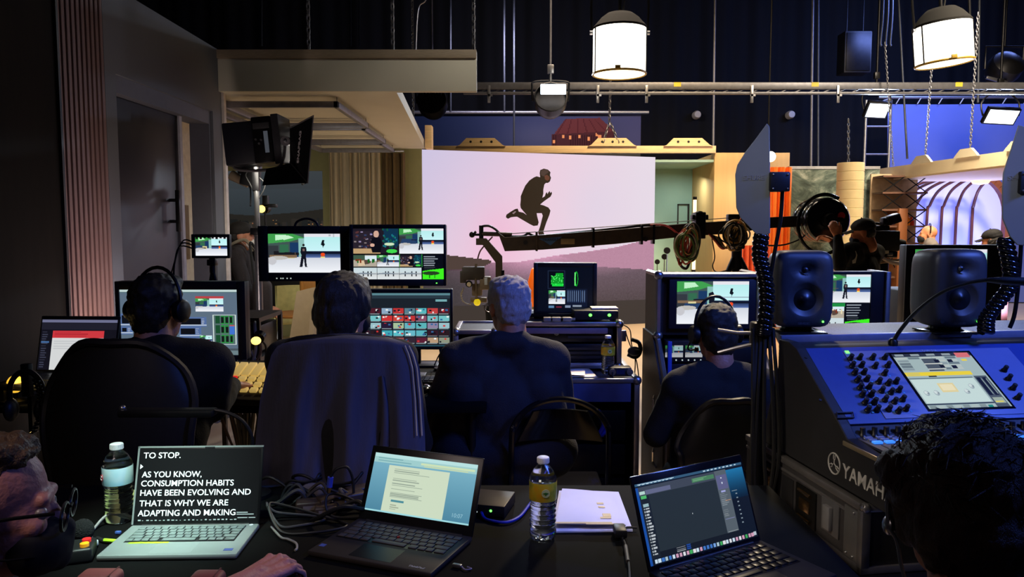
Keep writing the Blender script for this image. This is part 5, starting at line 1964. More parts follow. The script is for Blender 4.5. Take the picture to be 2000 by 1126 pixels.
# grey clutter under it and the box with green LEDs
for i, (px, py, w_) in enumerate(((1072, 628, .05), (1088, 626, .07), (1106, 627, .06))):
  c = on(px, py + 3, 1.042)
  tag(G().box((0, 0, .012), (w_, .04, .022), .004).cyl((w_ / 2, 0, .012), (w_ / 2 + .02, 0, .012), .008).done('adapter_plug', pm('adapter_grey', (.50, .48, .44), .5), loc=(c.x, 3.955, 1.042)), '%s small grey connector lying under the audio monitor' % ('leftmost', 'middle', 'rightmost')[i], 'connector', 'connectors under the audio monitor')
cx, cz, w, h_ = rect(1119, 613, 1204, 634, 4.05)
t = thing('receiver_box', 'black half-rack box with two green lights right of the audio monitor', 'receiver', (cx + .0, 4.06, 1.042))
G().bx(-w / 2, w / 2, -.09, .10, .006, .055, .005).bx(-w / 2 + .02, -w / 2 + .04, -.07, .07, 0, .007).bx(w / 2 - .04, w / 2 - .02, -.07, .07, 0, .007).done('housing', BLK, t)
for px in (1153, 1190):
  x = at(px, 622, 3.97).x - cx
  G().ell((x, -.091, .032), (.009, .004, .008), 10).done('green_light', GREENLED, t)
tag(G().box((0, 0, .005), (.14, .10, .008), .002).done('paper_pad', pm('paper_white', (.85, .82, .78), .7, var=.03), loc=(cx + .05, 4.06, 1.098)), 'white paper pad lying on the box with green lights', 'paper')
# papers, bottle, beltpack on the lower case
PAP = pm('paper_white', (.85, .82, .78), .7, var=.03)
zt_ = zB + .012
def sheet(x, y, z, w, d, rz, label, n=1, mat=PAP, group=None, name='paper_sheet'):
  o = G().grid(lambda u, v: V(((u - .5) * w, (v - .5) * d, .002 + .004 * math.sin(3 * u + 2 * v) ** 2)), 6, 6, thick=.002 * n).done(name, mat, None, 40, loc=(x, y, z), rot=(0, 0, rz))
  return tag(o, label, 'paper', group)
c = on(1118, 734, zt_)
sheet(c.x - .04, 3.80, zt_ + .001, .30, .21, R_(6), 'warm-lit paper sheet at the back of the lower flight case top')
c = on(1110, 741, zt_)
sheet(c.x - .05, 3.77, zt_ + .012, .28, .13, R_(-5), 'second paper sheet lying over another at the front edge of the lower flight case')

def bottle(label, loc, h, r, labelmat, group='water bottles', badge=None):
  """clear ribbed water bottle with cap, band label and water"""
  t = thing('water_bottle', label, 'bottle', loc, 0, group)
  P = [(0, .004), (r * .72, .0), (r * .92, .006), (r * .98, .02)]
  n = 7
  for i in range(n):
    z = .025 + i * h * .060
    P += [(r * .97, z), (r * .90 if i < 5 else r * .86, z + h * .018), (r * .90 if i < 5 else r * .86, z + h * .030), (r * .97, z + h * .050)]
  zl0, zl1 = h * .50, h * .72
  P += [(r * .93, zl0 - .004), (r * .98, zl0), (r * .98, zl1), (r * .99, zl1 + .006), (r * .92, h * .78), (r * .70, h * .85), (r * .42, h * .905), (r * .38, h * .915), (r * .38, h * .94)]
  g = G().lathe(P, 40)
  g.done('bottle_body', PET, t, 60)
  Wp = [(0, .008)] + [(max(0, q[0] - r * .06), q[1] + .003) for q in P[1:] if q[1] < h * .70] + [(r * .90, h * .705), (0, h * .705)]
  G().lathe(Wp, 32).done('water', WATER, t, 60)
  lb = G().lathe([(r * 1.005, zl0), (r * 1.012, zl0 + .001), (r * 1.012, zl1 - .001), (r * 1.005, zl1)], 40).done('paper_label', labelmat, t, 60)
  if badge:
    badge(lb, r, (zl0 + zl1) / 2)
  g = G().lathe([(r * .40, h * .925), (r * .43, h * .93), (r * .43, h * .995), (r * .38, h), (0, h)], 28)
  for k in range(28):
    a = 2 * PI * k / 28
    g.box((r * .43 * math.cos(a), r * .43 * math.sin(a), h * .96), (.0016, .0016, h * .05), 0, rot=(0, 0, a))
  g.done('cap', WHITE, t, 40)
  return t


PET = bpy.data.materials.new('clear_plastic')
PET.use_nodes = True
b_ = PET.node_tree.nodes['Principled BSDF']
b_.inputs['Base Color'].default_value = (.95, .97, 1, 1)
b_.inputs['Roughness'].default_value = .05
b_.inputs['Transmission Weight'].default_value = 1
b_.inputs['IOR'].default_value = 1.35
nzt = PET.node_tree.nodes.new('ShaderNodeTexNoise')
nzt.inputs['Scale'].default_value = 60
bmp = PET.node_tree.nodes.new('ShaderNodeBump')
bmp.inputs['Strength'].default_value = .15
PET.node_tree.links.new(nzt.outputs['Fac'], bmp.inputs['Height'])
PET.node_tree.links.new(bmp.outputs[0], b_.inputs['Normal'])
WATER = pm('water', (.93, .96, .98), .02, trans=1, ior=1.33, var=.01)


def band_label(name, stops, scale):
  m = bpy.data.materials.new(name)
  m.use_nodes = True
  nt = m.node_tree
  b = nt.nodes['Principled BSDF']
  tc = nt.nodes.new('ShaderNodeTexCoord')
  wv = nt.nodes.new('ShaderNodeTexNoise')
  wv.inputs['Scale'].default_value = scale
  cr = nt.nodes.new('ShaderNodeValToRGB')
  while len(cr.color_ramp.elements) < len(stops):
    cr.color_ramp.elements.new(.5)
  for e, (p, c) in zip(cr.color_ramp.elements, stops):
    e.position = p
    e.color = (*srgb(c), 1)
  nt.links.new(tc.outputs['Object'], wv.inputs['Vector'])
  nt.links.new(wv.outputs['Fac'], cr.inputs[0])
  nt.links.new(cr.outputs[0], b.inputs['Base Color'])
  b.inputs['Roughness'].default_value = .4
  return m


LBY = band_label('label_yellow', [(.35, (.85, .62, .12)), (.5, (.78, .68, .16)), (.62, (.55, .55, .14))], 22)
LBW = band_label('label_pale_blue', [(.4, (.62, .82, .88)), (.55, (.78, .88, .90)), (.7, (.5, .74, .84))], 14)


def badge_leaf(lb, r, z):
  M = Matrix.Translation((r * .15, -r * 1.0, z)) @ XZ
  G().prism([(.010 * math.cos(a), .010 * math.sin(a)) for a in np.linspace(0, 2 * PI, 20)[:-1]], .0016, M=M).done('round_badge', pm('badge_pale', (.75, .78, .5), .5), lb, 0)
  G().prism([(-.007, .001), (-.002, -.002), (0, -.006), (.002, -.002), (.007, .001), (.0, .003)], .0024, M=M).done('green_leaf', pm('leaf_green', (.22, .42, .12), .5), lb, 0)


def badge_red(lb, r, z):
  M = Matrix.Translation((-r * .70, -r * .78, z - .002)) @ Matrix.Rotation(R_(-42), 4, 'Z') @ XZ
  g = G().prism([(.007 * math.cos(a), .009 * math.sin(a)) for a in np.linspace(0, 2 * PI, 20)[:-1]], .0012, M=M)
  o = g.done('red_badge', pm('badge_red', (.80, .30, .34), .5), lb, 0)
  G().tube([M @ V((.004 * math.cos(a), .0055 * math.sin(a), .0016)) for a in np.linspace(.4, 5.6, 9)], .0007, n=5).done('badge_curl', WHITE, o)


bottle('water bottle with yellow label on the lower flight case by the amplifiers', (at(1187, 728, 3.80).x, 3.80, zB + .012), .195, .034, LBY, badge=badge_leaf)
c = at(1215, 737, 3.76)
t = thing('belt_pack', 'black belt pack with two round sockets at the corner of the lower flight case', 'belt pack', (c.x - .012, 3.765, zB + .012))
G().bx(-.055, .055, -.035, .035, 0, .045, .006).done('housing', BLK, t)
for sx in (-.04, .045):
  G().cyl((sx, -.036, .024), (sx, -.044, .024), .016, n=16).cyl((sx, -.044, .024), (sx, -.046, .024), .009, n=12).done('socket', STEEL, t)
G().bx(-.02, .02, -.0365, -.035, .012, .034).done('display', pm('display_dim_blue', (.10, .14, .28), .3), t)
G().tube([(-.04, -.045, .024), (-.042, -.06, -.0), (-.04, -.055, -.06), (-.03, -.05, -.12)], .004, smooth=5).done('cord', RUB, t)
c = at(1222, 680, 4.05)
t = thing('hanging_headset', 'dark headset hanging on the right side of the amplifier rack', 'headset', (c.x + .03, 4.04, c.z))
G().tube([(0, 0, .05), (.04, 0, .03), (.045, 0, -.02), (.02, 0, -.045), (-.02, 0, -.03)], .011, smooth=5).done('headband', BLKM, t)
G().ell((.012, -.01, -.012), (.035, .03, .026), 14).done('ear_cup', pm('blue_black_cushion', (.12, .13, .22), .6), t)
G().tube([(-.035, .0, .10), (-.02, -.0, .05), (.0, 0, .0), (.02, 0, -.06), (.015, 0, -.16), (.0, 0, -.25)], .003, smooth=5).tube([(-.05, .0, .13), (-.01, 0, .10), (.0, 0, .02), (.03, 0, -.08), (.045, 0, -.2)], .003, smooth=5).done('cable', RUB, t)
G().bx(-.08, -.03, -.01, .01, .04, .10, .004).done('hook', STEEL, t)
# small metal case left of the grey haired man
x0, x1 = at(889, 660, 4.05).x, at(948, 660, 4.05).x
zt_ = at(920, 648, 4.05).z
t, hx, hy, h = flight_case(x0 + .005, x1 + .05, 4.05, 4.45, 0, zt_, 'small upright flight case with a dented metal rim left of the grey-haired man')

# ---------------------------------------------------------------- video engineer's flight case
YF = 3.75
x0, x1 = at(1286, 600, YF).x, at(1482, 600, YF).x
zA, zB2, zC = 0, at(1270, 655, YF).z, at(1270, 537, YF).z
t = thing('video_flight_case', 'tall wheeled flight case with a monitor and small screens before the man in the headset', 'flight case', ((x0 + x1) / 2, YF, 0))
hx = (x1 - x0) / 2
dd = .30
g = G()
for sx in (-1, 1):
  xs = sx * hx
  g.bx(xs - .012, xs + .012, 0, dd, zB2 - .01, zC)
g.bx(-hx, hx, 0, dd, zC - .015, zC)
g.bx(-hx, hx, dd - .015, dd, .1, zC)
g.done('upper_shell', CASEM, t, 0)
g = G()
prof = [(-.28, .10), (dd, .10), (dd, zB2), (.02, zB2), (.0, zB2 - .02), (-.20, zB2 - .20), (-.28, zB2 - .23)]
for sx in (-1, 1):
  M = Matrix.Translation((sx * (hx + .012) - .012, 0, 0)) @ Matrix(((0, 0, 1, 0), (1, 0, 0, 0), (0, 1, 0, 0), (0, 0, 0, 1)))
  g.prism(prof, .024, M=M)
g.bx(-hx, hx, -.28, dd, .10, .12)
g.done('lower_shell', pm('case_laminate_brown', (.20, .17, .15), .5, var=.2, scale=60), t, 0)
g = G()
for sx in (-1, 1):
  xs = sx * (hx + .0)
  g.tube([(xs, -.28, .1), (xs, -.28, zB2 - .23), (xs, -.20, zB2 - .20), (xs, 0, zB2 - .01), (xs, 0, zC)], .014, n=6)
  g.tube([(xs, 0, zC), (xs, dd, zC)], .014, n=6)
g.tube([(-hx, 0, zC), (hx, 0, zC)], .014, n=6)
g.tube([(-hx, -.28, .1), (hx, -.28, .1)], .014, n=6)
g.done('edge_extrusion', EXTR, t)
for sx in (-1, 1):
  G().ell((sx * hx, 0, zC), .024, 10).done('ball_corner', STEEL, t)
  G().ell((sx * hx, 0, zB2), .024, 10).done('ball_corner', STEEL, t)
  for yy in (-.2, dd - .08):
    G().cyl((sx * (hx - .07) - .02, yy, .05), (sx * (hx - .07) + .02, yy, .05), .05).bx(sx * (hx - .07) - .03, sx * (hx - .07) + .03, yy - .03, yy + .03, .07, .1).done('caster', RUB, t)
for z in (.36, .62):
  g = G().bx(-hx - .020, -hx - .010, -.16, -.04, z, z + .11, .003)
  g.tube([(-hx - .024, -.14, z + .02), (-hx - .036, -.10, z + .035), (-hx - .036, -.10, z + .08), (-hx - .024, -.06, z + .09)], .006, n=6)
  g.done('butterfly_latch', CHROME, t)
for ch in ('inner',):
  G().bx(-hx + .02, hx - .02, .03, .06, zB2 + .0, zC - .02).done('inner_panel', BLK, t)
cv = Cv(190, 116)
pic_studio(cv, False)
cv.poly([(.44, .28), (.50, .24), (.53, .34), (.52, .5), (.45, .52)], (.07, .08, .12))
cv.rect(.52, .36, 1, .38, (.55, .6, .66))
mx, mz, mw, mh = rect(1306, 545, 1478, 638, YF)
lx = mx - (x0 + x1) / 2
sx0, sz, sw, sh = rect(1321, 549, 1463, 632, YF)
G().bx(lx - mw / 2, lx + mw / 2, -.0, .03, mz - .01, mz + mh, .004).done('monitor_housing', pm('case_blue_black', (.09, .09, .14), .5), t)
screen('monitor_screen', cv, sw, sh, t, (sx0 - (x0 + x1) / 2, -.002, sz))
cv = Cv(70, 36)
pic_studio(cv, False)
cv.a *= .72
for i, (pa, pb) in enumerate(((1299, 1334), (1338, 1372), (1378, 1412))):
  q = rect(pa, 674, pb, 697, YF - .05)
  screen('small_screen', cv, q[2], q[3], t, (q[0] - (x0 + x1) / 2, -.052, q[1]))
qz1 = at(1330, 664, YF - .03).z
qz0 = at(1330, 706, YF - .03).z
G().bx(-hx + .03, hx - .03, -.05, .03, qz0, qz1, .004).done('screen_unit', BLK, t)
for k in range(3):
  z = qz0 - .075 * (k + 1)
  G().bx(-hx + .03, hx - .03, -.06 - .03 * k, .3, z, z + .068, .004).done('rack_unit', pm('rack_blue_black', (.09, .09, .13), .45), t)
  g = G()
  for j in range(11):
    x = -hx + .07 + j * .031
    g.cyl((x, -.06 - .03 * k, z + .034), (x, -.068 - .03 * k, z + .034), .007, n=8)
  g.done('buttons', pm('button_grey', (.34, .34, .38), .5), t)
G().bx(-hx + .035, -hx + .055, -.075, -.05, qz0 - .16, qz1, .003).done('blue_strip', pm('strip_blue', (.22, .32, .70), .4), t)
g = G()
for j in range(6):
  x = -hx + .05 + j * .03
  g.ell((x, -.052, qz0 + .012), .004, 6)
g.done('pilot_leds', pm('white_led', (.8, .85, .8), .4, emit=(.75, .8, .72), est=.8), t)
tag(G().bx(-.07, .07, -.05, .05, 0, .03, .004).done('black_box', BLK, loc=(at(1262, 640, 9.5).x, 9.5, 0)), 'flat black box lying on the pale studio floor left of the tall flight case', 'box')

# second monitor case, seen between the loudspeakers
YG = 3.9
cv = Cv(130, 180)
cv.rect(0, 0, 1, 1, (.02, .02, .03))
cv.paste(pic_studio, 0, .0, 1, .49)
cv.paste(pic_room, 0, .52, .48, .76)
cv.rect(.0, .50, .49, .56, (.12, .55, .25))
cv.paste(pic_sand, 0, .76, .48, 1)
cv.paste(pic_caption, .5, .50, 1, 1)
t, (w, h_, b_, k) = monitor('tall split-picture monitor visible between the two loudspeakers', (1585, 530, 1733, 653), YG, (18, 6, 32, 6), cv, 0, .08, zdesk=0, foot=False, mat=pm('case_blue_black', (.09, .09, .14), .5))
G().bx(-w / 2, w / 2, .0, .4, .1, b_, .006).done('case_base', CASEM, t)
G().bx(w / 2 - .012, w / 2 + .012, -.02, .2, .1, b_ + h_, .003).done('case_edge', EXTR, t)
for sx in (-1, 1):
  for yy in (.06, .34):
    G().cyl((sx * (w / 2 - .06) - .02, yy, .05), (sx * (w / 2 - .06) + .02, yy, .05), .05).bx(sx * (w / 2 - .06) - .02, sx * (w / 2 - .06) + .02, yy - .03, yy + .03, .07, .1).done('caster', RUB, t)
# large black television behind the right loudspeaker
cv = Cv(150, 90)
pic_studio(cv)
t, (w, h_, b_, k) = monitor('large black television behind the right loudspeaker', (1763, 478, 1962, 662), 4.9, (18, 9, 34, 94), cv, 0, .09, zdesk=0, foot=False, name='television')
G().bx(-w / 2 + .05, w / 2 - .05, .09, .5, .0, b_ + h_ * .5, .01).done('cabinet', CASEM, t)
G().bx(-w / 2 + .02, w / 2 - .02, .0, .09, .0, b_, .005).done('front_cover', BLK, t)
# boxes on the floor between and a blue monitor edge further right
c = at(1757, 610, 6.4)
t = thing('stage_box', 'dark speaker-like box on a low shelf between the small split screen and the television', 'box', (c.x, 6.4, 0))
G().bx(-.12, .12, -.15, .15, .05, c.z + .12, .01).done('cabinet', BLKM, t)
G().bx(-.10, .10, -.155, -.15, .15, c.z + .08).done('grille', BLK, t)
for sx in (-.1, .1):
  G().bx(sx - .02, sx + .02, -.1, .1, 0, .05).done('foot', RUB, t)

# chairs
CHB = pm('chair_black_mesh', (.085, .085, .09), .55, var=.2, scale=80)


def office_chair(label, x, y, yaw, w, ztop, zseat=.46, mat=CHB, name='office_chair', rnd=.12):
  t = thing(name, label, 'chair', (x, y, 0), yaw, None)
  def f(u, v):
    a = (u - .5) * 2
    z = zseat + .06 + (ztop - zseat - .06) * v
    ww = w / 2 * (1 - .12 * (1 - v) ** 2) * (1 - max(0, v - .86) / .14 * .10)
    top = -(abs(a) ** 4) * rnd * max(0, (v - .5) / .5)
    return V((a * ww, -.02 + .06 * a * a - .05 * math.sin(v * PI), z + top))
  G().grid(f, 24, 18, thick=.035).done('backrest', mat, t, 60)
  G().tube([f(0, 0) , f(0, .5), f(0, .85), f(.04, 1), f(.25, 1), f(.5, 1), f(.75, 1), f(.96, 1), f(1, .85), f(1, .5), f(1, 0)], .014, smooth=4).done('back_frame', BLK, t)
  G().box((0, .25, zseat - .03), (w * .95, .48, .08), .035, seg=3).done('seat', mat, t)
  G().tube([(0, -.02, zseat + .25), (0, -.07, zseat + .05), (0, .02, zseat - .06), (0, .2, zseat - .07)], .025, smooth=4).done('back_bracket', BLK, t)
  G().cyl((0, .22, .10), (0, .22, zseat - .06), .028).done('gas_lift', STEEL, t)
  for k in range(5):
    a = 2 * PI * k / 5 + .3
    p = V((.28 * math.cos(a), .22 + .28 * math.sin(a), .07))
    l = G().tube([(0, .22, .12), p], [.028, .018]).done('base_arm', BLK, t)
    G().cyl(p + V((-.015, 0, -.04)), p + V((.015, 0, -.04)), .028).cyl(p + V((0, 0, -.03)), p, .008).done('caster', RUB, l)
  return t, f


c = at(225, 690, 2.36)
office_chair('wide black office chair back in front of the man with the headset, far left', c.x, 2.36, R_(-4), .48, at(225, 668, 2.36).z)
for sx in (1,):
  pass
# chair with a coat over its back
c = at(665, 700, 2.44)
zt_ = at(665, 655, 2.42).z
t, f = office_chair('office chair covered by a draped coat, middle left', c.x, 2.44, 0, .46, zt_ - .01, rnd=.05)
COAT = pm('coat_grey_blue', (.27, .27, .33), .85, var=.12, scale=30, stretch=(1, 1, .15), bump=.15, bscale=200)
xm = c.x
def edgeL(y):
  return np.interp(y, [655, 662, 672, 690, 720, 780, 850, 920, 970], [592, 556, 540, 530, 522, 508, 500, 496, 494])
def edgeR(y):
  return np.interp(y, [655, 660, 670, 690, 720, 780, 850, 920, 970], [762, 790, 803, 812, 820, 826, 830, 832, 833])
def coat(u, v):
  yp = 652 + 320 * v
  xl_, xr_ = edgeL(yp), edgeR(yp)
  px = xl_ + (xr_ - xl_) * u
  a = (u - .5) * 2
  fold = .022 * math.sin(u * 19 + .6 * math.sin(v * 4)) * min(1, v * 1.6) + .012 * math.sin(u * 41 + 3 * v) * v
  crown = 7 * a * a * max(0, 1 - v * 5)
  Yd = 2.375 + .05 * a * a + fold - .03 * v
  if v < .03:
    Yd += .05 * (1 - v / .03)
  q = at(px, yp + crown, Yd)
  return q
o0 = V((xm, 2.36, .6))
g = G()
g.grid(lambda u, v: coat(u, v) - o0, 70, 50, thick=.012)
ct = g.done('coat', COAT, None, 70, loc=o0)
tag(ct, 'grey-blue coat draped over the back of the middle left chair', 'coat')
# shoulder roll at the front of the chair
G().grid(lambda u, v: coat(u, 0) - o0 + V((0, .02 + .10 * v, -.02 * v - .10 * v * v)), 40, 5, thick=.012).done('front_flap', COAT, ct, 70)
PIPC = pm('piping_cream', (.80, .74, .62), .7)
for du in (.955, .985):
  pts = [coat(du - .0 * v, v) - o0 + V((0, -.010, .003)) for v in np.linspace(.06, .62, 24)]
  G().tube(pts, .0022, n=6).done('sleeve_piping', PIPC, ct)
# drooping sleeve fold (inner edge)
pts = [coat(.72 + .05 * math.sin(v * 3), v) - o0 + V((0, -.006, 0)) for v in np.linspace(.25, .98, 20)]
G().tube(pts, [.004, .012, .020, .016], n=8).done('sleeve', COAT, ct, 60)

# folding chair with a shiny black back rail behind the lower flight case
c = at(1095, 790, 2.95)
t = thing('folding_chair', 'black folding chair with a glossy round back rail in front of the lower flight case', 'chair', (c.x, 2.95, 0))
zt_ = at(1095, 779, 2.95).z
g = G()
hw = .19
arc = [(hw * math.cos(a), 0, zt_ - .15 + .15 * math.sin(a)) for a in np.linspace(PI, 0, 11)]
g.tube([(-hw - .02, .30, 0), (-hw - .005, .06, .45)] + arc + [(hw + .005, .06, .45), (hw + .02, .30, 0)], .012, smooth=5)
g.done('back_frame', BLKG, t)
G().grid(lambda u, v: V(((u - .5) * (.34 - .12 * v), .02 + .035 * (1 - 4 * (u - .5) ** 2), zt_ - .17 + .12 * v)), 10, 4, thick=.012).done('back_panel', BLKG, t, 50)
G().box((0, .19, .44), (.38, .38, .03), .012).done('seat', BLKG, t)
for sx in (-1, 1):
  G().cyl((sx * (hw - .02), -.0, 0), (sx * (hw - .03), .34, .43), .011, n=8).done('leg', BLKG, t)
# chair of man 4
c = at(1425, 800, 2.92)
office_chair('black office chair behind the man facing the tall flight case', c.x, 2.92, R_(8), .40, at(1425, 782, 2.92).z, .34, BLK, rnd=.16)

# ================================================================ FOREGROUND
TZ = .77
table('folding_table', -1.75, .76, 1.36, 2.22, TZ, 'black foreground table carrying the three laptops')
table('equipment_table', .84, 2.25, 1.80, 2.72, .655, 'low black table under the mixing console at the right')

# ---------------------------------------------------------------- mixing console in its flight case tray
CY = R_(8)
CP = V((.894, 1.88, .66))
CWD = 1.06
con = thing('mixing_console', 'dark blue digital mixing console with a lit touchscreen and rows of knobs, right', 'mixing console', (CP.x, CP.y, .66), CY)
cM = Matrix.Translation(con.location) @ Matrix.Rotation(CY, 4, 'Z')
cMi = cM.inverted()


def cpl(px, py, o, n):
  """photo pixel on a console plane (console space point o, normal n) -> console space"""
  d = cMi.to_3x3() @ ray(px, py)
  c = cMi @ CAM
  k = (V(o) - c).dot(V(n)) / d.dot(V(n))
  return c + d * k


zo = .66
NAVP = pm('console_panel_navy', (.17, .25, .50), .42, var=.04, scale=60)
CSIDE = pm('console_side_black', (.11, .11, .12), .5, var=.15)
# profile of the side (y, z)
prof = [(-.12, .955 - zo), (-.13, .88 - zo), (-.10, .84 - zo), (.58, .84 - zo), (.485, 1.10 - zo), (.485, 1.185 - zo), (.42, 1.185 - zo), (.377, 1.172 - zo), (.137, 1.005 - zo), (.10, .975 - zo)]
PX = Matrix(((0, 0, 1, 0), (1, 0, 0, 0), (0, 1, 0, 0), (0, 0, 0, 1)))
for x0_ in (0, CWD - .03):
  G().prism(prof, .03, M=Matrix.Translation((x0_, 0, 0)) @ PX, bev=.003).done('side_cheek', CSIDE, con, 20)
prof2 = [(-.11, .945 - zo), (-.12, .88 - zo), (-.10, .845 - zo), (.57, .845 - zo), (.48, 1.10 - zo), (.48, 1.175 - zo), (.42, 1.175 - zo), (.377, 1.162 - zo), (.137, .995 - zo), (.10, .965 - zo)]
G().prism(prof2, CWD - .06, M=Matrix.Translation((.03, 0, 0)) @ PX).done('chassis', CSIDE, con, 20)
po, pt_ = V((0, .137, 1.005 - zo)), V((0, .377, 1.172 - zo))
ps = (pt_ - po).normalized()
pn = V((0, -ps.z, ps.y))
sl = (pt_ - po).length
PM = frame(po, (1, 0, 0), ps)          # panel space: x right, y up the slope, z out


def pp(px, py):
  q = cpl(px, py, po, pn) - po
  return q.x, q.dot(ps)


G().bx(.03, CWD - .03, 0, sl, -.008, .0, .001, M=PM).done('top_panel', NAVP, con)
lav = pm('console_panel_pale', (.40, .43, .58), .42, var=.04)
x0_, y1_ = pp(1652, 686)
x1_, y0_ = pp(1800, 815)
G().bx(x0_ - .01, pp(1968, 700)[0] + .03, .012, sl - .02, .0005, .0025, .0006, M=PM).done('panel_overlay', lav, con)
# touchscreen
(xa, ya), (xb, yb) = pp(1796, 799), pp(1909, 692)
xl_ = (pp(1755, 692)[0] + pp(1796, 799)[0]) / 2
xr_ = (pp(1909, 692)[0] + pp(1960, 797)[0]) / 2
yb0, yb1 = pp(1875, 798)[1], pp(1830, 691)[1]
cv = Cv(190, 130, (.62, .70, .70))
cv.rect(0, 0, 1, .06, (.16, .18, .22))
cv.rect(.80, 0, .98, .09, (.82, .42, .42))
for k in range(4):
  cv.rect(.03 + k * .2, .01, .14 + k * .2, .045, (.55, .6, .62))
for r in range(5):
  for c in range(5):
    if c in (1, 2) and r > 0:
      continue
    cv.rect(.02 + c * .155, .07 + r * .052, .16 + c * .155, .11 + r * .052, random.choice([(.40, .46, .48), (.52, .58, .6), (.70, .74, .72)]))
cv.rect(.33, .10, .52, .34, (.28, .32, .36))
for (x, y) in ((.48, .12), (.50, .22), (.65, .12), (.65, .24)):
  cv.rect(x, y, x + .06, y + .06, (.06, .07, .09))
cv.rect(.33, .19, .56, .205, (.85, .86, .82))
cv.rect(.33, .29, .56, .305, (.85, .86, .82))
cv.rect(.83, .12, .90, .16, (.88, .80, .25))
cv.rect(.0, .355, .83, .42, (.90, .80, .15))
cv.rect(.02, .36, .18, .415, (.82, .76, .35))
cv.rect(.27, .425, .37, .45, (.08, .09, .1))
cv.rect(0, .46, .80, .475, (.30, .38, .42))
cv.rect(.015, .485, .80, .905, (.76, .84, .82))
cv.rect(.30, .56, .50, .72, (.86, .80, .58))
cv.rect(.32, .585, .48, .695, (.90, .86, .70))
for (x, y) in ((.10, .73), (.22, .73), (.60, .72), (.70, .63)):
  cv.ell(x, y, .032, .045, (.58, .64, .66))
  cv.ell(x - .005, y - .008, .022, .032, (.80, .85, .84))
  cv.rect(x, y, x + .025, y + .012, (.15, .17, .2))
cv.rect(0, .915, .82, .935, (.18, .22, .25))
for k in range(8):
  cv.rect(.02 + k * .10, .945, .10 + k * .10, 1, (.66, .72, .70) if k % 2 else (.50, .56, .55))
cv.rect(.72, .96, .78, 1, (.1, .5, .45))
cv.rect(.82, .45, .98, 1, (.28, .32, .35))
for k in range(2):
  cv.rect(.835 + k * .075, .48, .885 + k * .075, .80, (.05, .06, .07))
  cv.rect(.89 + k * .06, .50, .90 + k * .06, .78, (.55, .62, .60))
cv.rect(.84, .84, .97, .94, (.60, .66, .60))
cv.rect(.85, .90, .95, .92, (.85, .8, .3))
S = thing
sc = screen('touchscreen', cv, xr_ - xl_, yb1 - yb0, con)
SCM = PM @ Matrix.Translation(((xl_ + xr_) / 2, yb0, .004)) @ Matrix.Rotation(-PI / 2, 4, 'X')
sc.matrix_local = SCM
G().bx(xl_ - .008, xr_ + .008, yb0 - .008, yb1 + .008, .0, .0035, .001, M=PM).done('screen_bezel', BLKG, con)
# knobs by column / row as in the photo
kc = [(600, 695), (648, 693), (715, 693), (780, 692), (610, 733), (658, 733), (728, 738), (795, 733), (622, 770), (670, 770), (778, 775),
      (637, 808), (685, 806), (748, 818), (797, 827), (838, 818), (650, 847), (698, 845), (763, 865), (812, 873), (853, 862), (662, 885), (710, 883), (780, 912),
      (676, 925), (726, 923), (830, 922), (873, 910), (690, 965), (740, 962), (800, 962), (850, 972), (890, 960), (1405, 755), (1427, 800), (1450, 850), (1475, 900)]
kn0 = None
KNB = pm('knob_black', (.06, .06, .07), .4, var=.1)
for (a, b2_) in kc:
  x, y = pp(1440 + a * .373 - 4, 440 + b2_ * .373 + 3)
  Mk = PM @ Matrix.Translation((x, y, .002))
  if kn0 is None:
    kn0 = G().lathe([(.0085, 0), (.0085, .004), (.0068, .006), (.0062, .019), (.005, .020), (0, .020)], 18).done('knob', KNB, con)
    kn0.matrix_local = Mk
  else:
    k = kn0.copy()
    COL.objects.link(k)
    k.matrix_local = Mk
g = G()
for (a, b2_) in kc[:33:2]:
  x, y = pp(1440 + a * .373 + 7, 440 + b2_ * .373 + 6)
  g.bx(x - .003, x + .003, y - .002, y + .002, .002, .0036, M=PM)
g.done('panel_button', pm('button_cyan', (.25, .50, .70), .4, emit=(.15, .35, .55), est=.4), con)
x, y = pp(1654, 689)
G().bx(x - .005, x + .006, y - .004, y + .006, .002, .004, M=PM).done('green_button', GREENLED, con)
# carry recess at the lower left, screws
x, y = pp(1650, 812)
g = G().tube([PM @ V(p) for p in ((x - .028, y - .009, .004), (x - .020, y + .009, .004), (x + .026, y + .009, .004), (x + .020, y - .009, .004))], .003, closed=True, n=6)
g.done('usb_flap', pm('flap_dark', (.12, .12, .16), .3), con)
for q in ((1574, 698), (1602, 781)):
  x, y = pp(*q)
  G().cyl(PM @ V((x, y, -.001)), PM @ V((x, y, .002)), .004, n=10).done('screw', BLK, con)
me = text_mesh('YAMAHA', .012, .0006, .0002)
x, y = pp(1810, 685)
link('panel_lettering', me, pm('lettering_pale', (.60, .62, .68), .5), con, 0, M=PM @ Matrix.Translation((x - .02, y - .006, .003)))
# fader deck : flat surface with encoder row, keys, faders
G().bx(.03, CWD - .03, -.10, .135, .967 - zo, .975 - zo, .002).done('fader_deck', pm('deck_navy', (.16, .17, .24), .45), con)
dzt = .975 - zo
e0 = None
for i in range(28):
  x = .055 + i * .034
  if x > CWD - .06:
    break
  Me = Matrix.Translation((x, .118, dzt))
  if e0 is None:
    e0 = G().lathe([(.010, 0), (.010, .003), (.0075, .006), (.007, .024), (0, .025)], 16).done('encoder', KNB, con)
    e0.matrix_local = Me
  else:
    k = e0.copy()
    COL.objects.link(k)
    k.matrix_local = Me
KEYW = pm('deck_key_pale', (.45, .48, .58), .4)
KEYB = pm('deck_key_blue', (.2, .5, .95), .4, emit=(.25, .55, .95), est=.9)
KEYR = pm('deck_key_red', (.9, .15, .15), .4, emit=(.9, .12, .10), est=1)
g, gb, gr_, gf = G(), G(), G(), G()
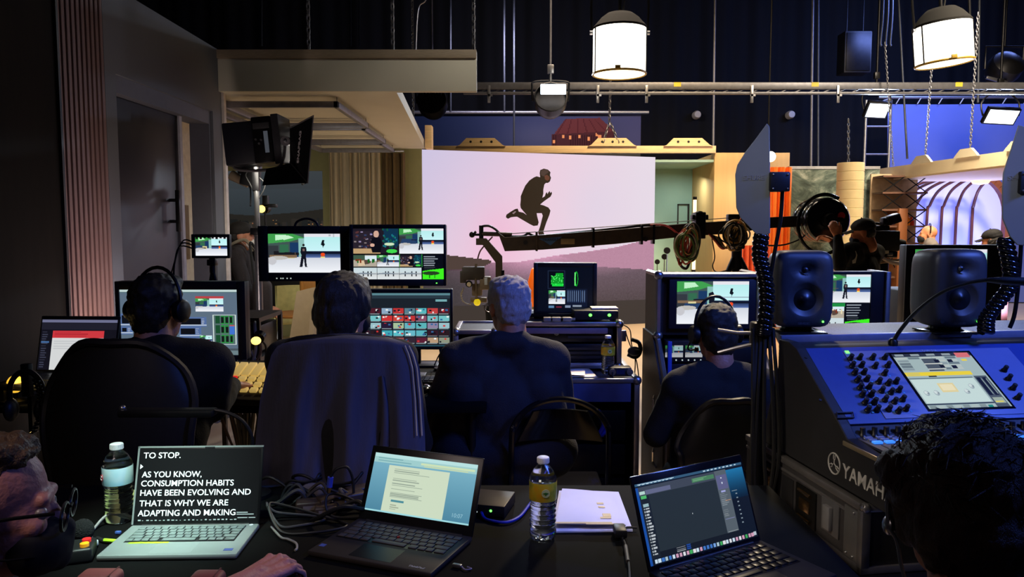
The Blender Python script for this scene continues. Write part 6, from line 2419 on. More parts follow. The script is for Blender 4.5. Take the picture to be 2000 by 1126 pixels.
for i in range(28):
  x = .055 + i * .034
  if x > CWD - .06:
    break
  g.bx(x - .011, x + .011, .088, .097, dzt, dzt + .006, .001)
  g.bx(x - .011, x + .011, .070, .078, dzt, dzt + .006, .001)
  (gr_ if 17 < i < 21 else gb).bx(x - .012, x + .012, .046, .060, dzt, dzt + .006, .001)
  gf.bx(x - .0015, x + .0015, -.09, .035, dzt, dzt + .001)
g.done('channel_keys', KEYW, con)
gb.done('name_displays', KEYB, con)
gr_.done('red_name_displays', KEYR, con)
gf.done('fader_slots', BLK, con, 0)
f0 = None
for i in range(27):
  x = .055 + i * .034
  Mf = Matrix.Translation((x, -.02 + .03 * math.sin(i * 1.7), dzt + .006))
  if f0 is None:
    f0 = G().box((0, 0, .004), (.011, .024, .012), .003).done('fader_cap', pm('fader_cap_grey', (.30, .31, .34), .4), con)
    f0.matrix_local = Mf
  else:
    k = f0.copy()
    COL.objects.link(k)
    k.matrix_local = Mf
# side trim line and badge
G().bx(-.004, .001, -.12, .115, .955 - zo, .968 - zo, .002).done('side_trim', pm('trim_champagne', (.62, .56, .46), .35, .7), con)
me = text_mesh('YAMAHA', .052, .0010, .0005)
SM = frame((-.0015, .112, .883 - zo), (0, -1, 0), (0, 0, 1))
LGRY = pm('lettering_silver', (.62, .62, .62), .45)
link('side_lettering', me, LGRY, con, 0, M=SM @ Matrix.Translation((.0, -.012, 0)))
lc = SM @ V((-.042, .008, 0))
g = G().tube([SM @ V((-.042 + .028 * math.cos(a), .010 + .028 * math.sin(a), 0)) for a in np.linspace(0, 2 * PI, 33)[:-1]], .0022, closed=True, n=6)
for k in range(3):
  a = PI / 2 + k * 2 * PI / 3
  def L(r, o):
    return SM @ V((-.042 + r * math.cos(a) - o * math.sin(a), .010 + r * math.sin(a) + o * math.cos(a), .0))
  g.tube([L(0, 0), L(.010, 0)], .0016, n=6)
  g.tube([L(.024, .004), L(.013, .004), L(.010, 0), L(.013, -.004), L(.024, -.004)], .0014, n=6)
g.done('fork_emblem', LGRY, con)
# tray of the flight case
tr = thing('console_case_tray', 'road case tray with butterfly latches and a handle under the mixing console', 'flight case', (CP.x, CP.y, .658), CY)
h = .169
TRM = pm('tray_laminate', (.17, .165, .175), .5, var=.2, scale=50)
g = G()
g.bx(-.012, -.003, 0, .66, .0, h)
g.bx(-.003, CWD + .01, .0, .009, .0, h)
g.bx(CWD + .003, CWD + .012, .009, .66, .0, h)
g.bx(-.003, CWD + .01, .651, .66, .0, h)
g.bx(-.003, CWD + .003, .009, .651, 0, .012)
g.done('panels', TRM, tr, 0)
G().bx(.03, CWD - .03, .03, .60, .012, .18).done('foam', BLKC, tr)
g = G()
for z in (.008, h):
  g.bx(-.018, .004, -.004, .664, z - .010, z + .010, .003)
  g.bx(-.018, CWD + .018, -.008, .010, z - .010, z + .010, .003)
g.bx(-.016, -.011, 0, .66, h - .034, h - .026, .001)
g.bx(-.018, .006, -.008, .016, 0, h, .003)
g.done('edge_extrusion', pm('tray_extrusion', (.52, .51, .52), .35, .8), tr)
G().ell((-.006, 0, h), .014, 10).done('ball_corner', STEEL, tr)
for yy in (.50, .27):
  f = G().bx(-.017, -.011, yy - .055, yy + .055, .022, h - .04, .002).done('latch_dish', pm('dish_dark', (.10, .10, .10), .4, .6), tr)
  g = G()
  g.tube([(-.020, yy + .035, h - .055), (-.022, yy - .035, h - .055)], .005, n=8)
  g.tube([(-.020, yy + .035, .038), (-.022, yy - .035, .038)], .005, n=8)
  g.bx(-.022, -.016, yy - .028, yy + .028, .060, h - .075, .002)
  g.done('butterfly_latch', pm('brass_chrome', (.80, .66, .45), .25, 1), f)
G().bx(-.0145, -.0115, .345, .415, .028, h - .045, .001).done('dark_dish', BLK, tr)
f = G().bx(-.017, -.011, .10, .185, .045, h - .03, .002).done('handle_dish', pm('dish_grey', (.40, .40, .42), .4, .6), tr)
G().bx(-.030, -.016, .125, .160, .058, h - .045, .004).done('handle_grip', pm('grip_grey', (.50, .50, .52), .4, .5), f)
G().bx(-.0165, -.0115, .015, .075, .02, h - .016, .001).done('corner_plate', pm('corner_plate', (.46, .46, .47), .35, .7), tr)
g = G()
for yy, zz in ((.03, .03), (.03, .145), (.06, .03), (.2, .016), (.33, .03), (.44, .03)):
  g.ell((-.0175, yy, zz), .004, 8)
g.done('rivets', STEEL, tr)

# shelf behind the console carrying the loudspeakers
sh = thing('speaker_shelf', 'speckled grey shelf case behind the mixing console carrying both loudspeakers', 'shelf', (CP.x, CP.y, .655), CY)
zs = 1.187 - .655
SPK = pm('speckled_laminate', (.42, .42, .44), .5, var=.5, scale=260)
G().prism([(.02, .515), (CWD + .1, .515), (CWD + .1, .80), (.15, .80)], .03, M=Matrix.Translation((0, 0, zs - .03))).done('top_board', SPK, sh)
G().bx(.015, CWD + .102, .497, .515, zs - .036, zs + .006, .003).done('front_lip', pm('lip_lavender', (.52, .53, .62), .35, .6), sh)
for x in (.17, CWD * .55, CWD):
  G().bx(x - .015, x + .015, .64, .78, 0, zs - .03).done('upright', CASEM, sh)
G().bx(.17, CWD, .77, .785, 0, zs - .03).done('rear_panel', CASEM, sh)

# ---------------------------------------------------------------- loudspeakers
def speaker(px0, px1, py1, py0, Y, yaw, label):
  a = at((px0 + px1) / 2, py1, Y)
  hgt = at((px0 + px1) / 2, py0, Y).z - 1.187 - .022
  w, d = .184, .165
  t = thing('loudspeaker', label, 'loudspeaker', (a.x, Y + .06, 1.187), yaw, 'pair of dark loudspeakers')
  b = bmesh.new()
  bmesh.ops.create_cube(b, size=1)
  bmesh.ops.subdivide_edges(b, edges=b.edges[:], cuts=10, use_grid_fill=True)
  for v in b.verts:
    x, y, z = [2 * q for q in v.co]
    n = 7
    k = (abs(x) ** n + abs(y) ** n + abs(z) ** n) ** (-1 / n)
    x, y, z = x * k, y * k, z * k
    taper = 1 - .10 * max(0, y) - .03 * z * z
    v.co = (x * w / 2 * taper, y * d / 2, z * hgt / 2 * (1 - .05 * max(0, y)) + hgt / 2 + .022)
  g = G()
  g._new(b)
  me = bpy.data.meshes.new('sp')
  g.bm.to_mesh(me)
  g.bm.free()
  o = bpy.data.objects.new('sp', me)
  COL.objects.link(o)
  zw, zt = .022 + hgt * .37, .022 + hgt * .755
  c1 = G().lathe([(0, .0), (.030, .004), (.052, .018), (.066, .026), (.066, .06), (0, .06)], 36, M=Matrix.Translation((0, -d / 2 + .020, zw)) @ Matrix.Rotation(PI / 2, 4, 'X')).done('c1', None)
  c2 = G().lathe([(0, .0), (.012, .0), (.026, .010), (.062, .019), (.062, .06), (0, .06)], 36, M=Matrix.Translation((0, -d / 2 + .016, zt)) @ Matrix.Rotation(PI / 2, 4, 'X') @ Matrix.Diagonal((1.05, .72, 1, 1))).done('c2', None)
  for c in (c1, c2):
    m = o.modifiers.new('b', 'BOOLEAN')
    m.operation = 'DIFFERENCE'
    m.solver = 'EXACT'
    m.object = c
  bpy.context.view_layer.update()
  out = bpy.data.meshes.new_from_object(o.evaluated_get(bpy.context.evaluated_depsgraph_get()))
  for q in (o, c1, c2):
    bpy.data.objects.remove(q)
  out.materials.clear()
  SPB = pm('speaker_shell', (.20, .20, .22), .45, var=.08, scale=60)
  link('cabinet', out, SPB, t, 50)
  MR = Matrix.Rotation(PI / 2, 4, 'X')
  G().lathe([(.050, .0), (.054, .006), (.058, .004), (.060, -.002)], 36, M=Matrix.Translation((0, -d / 2 + .010, zw)) @ MR).done('woofer_surround', RUB, t, 60)
  G().lathe([(0, .014), (.014, .010), (.020, .003), (.050, .004)], 36, M=Matrix.Translation((0, -d / 2 + .016, zw)) @ MR).done('woofer_cone', pm('cone_black', (.07, .07, .08), .35), t, 60)
  tw = G().lathe([(0, .008), (.006, .006), (.010, .0)], 20, M=Matrix.Translation((0, -d / 2 + .015, zt)) @ MR).done('tweeter_dome', pm('dome_metal', (.38, .38, .40), .3, .8), t, 60)
  g = G()
  for k in range(5):
    g.bx(-.009, .009, -d / 2 - .0, -d / 2 + .003, zt - .008 + k * .004, zt - .0072 + k * .004)
  g.done('tweeter_grille', BLKM, t, 0)
  G().ell((w * .30, -d / 2 + .0015, .022 + hgt * .09), (.0035, .002, .0035), 10).done('green_led', GREENLED, t)
  me = text_mesh('GENELEC', .009, .0004, .0002, 0, 'CENTER')
  link('front_lettering', me, pm('lettering_dim', (.24, .24, .27), .4), t, 0, M=Matrix.Translation((-.005, -d / 2 - .0004, .022 + hgt * .055)) @ MR)
  G().cyl((-w * .34, -d / 2 + .003, .022 + hgt * .10), (-w * .34, -d / 2 - .0004, .022 + hgt * .10), .008, n=14).done('corner_screw', BLK, t)
  G().bx(-.075, .075, -.075, .06, .002, .008, .002).lathe([(.058, .008), (.048, .014), (.046, .026), (0, .026)], 28).done('table_stand', BLKG, t)
  g = G()
  for sx in (-.06, .06):
    for sy in (-.06, .05):
      g.cyl((sx, sy, 0), (sx, sy, .004), .010, n=12)
  g.done('rubber_feet', RUB, t)
  return t


speaker(1508, 1630, 652, 489, 2.44, R_(-2), 'left dark studio loudspeaker with a green light, on the shelf behind the console')
speaker(1802, 1928, 652, 486, 2.44, R_(4), 'right dark studio loudspeaker with a green light, on the shelf behind the console')

# ---------------------------------------------------------------- paddle antennas on stands
PADM = pm('paddle_grey', (.46, .47, .46), .55, var=.03)


def paddle(outline, Y, boxpx, pole, twist, label, wordpx):
  base = at(*twist[-1], Y + .02)
  t = thing('paddle_antenna', label, 'antenna', (base.x, Y + .02, 1.187 if base.z > 1.187 - .1 else 0), 0, 'pair of grey paddle antennas')
  L = t.location
  an = R_(22)
  pc = at(boxpx[0], boxpx[1], Y)
  nv = V((-math.sin(an), -math.cos(an), 0))
  xv = V((math.cos(an), -math.sin(an), 0))
  q = []
  for p in outline:
    d = ray(*p)
    w = CAM + d * ((pc - CAM).dot(nv) / d.dot(nv)) - pc
    q.append((w.dot(xv), w.z))
  BM = frame(pc - L, xv, (0, 0, 1))
  G().prism(q, .010, M=BM @ Matrix.Translation((0, 0, -.005)), bev=.002).done('board', PADM, t, 20)
  a, b_ = at(boxpx[0], boxpx[3], Y), at(boxpx[2], boxpx[1], Y)
  G().bx(a.x - L.x, b_.x - L.x, Y - L.y - .02, Y - L.y + .03, a.z - L.z, b_.z - L.z, .004).done('amplifier_box', BLK, t)
  g = G()
  for (x, z) in ((a.x, a.z), (a.x, b_.z), (b_.x, a.z), (b_.x, b_.z)):
    g.ell((x - L.x + (.008 if x == a.x else -.008), Y - L.y - .021, z - L.z + (.008 if z == a.z else -.008)), .003, 6)
  g.done('screws', STEEL, t)
  pts = [at(p[0], p[1], Y + .012) - L for p in pole]
  G().tube(pts, .006, n=8, smooth=5).done('stand_rod', BLKM, t)
  tw = spline([at(p[0], p[1], Y + .02) - L for p in twist], 14)
  g = G()
  g.tube(tw, .012, n=8)
  s1, s2 = [], []
  for i, p in enumerate(tw):
    a_ = i * .95
    s1.append(p + V((.016 * math.cos(a_), .016 * math.sin(a_), 0)))
    s2.append(p + V((.016 * math.cos(a_ + PI), .016 * math.sin(a_ + PI), 0)))
  g.tube(s1, .009, n=7, smooth=3)
  g.tube(s2, .009, n=7, smooth=3)
  g.done('twisted_cable', BLKG, t, 60)
  me = text_mesh('SHURE', .020, .0005, .0003)
  d = ray(*wordpx)
  w = CAM + d * ((pc - CAM).dot(nv) / d.dot(nv)) - pc
  link('faint_lettering', me, pm('lettering_faint', (.50, .50, .51), .5), t, 0, M=BM @ Matrix.Translation((w.dot(xv), w.z, .0056)))
  return t


tp = paddle([(1498, 241), (1503, 247), (1504, 330), (1504, 455), (1490, 462), (1478, 458), (1446, 425), (1438, 405), (1436, 341), (1440, 322), (1455, 298), (1476, 271)], 2.30,
       (1500, 336, 1540, 374), [(1528, 374), (1524, 430), (1508, 520), (1497, 600), (1492, 652)],
       [(1487, 458), (1484, 500), (1494, 540), (1498, 590), (1492, 640), (1490, 652)], 'left grey paddle antenna with a black box, left of the left loudspeaker', (1452, 352))
L = tp.location
g = G()
g.tube([at(1402, 644, 2.36) - L, at(1440, 650, 2.34) - L, at(1486, 650, 2.32) - L], .006, n=8)
g.tube([at(1402, 688, 2.36) - L, at(1440, 678, 2.34) - L, at(1486, 668, 2.32) - L], .005, n=8)
g.done('clamp_arm', STEEL, tp)
g = G().cyl(V((.0, .02, -L.z)), V((0, .02, at(1490, 640, 2.32).z - L.z)), .020, n=12)
g.box((0, .02, at(1490, 655, 2.32).z - L.z), (.06, .05, .08), .008)
g.done('lower_pole', BLKM, tp)
g = G()
for k in range(3):
  a = R_(210 + 120 * k)
  g.cyl((0, .02, .30 - L.z), (.32 * math.cos(a), .02 + .32 * math.sin(a), .01 - L.z), .010, n=8)
g.done('tripod_legs', BLKM, tp)
for i in range(6):
  x0_ = -.03 + .012 * i
  g = G().tube([V((x0_, .0, at(1490, 640, 2.32).z - L.z)), V((x0_ - .02 * math.sin(i), -.03, .85 - L.z)), V((x0_ + .02 * math.cos(i * 2), -.02, .6 - L.z)), V((x0_, 0, .3 - L.z))], .006, n=6, smooth=6)
  g.done('hanging_cable', RUB, tp)
paddle([(1989, 244), (1975, 288), (1959, 337), (1957, 367), (1957, 426), (1972, 462), (1986, 478), (2014, 480), (2040, 440), (2042, 300), (2010, 250)], 2.30,
       (1984, 335, 2024, 378), [(2002, 378), (1996, 450), (1990, 540), (1982, 610), (1972, 640)],
       [(1962, 468), (1972, 510), (1974, 555), (1950, 590), (1928, 620), (1926, 648)], 'right grey paddle antenna with a black box, at the right picture edge', (1968, 352))
# gooseneck microphone over the right loudspeaker
c = at(1744, 668, 2.33)
q1 = [at(*p) for p in ((1744, 668, 2.33), (1758, 645, 2.31), (1790, 608, 2.27), (1838, 572, 2.22), (1886, 554, 2.18), (1925, 547, 2.15), (1962, 548, 2.12), (2040, 551, 2.08))]
t = thing('gooseneck_lamp', 'thin black gooseneck bending across the front of the right loudspeaker', 'lamp', q1[0])
G().tube([p - q1[0] for p in q1], [.006, .006, .0055, .0052, .005, .006, .011, .013], n=10, smooth=6).done('gooseneck', RUB, t)
q = q1[-1] - q1[0]
G().box(q, (.05, .03, .028), .008).done('lamp_head', BLKM, t)
G().lathe([(.014, -.012), (.014, .004), (.008, .012), (0, .014)], 16).done('socket', BLKM, t)

# ---------------------------------------------------------------- laptops
def laptop(label, FL, yaw, w, d, lidh, tilt, cv, body, keym, scr, lidm=None, keydark=False, rows=5, kb=(.04, .52, .93), pad=True, tpad=None, notch=False):
  """FL front left corner on the table; scr = margins left, bottom, right, top of the picture inside the lid"""
  t = thing('laptop_computer', label, 'laptop', FL, yaw, None)
  G().bx(0, w, 0, d, .002, .015, .0045).done('base', body, t)
  well = G().bx(w * kb[0], w * (1 - kb[0]), d * kb[1] - .004, d * kb[2] + .004, .0148, .0153).done('key_well', lidm or BLK, t, 0)
  kbo = well
  kbo.name = 'keyboard'
  y0_, y1_ = d * kb[1], d * kb[2]
  kh = (y1_ - y0_) / rows
  cols_ = 14
  kw = (w * (1 - 2 * kb[0])) / cols_
  k0 = None
  for r in range(rows):
    lay = [1] * 14
    if r == 0:
      lay = [1, 1, 1, 1.25, 5, 1.25, 1, 1, 1.5]
    elif r == 1:
      lay = [2] + [1] * 10 + [2]
    elif r == 2:
      lay = [1.7] + [1] * 11 + [1.3]
    elif r == 3:
      lay = [1.4] + [1] * 11 + [1.6]
    x = w * kb[0]
    for wd in lay:
      if k0 is None:
        k0 = G().box((0, 0, .0016), (kw * .86, kh * .82, .0022), .0007).done('key', keym, kbo)
        k = k0
      else:
        k = k0.copy()
        COL.objects.link(k)
      k.location = (x + kw * wd / 2, y0_ + (r + .5) * kh, .0148)
      k.scale = (wd * kw * .93 / (kw * .93) if wd == 1 else (wd - .10), 1, 1)
      x += kw * wd
  if pad:
    p = tpad or (.34, .66, .05, .42)
    G().bx(w * p[0], w * p[1], d * p[2], d * p[3], .0149, .0153, .0001).done('touchpad', body if not keydark else lidm, t, 0)
  LMx = Matrix.Translation((w / 2, d - .002, .012)) @ Matrix.Rotation(-tilt, 4, 'X')
  ld = G().bx(-w / 2, w / 2, -.002, .005, .0, lidh, .003).done('lid', lidm or body, t, M=LMx)
  G().cyl((-w * .42, 0, .0), (w * .42, 0, .0), .005, n=10).done('hinge', BLK, ld)
  s = screen('screen', cv, w - scr[0] - scr[2], lidh - scr[1] - scr[3], ld, ((scr[0] - scr[2]) / 2, -.0026, scr[1]))
  return t, ld, s


# laptop 1 : prompter text, silver
FL = on(187, 1097, TZ)
FRt = on(462, 1093, TZ)
y1w = (FRt - FL).length
yw = math.atan2(FRt.y - FL.y, FRt.x - FL.x)
cv = Cv(120, 76, (.012, .014, .016))
SILV = pm('laptop_silver', (.66, .70, .69), .38, .6, var=.03)
LIDB = pm('laptop_black', (.05, .05, .055), .35)
lidh = .196
t, ld, s = laptop('silver laptop showing white prompter text on black, left foreground', FL, yw, y1w, .182, lidh, R_(17), cv, SILV, pm('key_silver_dark', (.40, .44, .43), .4), (.006, .012, .006, .007), LIDB, kb=(.09, .42, .90), tpad=(.36, .66, .04, .36))
g = G()
W1_ = y1w
g.bx(-W1_ / 2 - .0004, -W1_ / 2 + .004, -.0030, .0, 0.004, lidh)
g.bx(-W1_ / 2, W1_ / 2, -.0030, .0, lidh - .004, lidh + .0004)
g.done('lid_rim', SILV, ld, 0)
PT = pm('prompter_white', (.9, .95, .95), .5, emit=(.86, .93, .93), est=1)
sw_, sh_ = W1_ - .012, lidh - .019
def put(body, x0, x1, yb, cap, parent, mat, oz=-.0034, sx0=-sw_ / 2, sb=.012, bold=.0001):
  me = text_mesh(body, .03, .0003, bold)
  n = len(me.vertices)
  co = np.zeros(n * 3)
  me.vertices.foreach_get('co', co)
  co = co.reshape(-1, 3)
  mn, mx = co.min(0), co.max(0)
  big = .03 * .729
  co[:, 0] = (co[:, 0] - mn[0]) / (mx[0] - mn[0]) * (x1 - x0)
  co[:, 1] = co[:, 1] / big * cap
  me.vertices.foreach_set('co', co.ravel())
  me.update()
  return link('text_line', me, mat, parent, 0, M=Matrix.Translation((sx0 + x0, oz, sb + yb)) @ Matrix.Rotation(PI / 2, 4, 'X'))


capz = .0150
for body, fx0, fx1, fy in (('TO STOP.', .03, .335, .872), ('AS YOU KNOW,', .03, .52, .605), ('CONSUMPTION HABITS', .03, .79, .480), ('HAVE BEEN EVOLVING AND', .03, .935, .350), ('THAT IS WHY WE ARE', .03, .755, .205), ('ADAPTING AND MAKING', .025, .82, .070)):
  put(body, fx0 * sw_, fx1 * sw_, fy * sh_, capz, s.parent, PT)
G().prism([(0, -.006), (.007, 0), (0, .006)], .0004, M=Matrix.Translation((-sw_ / 2 + .003, -.003, .012 + .755 * sh_)) @ XZ).done('cue_arrow', PT, s.parent, 0)
g = G()
rr = random.Random(2)
for i in range(24):
  x = -sw_ / 2 + (.03 + .034 * i) * sw_
  g.bx(x, x + rr.uniform(.002, .007), -.0036, -.003, .012 + .004 * sh_, .012 + rr.uniform(.012, .022) * sh_)
for (a, b_, y) in ((.83, .92, .10), (.83, .97, .075), (.84, .92, .028), (.93, .985, .028)):
  g.bx(-sw_ / 2 + a * sw_, -sw_ / 2 + b_ * sw_, -.0036, -.003, .012 + y * sh_, .012 + (y + .012) * sh_)
g.done('clipped_line', pm('prompter_dim', (.5, .55, .55), .5, emit=(.5, .55, .55), est=1), s.parent, 0)
G().bx(.01, .035, -.0035, -.002, lidh - .006, lidh - .002).done('camera_slot', BLK, ld, 0)
G().bx(.135 * W1_, .43 * W1_, .065, .073, .015, .0157, .0002).done('lime_sticker', pm('lime_tape', (.62, .80, .14), .5), t)
G().bx(.885 * W1_, .95 * W1_, .018, .030, .015, .0155).done('blue_sticker', pm('sticker_blue', (.25, .32, .60), .4), t)
G().cyl((W1_ - .018, .172, .014), (W1_ - .018, .172, .0158), .005, n=12).done('power_button', WHITE, t)
# text lines glow themselves; the deck is brightened by an added overhead light

# laptop 2 : document, black, turned
FL = on(600, 1086, TZ)
FR2 = on(842, 1132, TZ)
w2 = (FR2 - FL).length
yw = math.atan2(FR2.y - FL.y, FR2.x - FL.x)
cv = Cv(150, 112, (.45, .68, .76))
cv.vgrad(0, .16, 1, 1, (.46, .68, .76), (.30, .52, .62))
cv.rect(0, 0, 1, .06, (.72, .88, .88))
cv.rect(0, .06, 1, .165, (.62, .80, .80))
cv.dashes(.04, .07, .5, .155, 2, (.48, .68, .70))
cv.rect(.47, .085, .98, .125, (.80, .88, .72))
cv.rect(.5, .13, .92, .155, (.78, .84, .66))
cv.rect(.16, .19, .755, 1, (.80, .86, .76))
for (y0_, y1_, n) in ((.24, .33, 3), (.40, .46, 2), (.48, .55, 2), (.58, .60, 1), (.64, .74, 4)):
  cv.dashes(.22, y0_, .66, y1_, n, (.58, .64, .58))
cv.rect(.24, .77, .37, .80, (.30, .55, .60))
cv.dashes(.24, .85, .36, .95, 3, (.62, .66, .58))
cv.rect(0, .975, 1, 1, (.62, .85, .88))
K2 = pm('key_grey_warm', (.30, .28, .27), .45)
B2 = pm('laptop_charcoal', (.17, .155, .15), .5, var=.1)
t, ld, s = laptop('black laptop turned right showing a pale document, centre foreground', FL, yw, w2, .215, .190, R_(24), cv, B2, K2, (.014, .026, .014, .018), LIDB, keydark=True, kb=(.05, .44, .92), tpad=(.32, .66, .06, .38))
me = text_mesh('10:07', .014, .0002, 0)
link('clock_text', me, pm('clock_text', (.5, .65, .7), .5, emit=(.52, .70, .74), est=1), ld, 0, M=Matrix.Translation((w2 / 2 - .064, -.003, .040)) @ Matrix.Rotation(PI / 2, 4, 'X'))
me = text_mesh('ThinkPad', .0105, .0002, .0002, .15)
link('palm_lettering', me, pm('lettering_silver', (.62, .62, .62), .45), t, 0, M=Matrix.Translation((w2 * .80, .012, .0153)))
G().bx(w2 * .03, w2 * .075, .03, .044, .015, .0156).done('blue_sticker', pm('sticker_blue', (.25, .32, .60), .4), t)
G().cyl((w2 * .5, .140, .015), (w2 * .5, .140, .019), .004, n=12).done('pointer_stub', pm('stub_red', (.6, .1, .1), .6), t)

# laptop 3 : dark workspace
BLq, BRq = on(1266, 1128, TZ), on(1484, 1064, TZ)
w3 = (BRq - BLq).length
yw = math.atan2(BRq.y - BLq.y, BRq.x - BLq.x)
d3 = .215
FL = BLq + V((math.sin(yw), -math.cos(yw), 0)) * d3
cv = Cv(190, 128, (.13, .16, .18))
cv.rect(0, 0, 1, 1, (.06, .09, .13))
cv.vgrad(.82, .06, 1, .45, (.12, .45, .65), (.04, .12, .20))
cv.rect(0, 0, 1, .035, (.20, .34, .45))
cv.dashes(.02, .008, .5, .028, 1, (.72, .82, .88))
for k in range(9):
  cv.rect(.03 + k * .035, .008, .05 + k * .035, .026, (.72, .82, .88))
  cv.rect(.62 + k * .038, .008, .64 + k * .038, .026, (.72, .82, .88))
cv.rect(.02, .045, .80, .16, (.24, .27, .32))
cv.rect(.08, .09, .30, .15, (.38, .40, .52))
cv.rect(.50, .075, .71, .135, (.28, .48, .34))
cv.dashes(.51, .085, .7, .125, 2, (.42, .62, .46))
cv.rect(.0, .045, .02, 1, (.10, .30, .62))
cv.rect(.02, .16, .10, .92, (.10, .13, .16))
cv.rect(.025, .10, .075, .14, (.70, .82, .80))
cv.rect(.03, .155, .08, .195, (.30, .70, .40))
cv.rect(.035, .26, .085, .295, (.58, .70, .72))
for k in range(16):
  y = .31 + k * .037
  cv.rect(.035, y, .05, y + .02, (.60, .64, .66))
  cv.rect(.055, y, .07 + .02 * random.random(), y + .02, (.72, .75, .77))
cv.rect(.10, .16, .72, .86, (.145, .18, .20))
cv.rect(.44, .50, .447, .515, (.75, .78, .8))
cv.rect(.10, .86, .84, .93, (.08, .10, .12))
for k in range(3):
  cv.rect(.24, .865 + k * .022, .32, .875 + k * .022, (.5, .52, .54))
  cv.rect(.33, .863 + k * .022, .37, .878 + k * .022, (.12, .28, .60))
cv.rect(.72, .05, .83, .86, (.33, .37, .40))
cv.rect(.725, .11, .825, .30, (.36, .37, .52))
cv.rect(.77, .14, .78, .155, (.85, .88, .9))
cv.rect(.77, .20, .778, .23, (.80, .84, .9))
cv.rect(.745, .315, .79, .335, (.62, .64, .85))
cv.dashes(.73, .35, .82, .52, 7, (.46, .50, .53))
cv.rect(.77, .445, .82, .455, (.75, .55, .4))
cv.dashes(.73, .56, .80, .66, 4, (.45, .48, .50))
cv.rect(.73, .68, .82, .69, (.48, .50, .66))
cv.rect(.73, .84, .825, .85, (.55, .58, .58))
for k in range(8):
  cv.rect(.88, .38 + k * .055, .895, .40 + k * .055, (.50, .56, .60))
cv.rect(.85, .345, .90, .352, (.5, .56, .6))
for k in range(30):
  x = .04 + k * .031
  cv.rect(x, .935, x + .022, .985, random.choice([(.78, .86, .92), (.45, .62, .85), (.86, .86, .88), (.25, .45, .75), (.25, .65, .35), (.80, .60, .70), (.65, .75, .80)]))
cv.rect(.965, .93, .99, .98, (.7, .74, .78))
K3 = pm('key_black_gloss', (.06, .06, .075), .3)
B3 = pm('laptop_space_grey', (.13, .13, .16), .4, .5)
t, ld, s = laptop('dark laptop tilted towards the console showing a grey workspace, right foreground', FL, yw, w3, d3, .205, R_(20), cv, B3, K3, (.007, .012, .007, .018), BLKG, kb=(.05, .40, .92), tpad=(.3, .7, .03, .35))

# ---------------------------------------------------------------- bottles, paper, small gear on the table
c = on(226, 1022, TZ)
bottle('water bottle with pale blue label beside the silver prompter laptop', (c.x, c.y + .02, TZ), .205, .0365, LBW, badge=badge_red)
c = on(1061, 1058, TZ)
bottle('water bottle with yellow and green label between the two black laptops', (c.x, c.y + .02, TZ), .205, .0335, LBY, badge=badge_leaf)
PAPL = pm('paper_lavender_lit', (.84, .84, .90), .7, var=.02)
c = on(1150, 1005, TZ)
cc = [on(*p, TZ) for p in ((1078, 1040), (1236, 1038), (1208, 962), (1092, 962))]
def sheets(corners, z, n, label, dz=.004, mat=PAPL):
  o0 = V((sum(p.x for p in corners) / 4, sum(p.y for p in corners) / 4, z))
  g = G()
  def f(u, v):
    a = corners[0].lerp(corners[1], u)
    b = corners[3].lerp(corners[2], u)
    q = a.lerp(b, v)
    return V((q.x - o0.x, q.y - o0.y, .0005 + .003 * math.sin(2.5 * u + 1) * v))
  g.grid(f, 8, 8, thick=dz)
  return tag(g.done('paper_sheet', mat, None, 40, loc=o0), label, 'paper', 'papers by the yellow-label bottle')
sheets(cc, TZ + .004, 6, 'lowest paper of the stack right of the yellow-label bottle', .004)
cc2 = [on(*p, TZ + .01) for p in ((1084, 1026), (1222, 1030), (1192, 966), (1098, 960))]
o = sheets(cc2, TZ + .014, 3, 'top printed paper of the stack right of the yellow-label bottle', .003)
YT_ = pm('print_yellow', (.86, .78, .55), .6)
def tq(px, py):
  q = on(px, py, TZ + .018)
  return V((q.x - o.location.x, q.y - o.location.y, .0050))
for (px, py, w_, h_) in ((1172, 983, 12, 3), (1175, 990, 12, 3), (1185, 1006, 14, 6), (1183, 1011, 20, 3), (1140, 1021, 110, 3), (1175, 1023, 60, 2)):
  a, b_ = tq(px - w_ / 2, py + h_ / 2), tq(px + w_ / 2, py - h_ / 2)
  G().bx(a.x, b_.x, a.y, b_.y, .0045, .0056).done('printed_row', YT_, o, 0)
# yellow note leaning behind the bottle
c = on(254, 1000, TZ)
tag(G().grid(lambda u, v: V(((u - .5) * .075, .012 * v, .055 * v + .001)), 4, 4, thick=.0008).done('sticky_note', pm('note_yellow', (.86, .86, .52), .7), loc=(on(250, 1004, TZ).x, on(250, 1004, TZ).y + .02, TZ)), 'pale yellow note standing between the left bottle and the prompter laptop', 'note')
# black box with a green light and blue cable
c = on(968, 1012, TZ)
t = thing('network_box', 'black network box with a green light behind the document laptop', 'network box', (c.x - .035, c.y + .07, TZ), R_(-14))
G().bx(-.075, .075, -.06, .06, .002, .034, .003).done('housing', pm('box_bronze_black', (.18, .15, .13), .45, .4), t)
G().ell((.038, -.061, .020), (.0035, .002, .0035), 8).done('green_light', GREENLED, t)
G().ell((.0, -.061, .014), (.002, .0015, .002), 8).done('white_light', pm('white_led', (.8, .85, .8), .4, emit=(.75, .8, .72), est=.8), t)
g = G()
for sx in (-.06, .06):
  for sy in (-.045, .045):
    g.cyl((sx, sy, 0), (sx, sy, .003), .006, n=8)
g.done('feet', RUB, t)
ETH = pm('ethernet_blue', (.10, .16, .62), .45)
P = [on(*p, TZ + .006) for p in ((938, 1000), (945, 1010), (962, 1017), (990, 1019), (1015, 1008), (1034, 985), (1052, 965), (1080, 950))]
P[0].z = TZ + .02
o0 = P[3].copy()
tag(G().tube([p - o0 for p in P], .0042, smooth=8).done('network_cable', ETH, loc=o0), 'bright blue network cable curving behind the yellow-label bottle', 'cable')
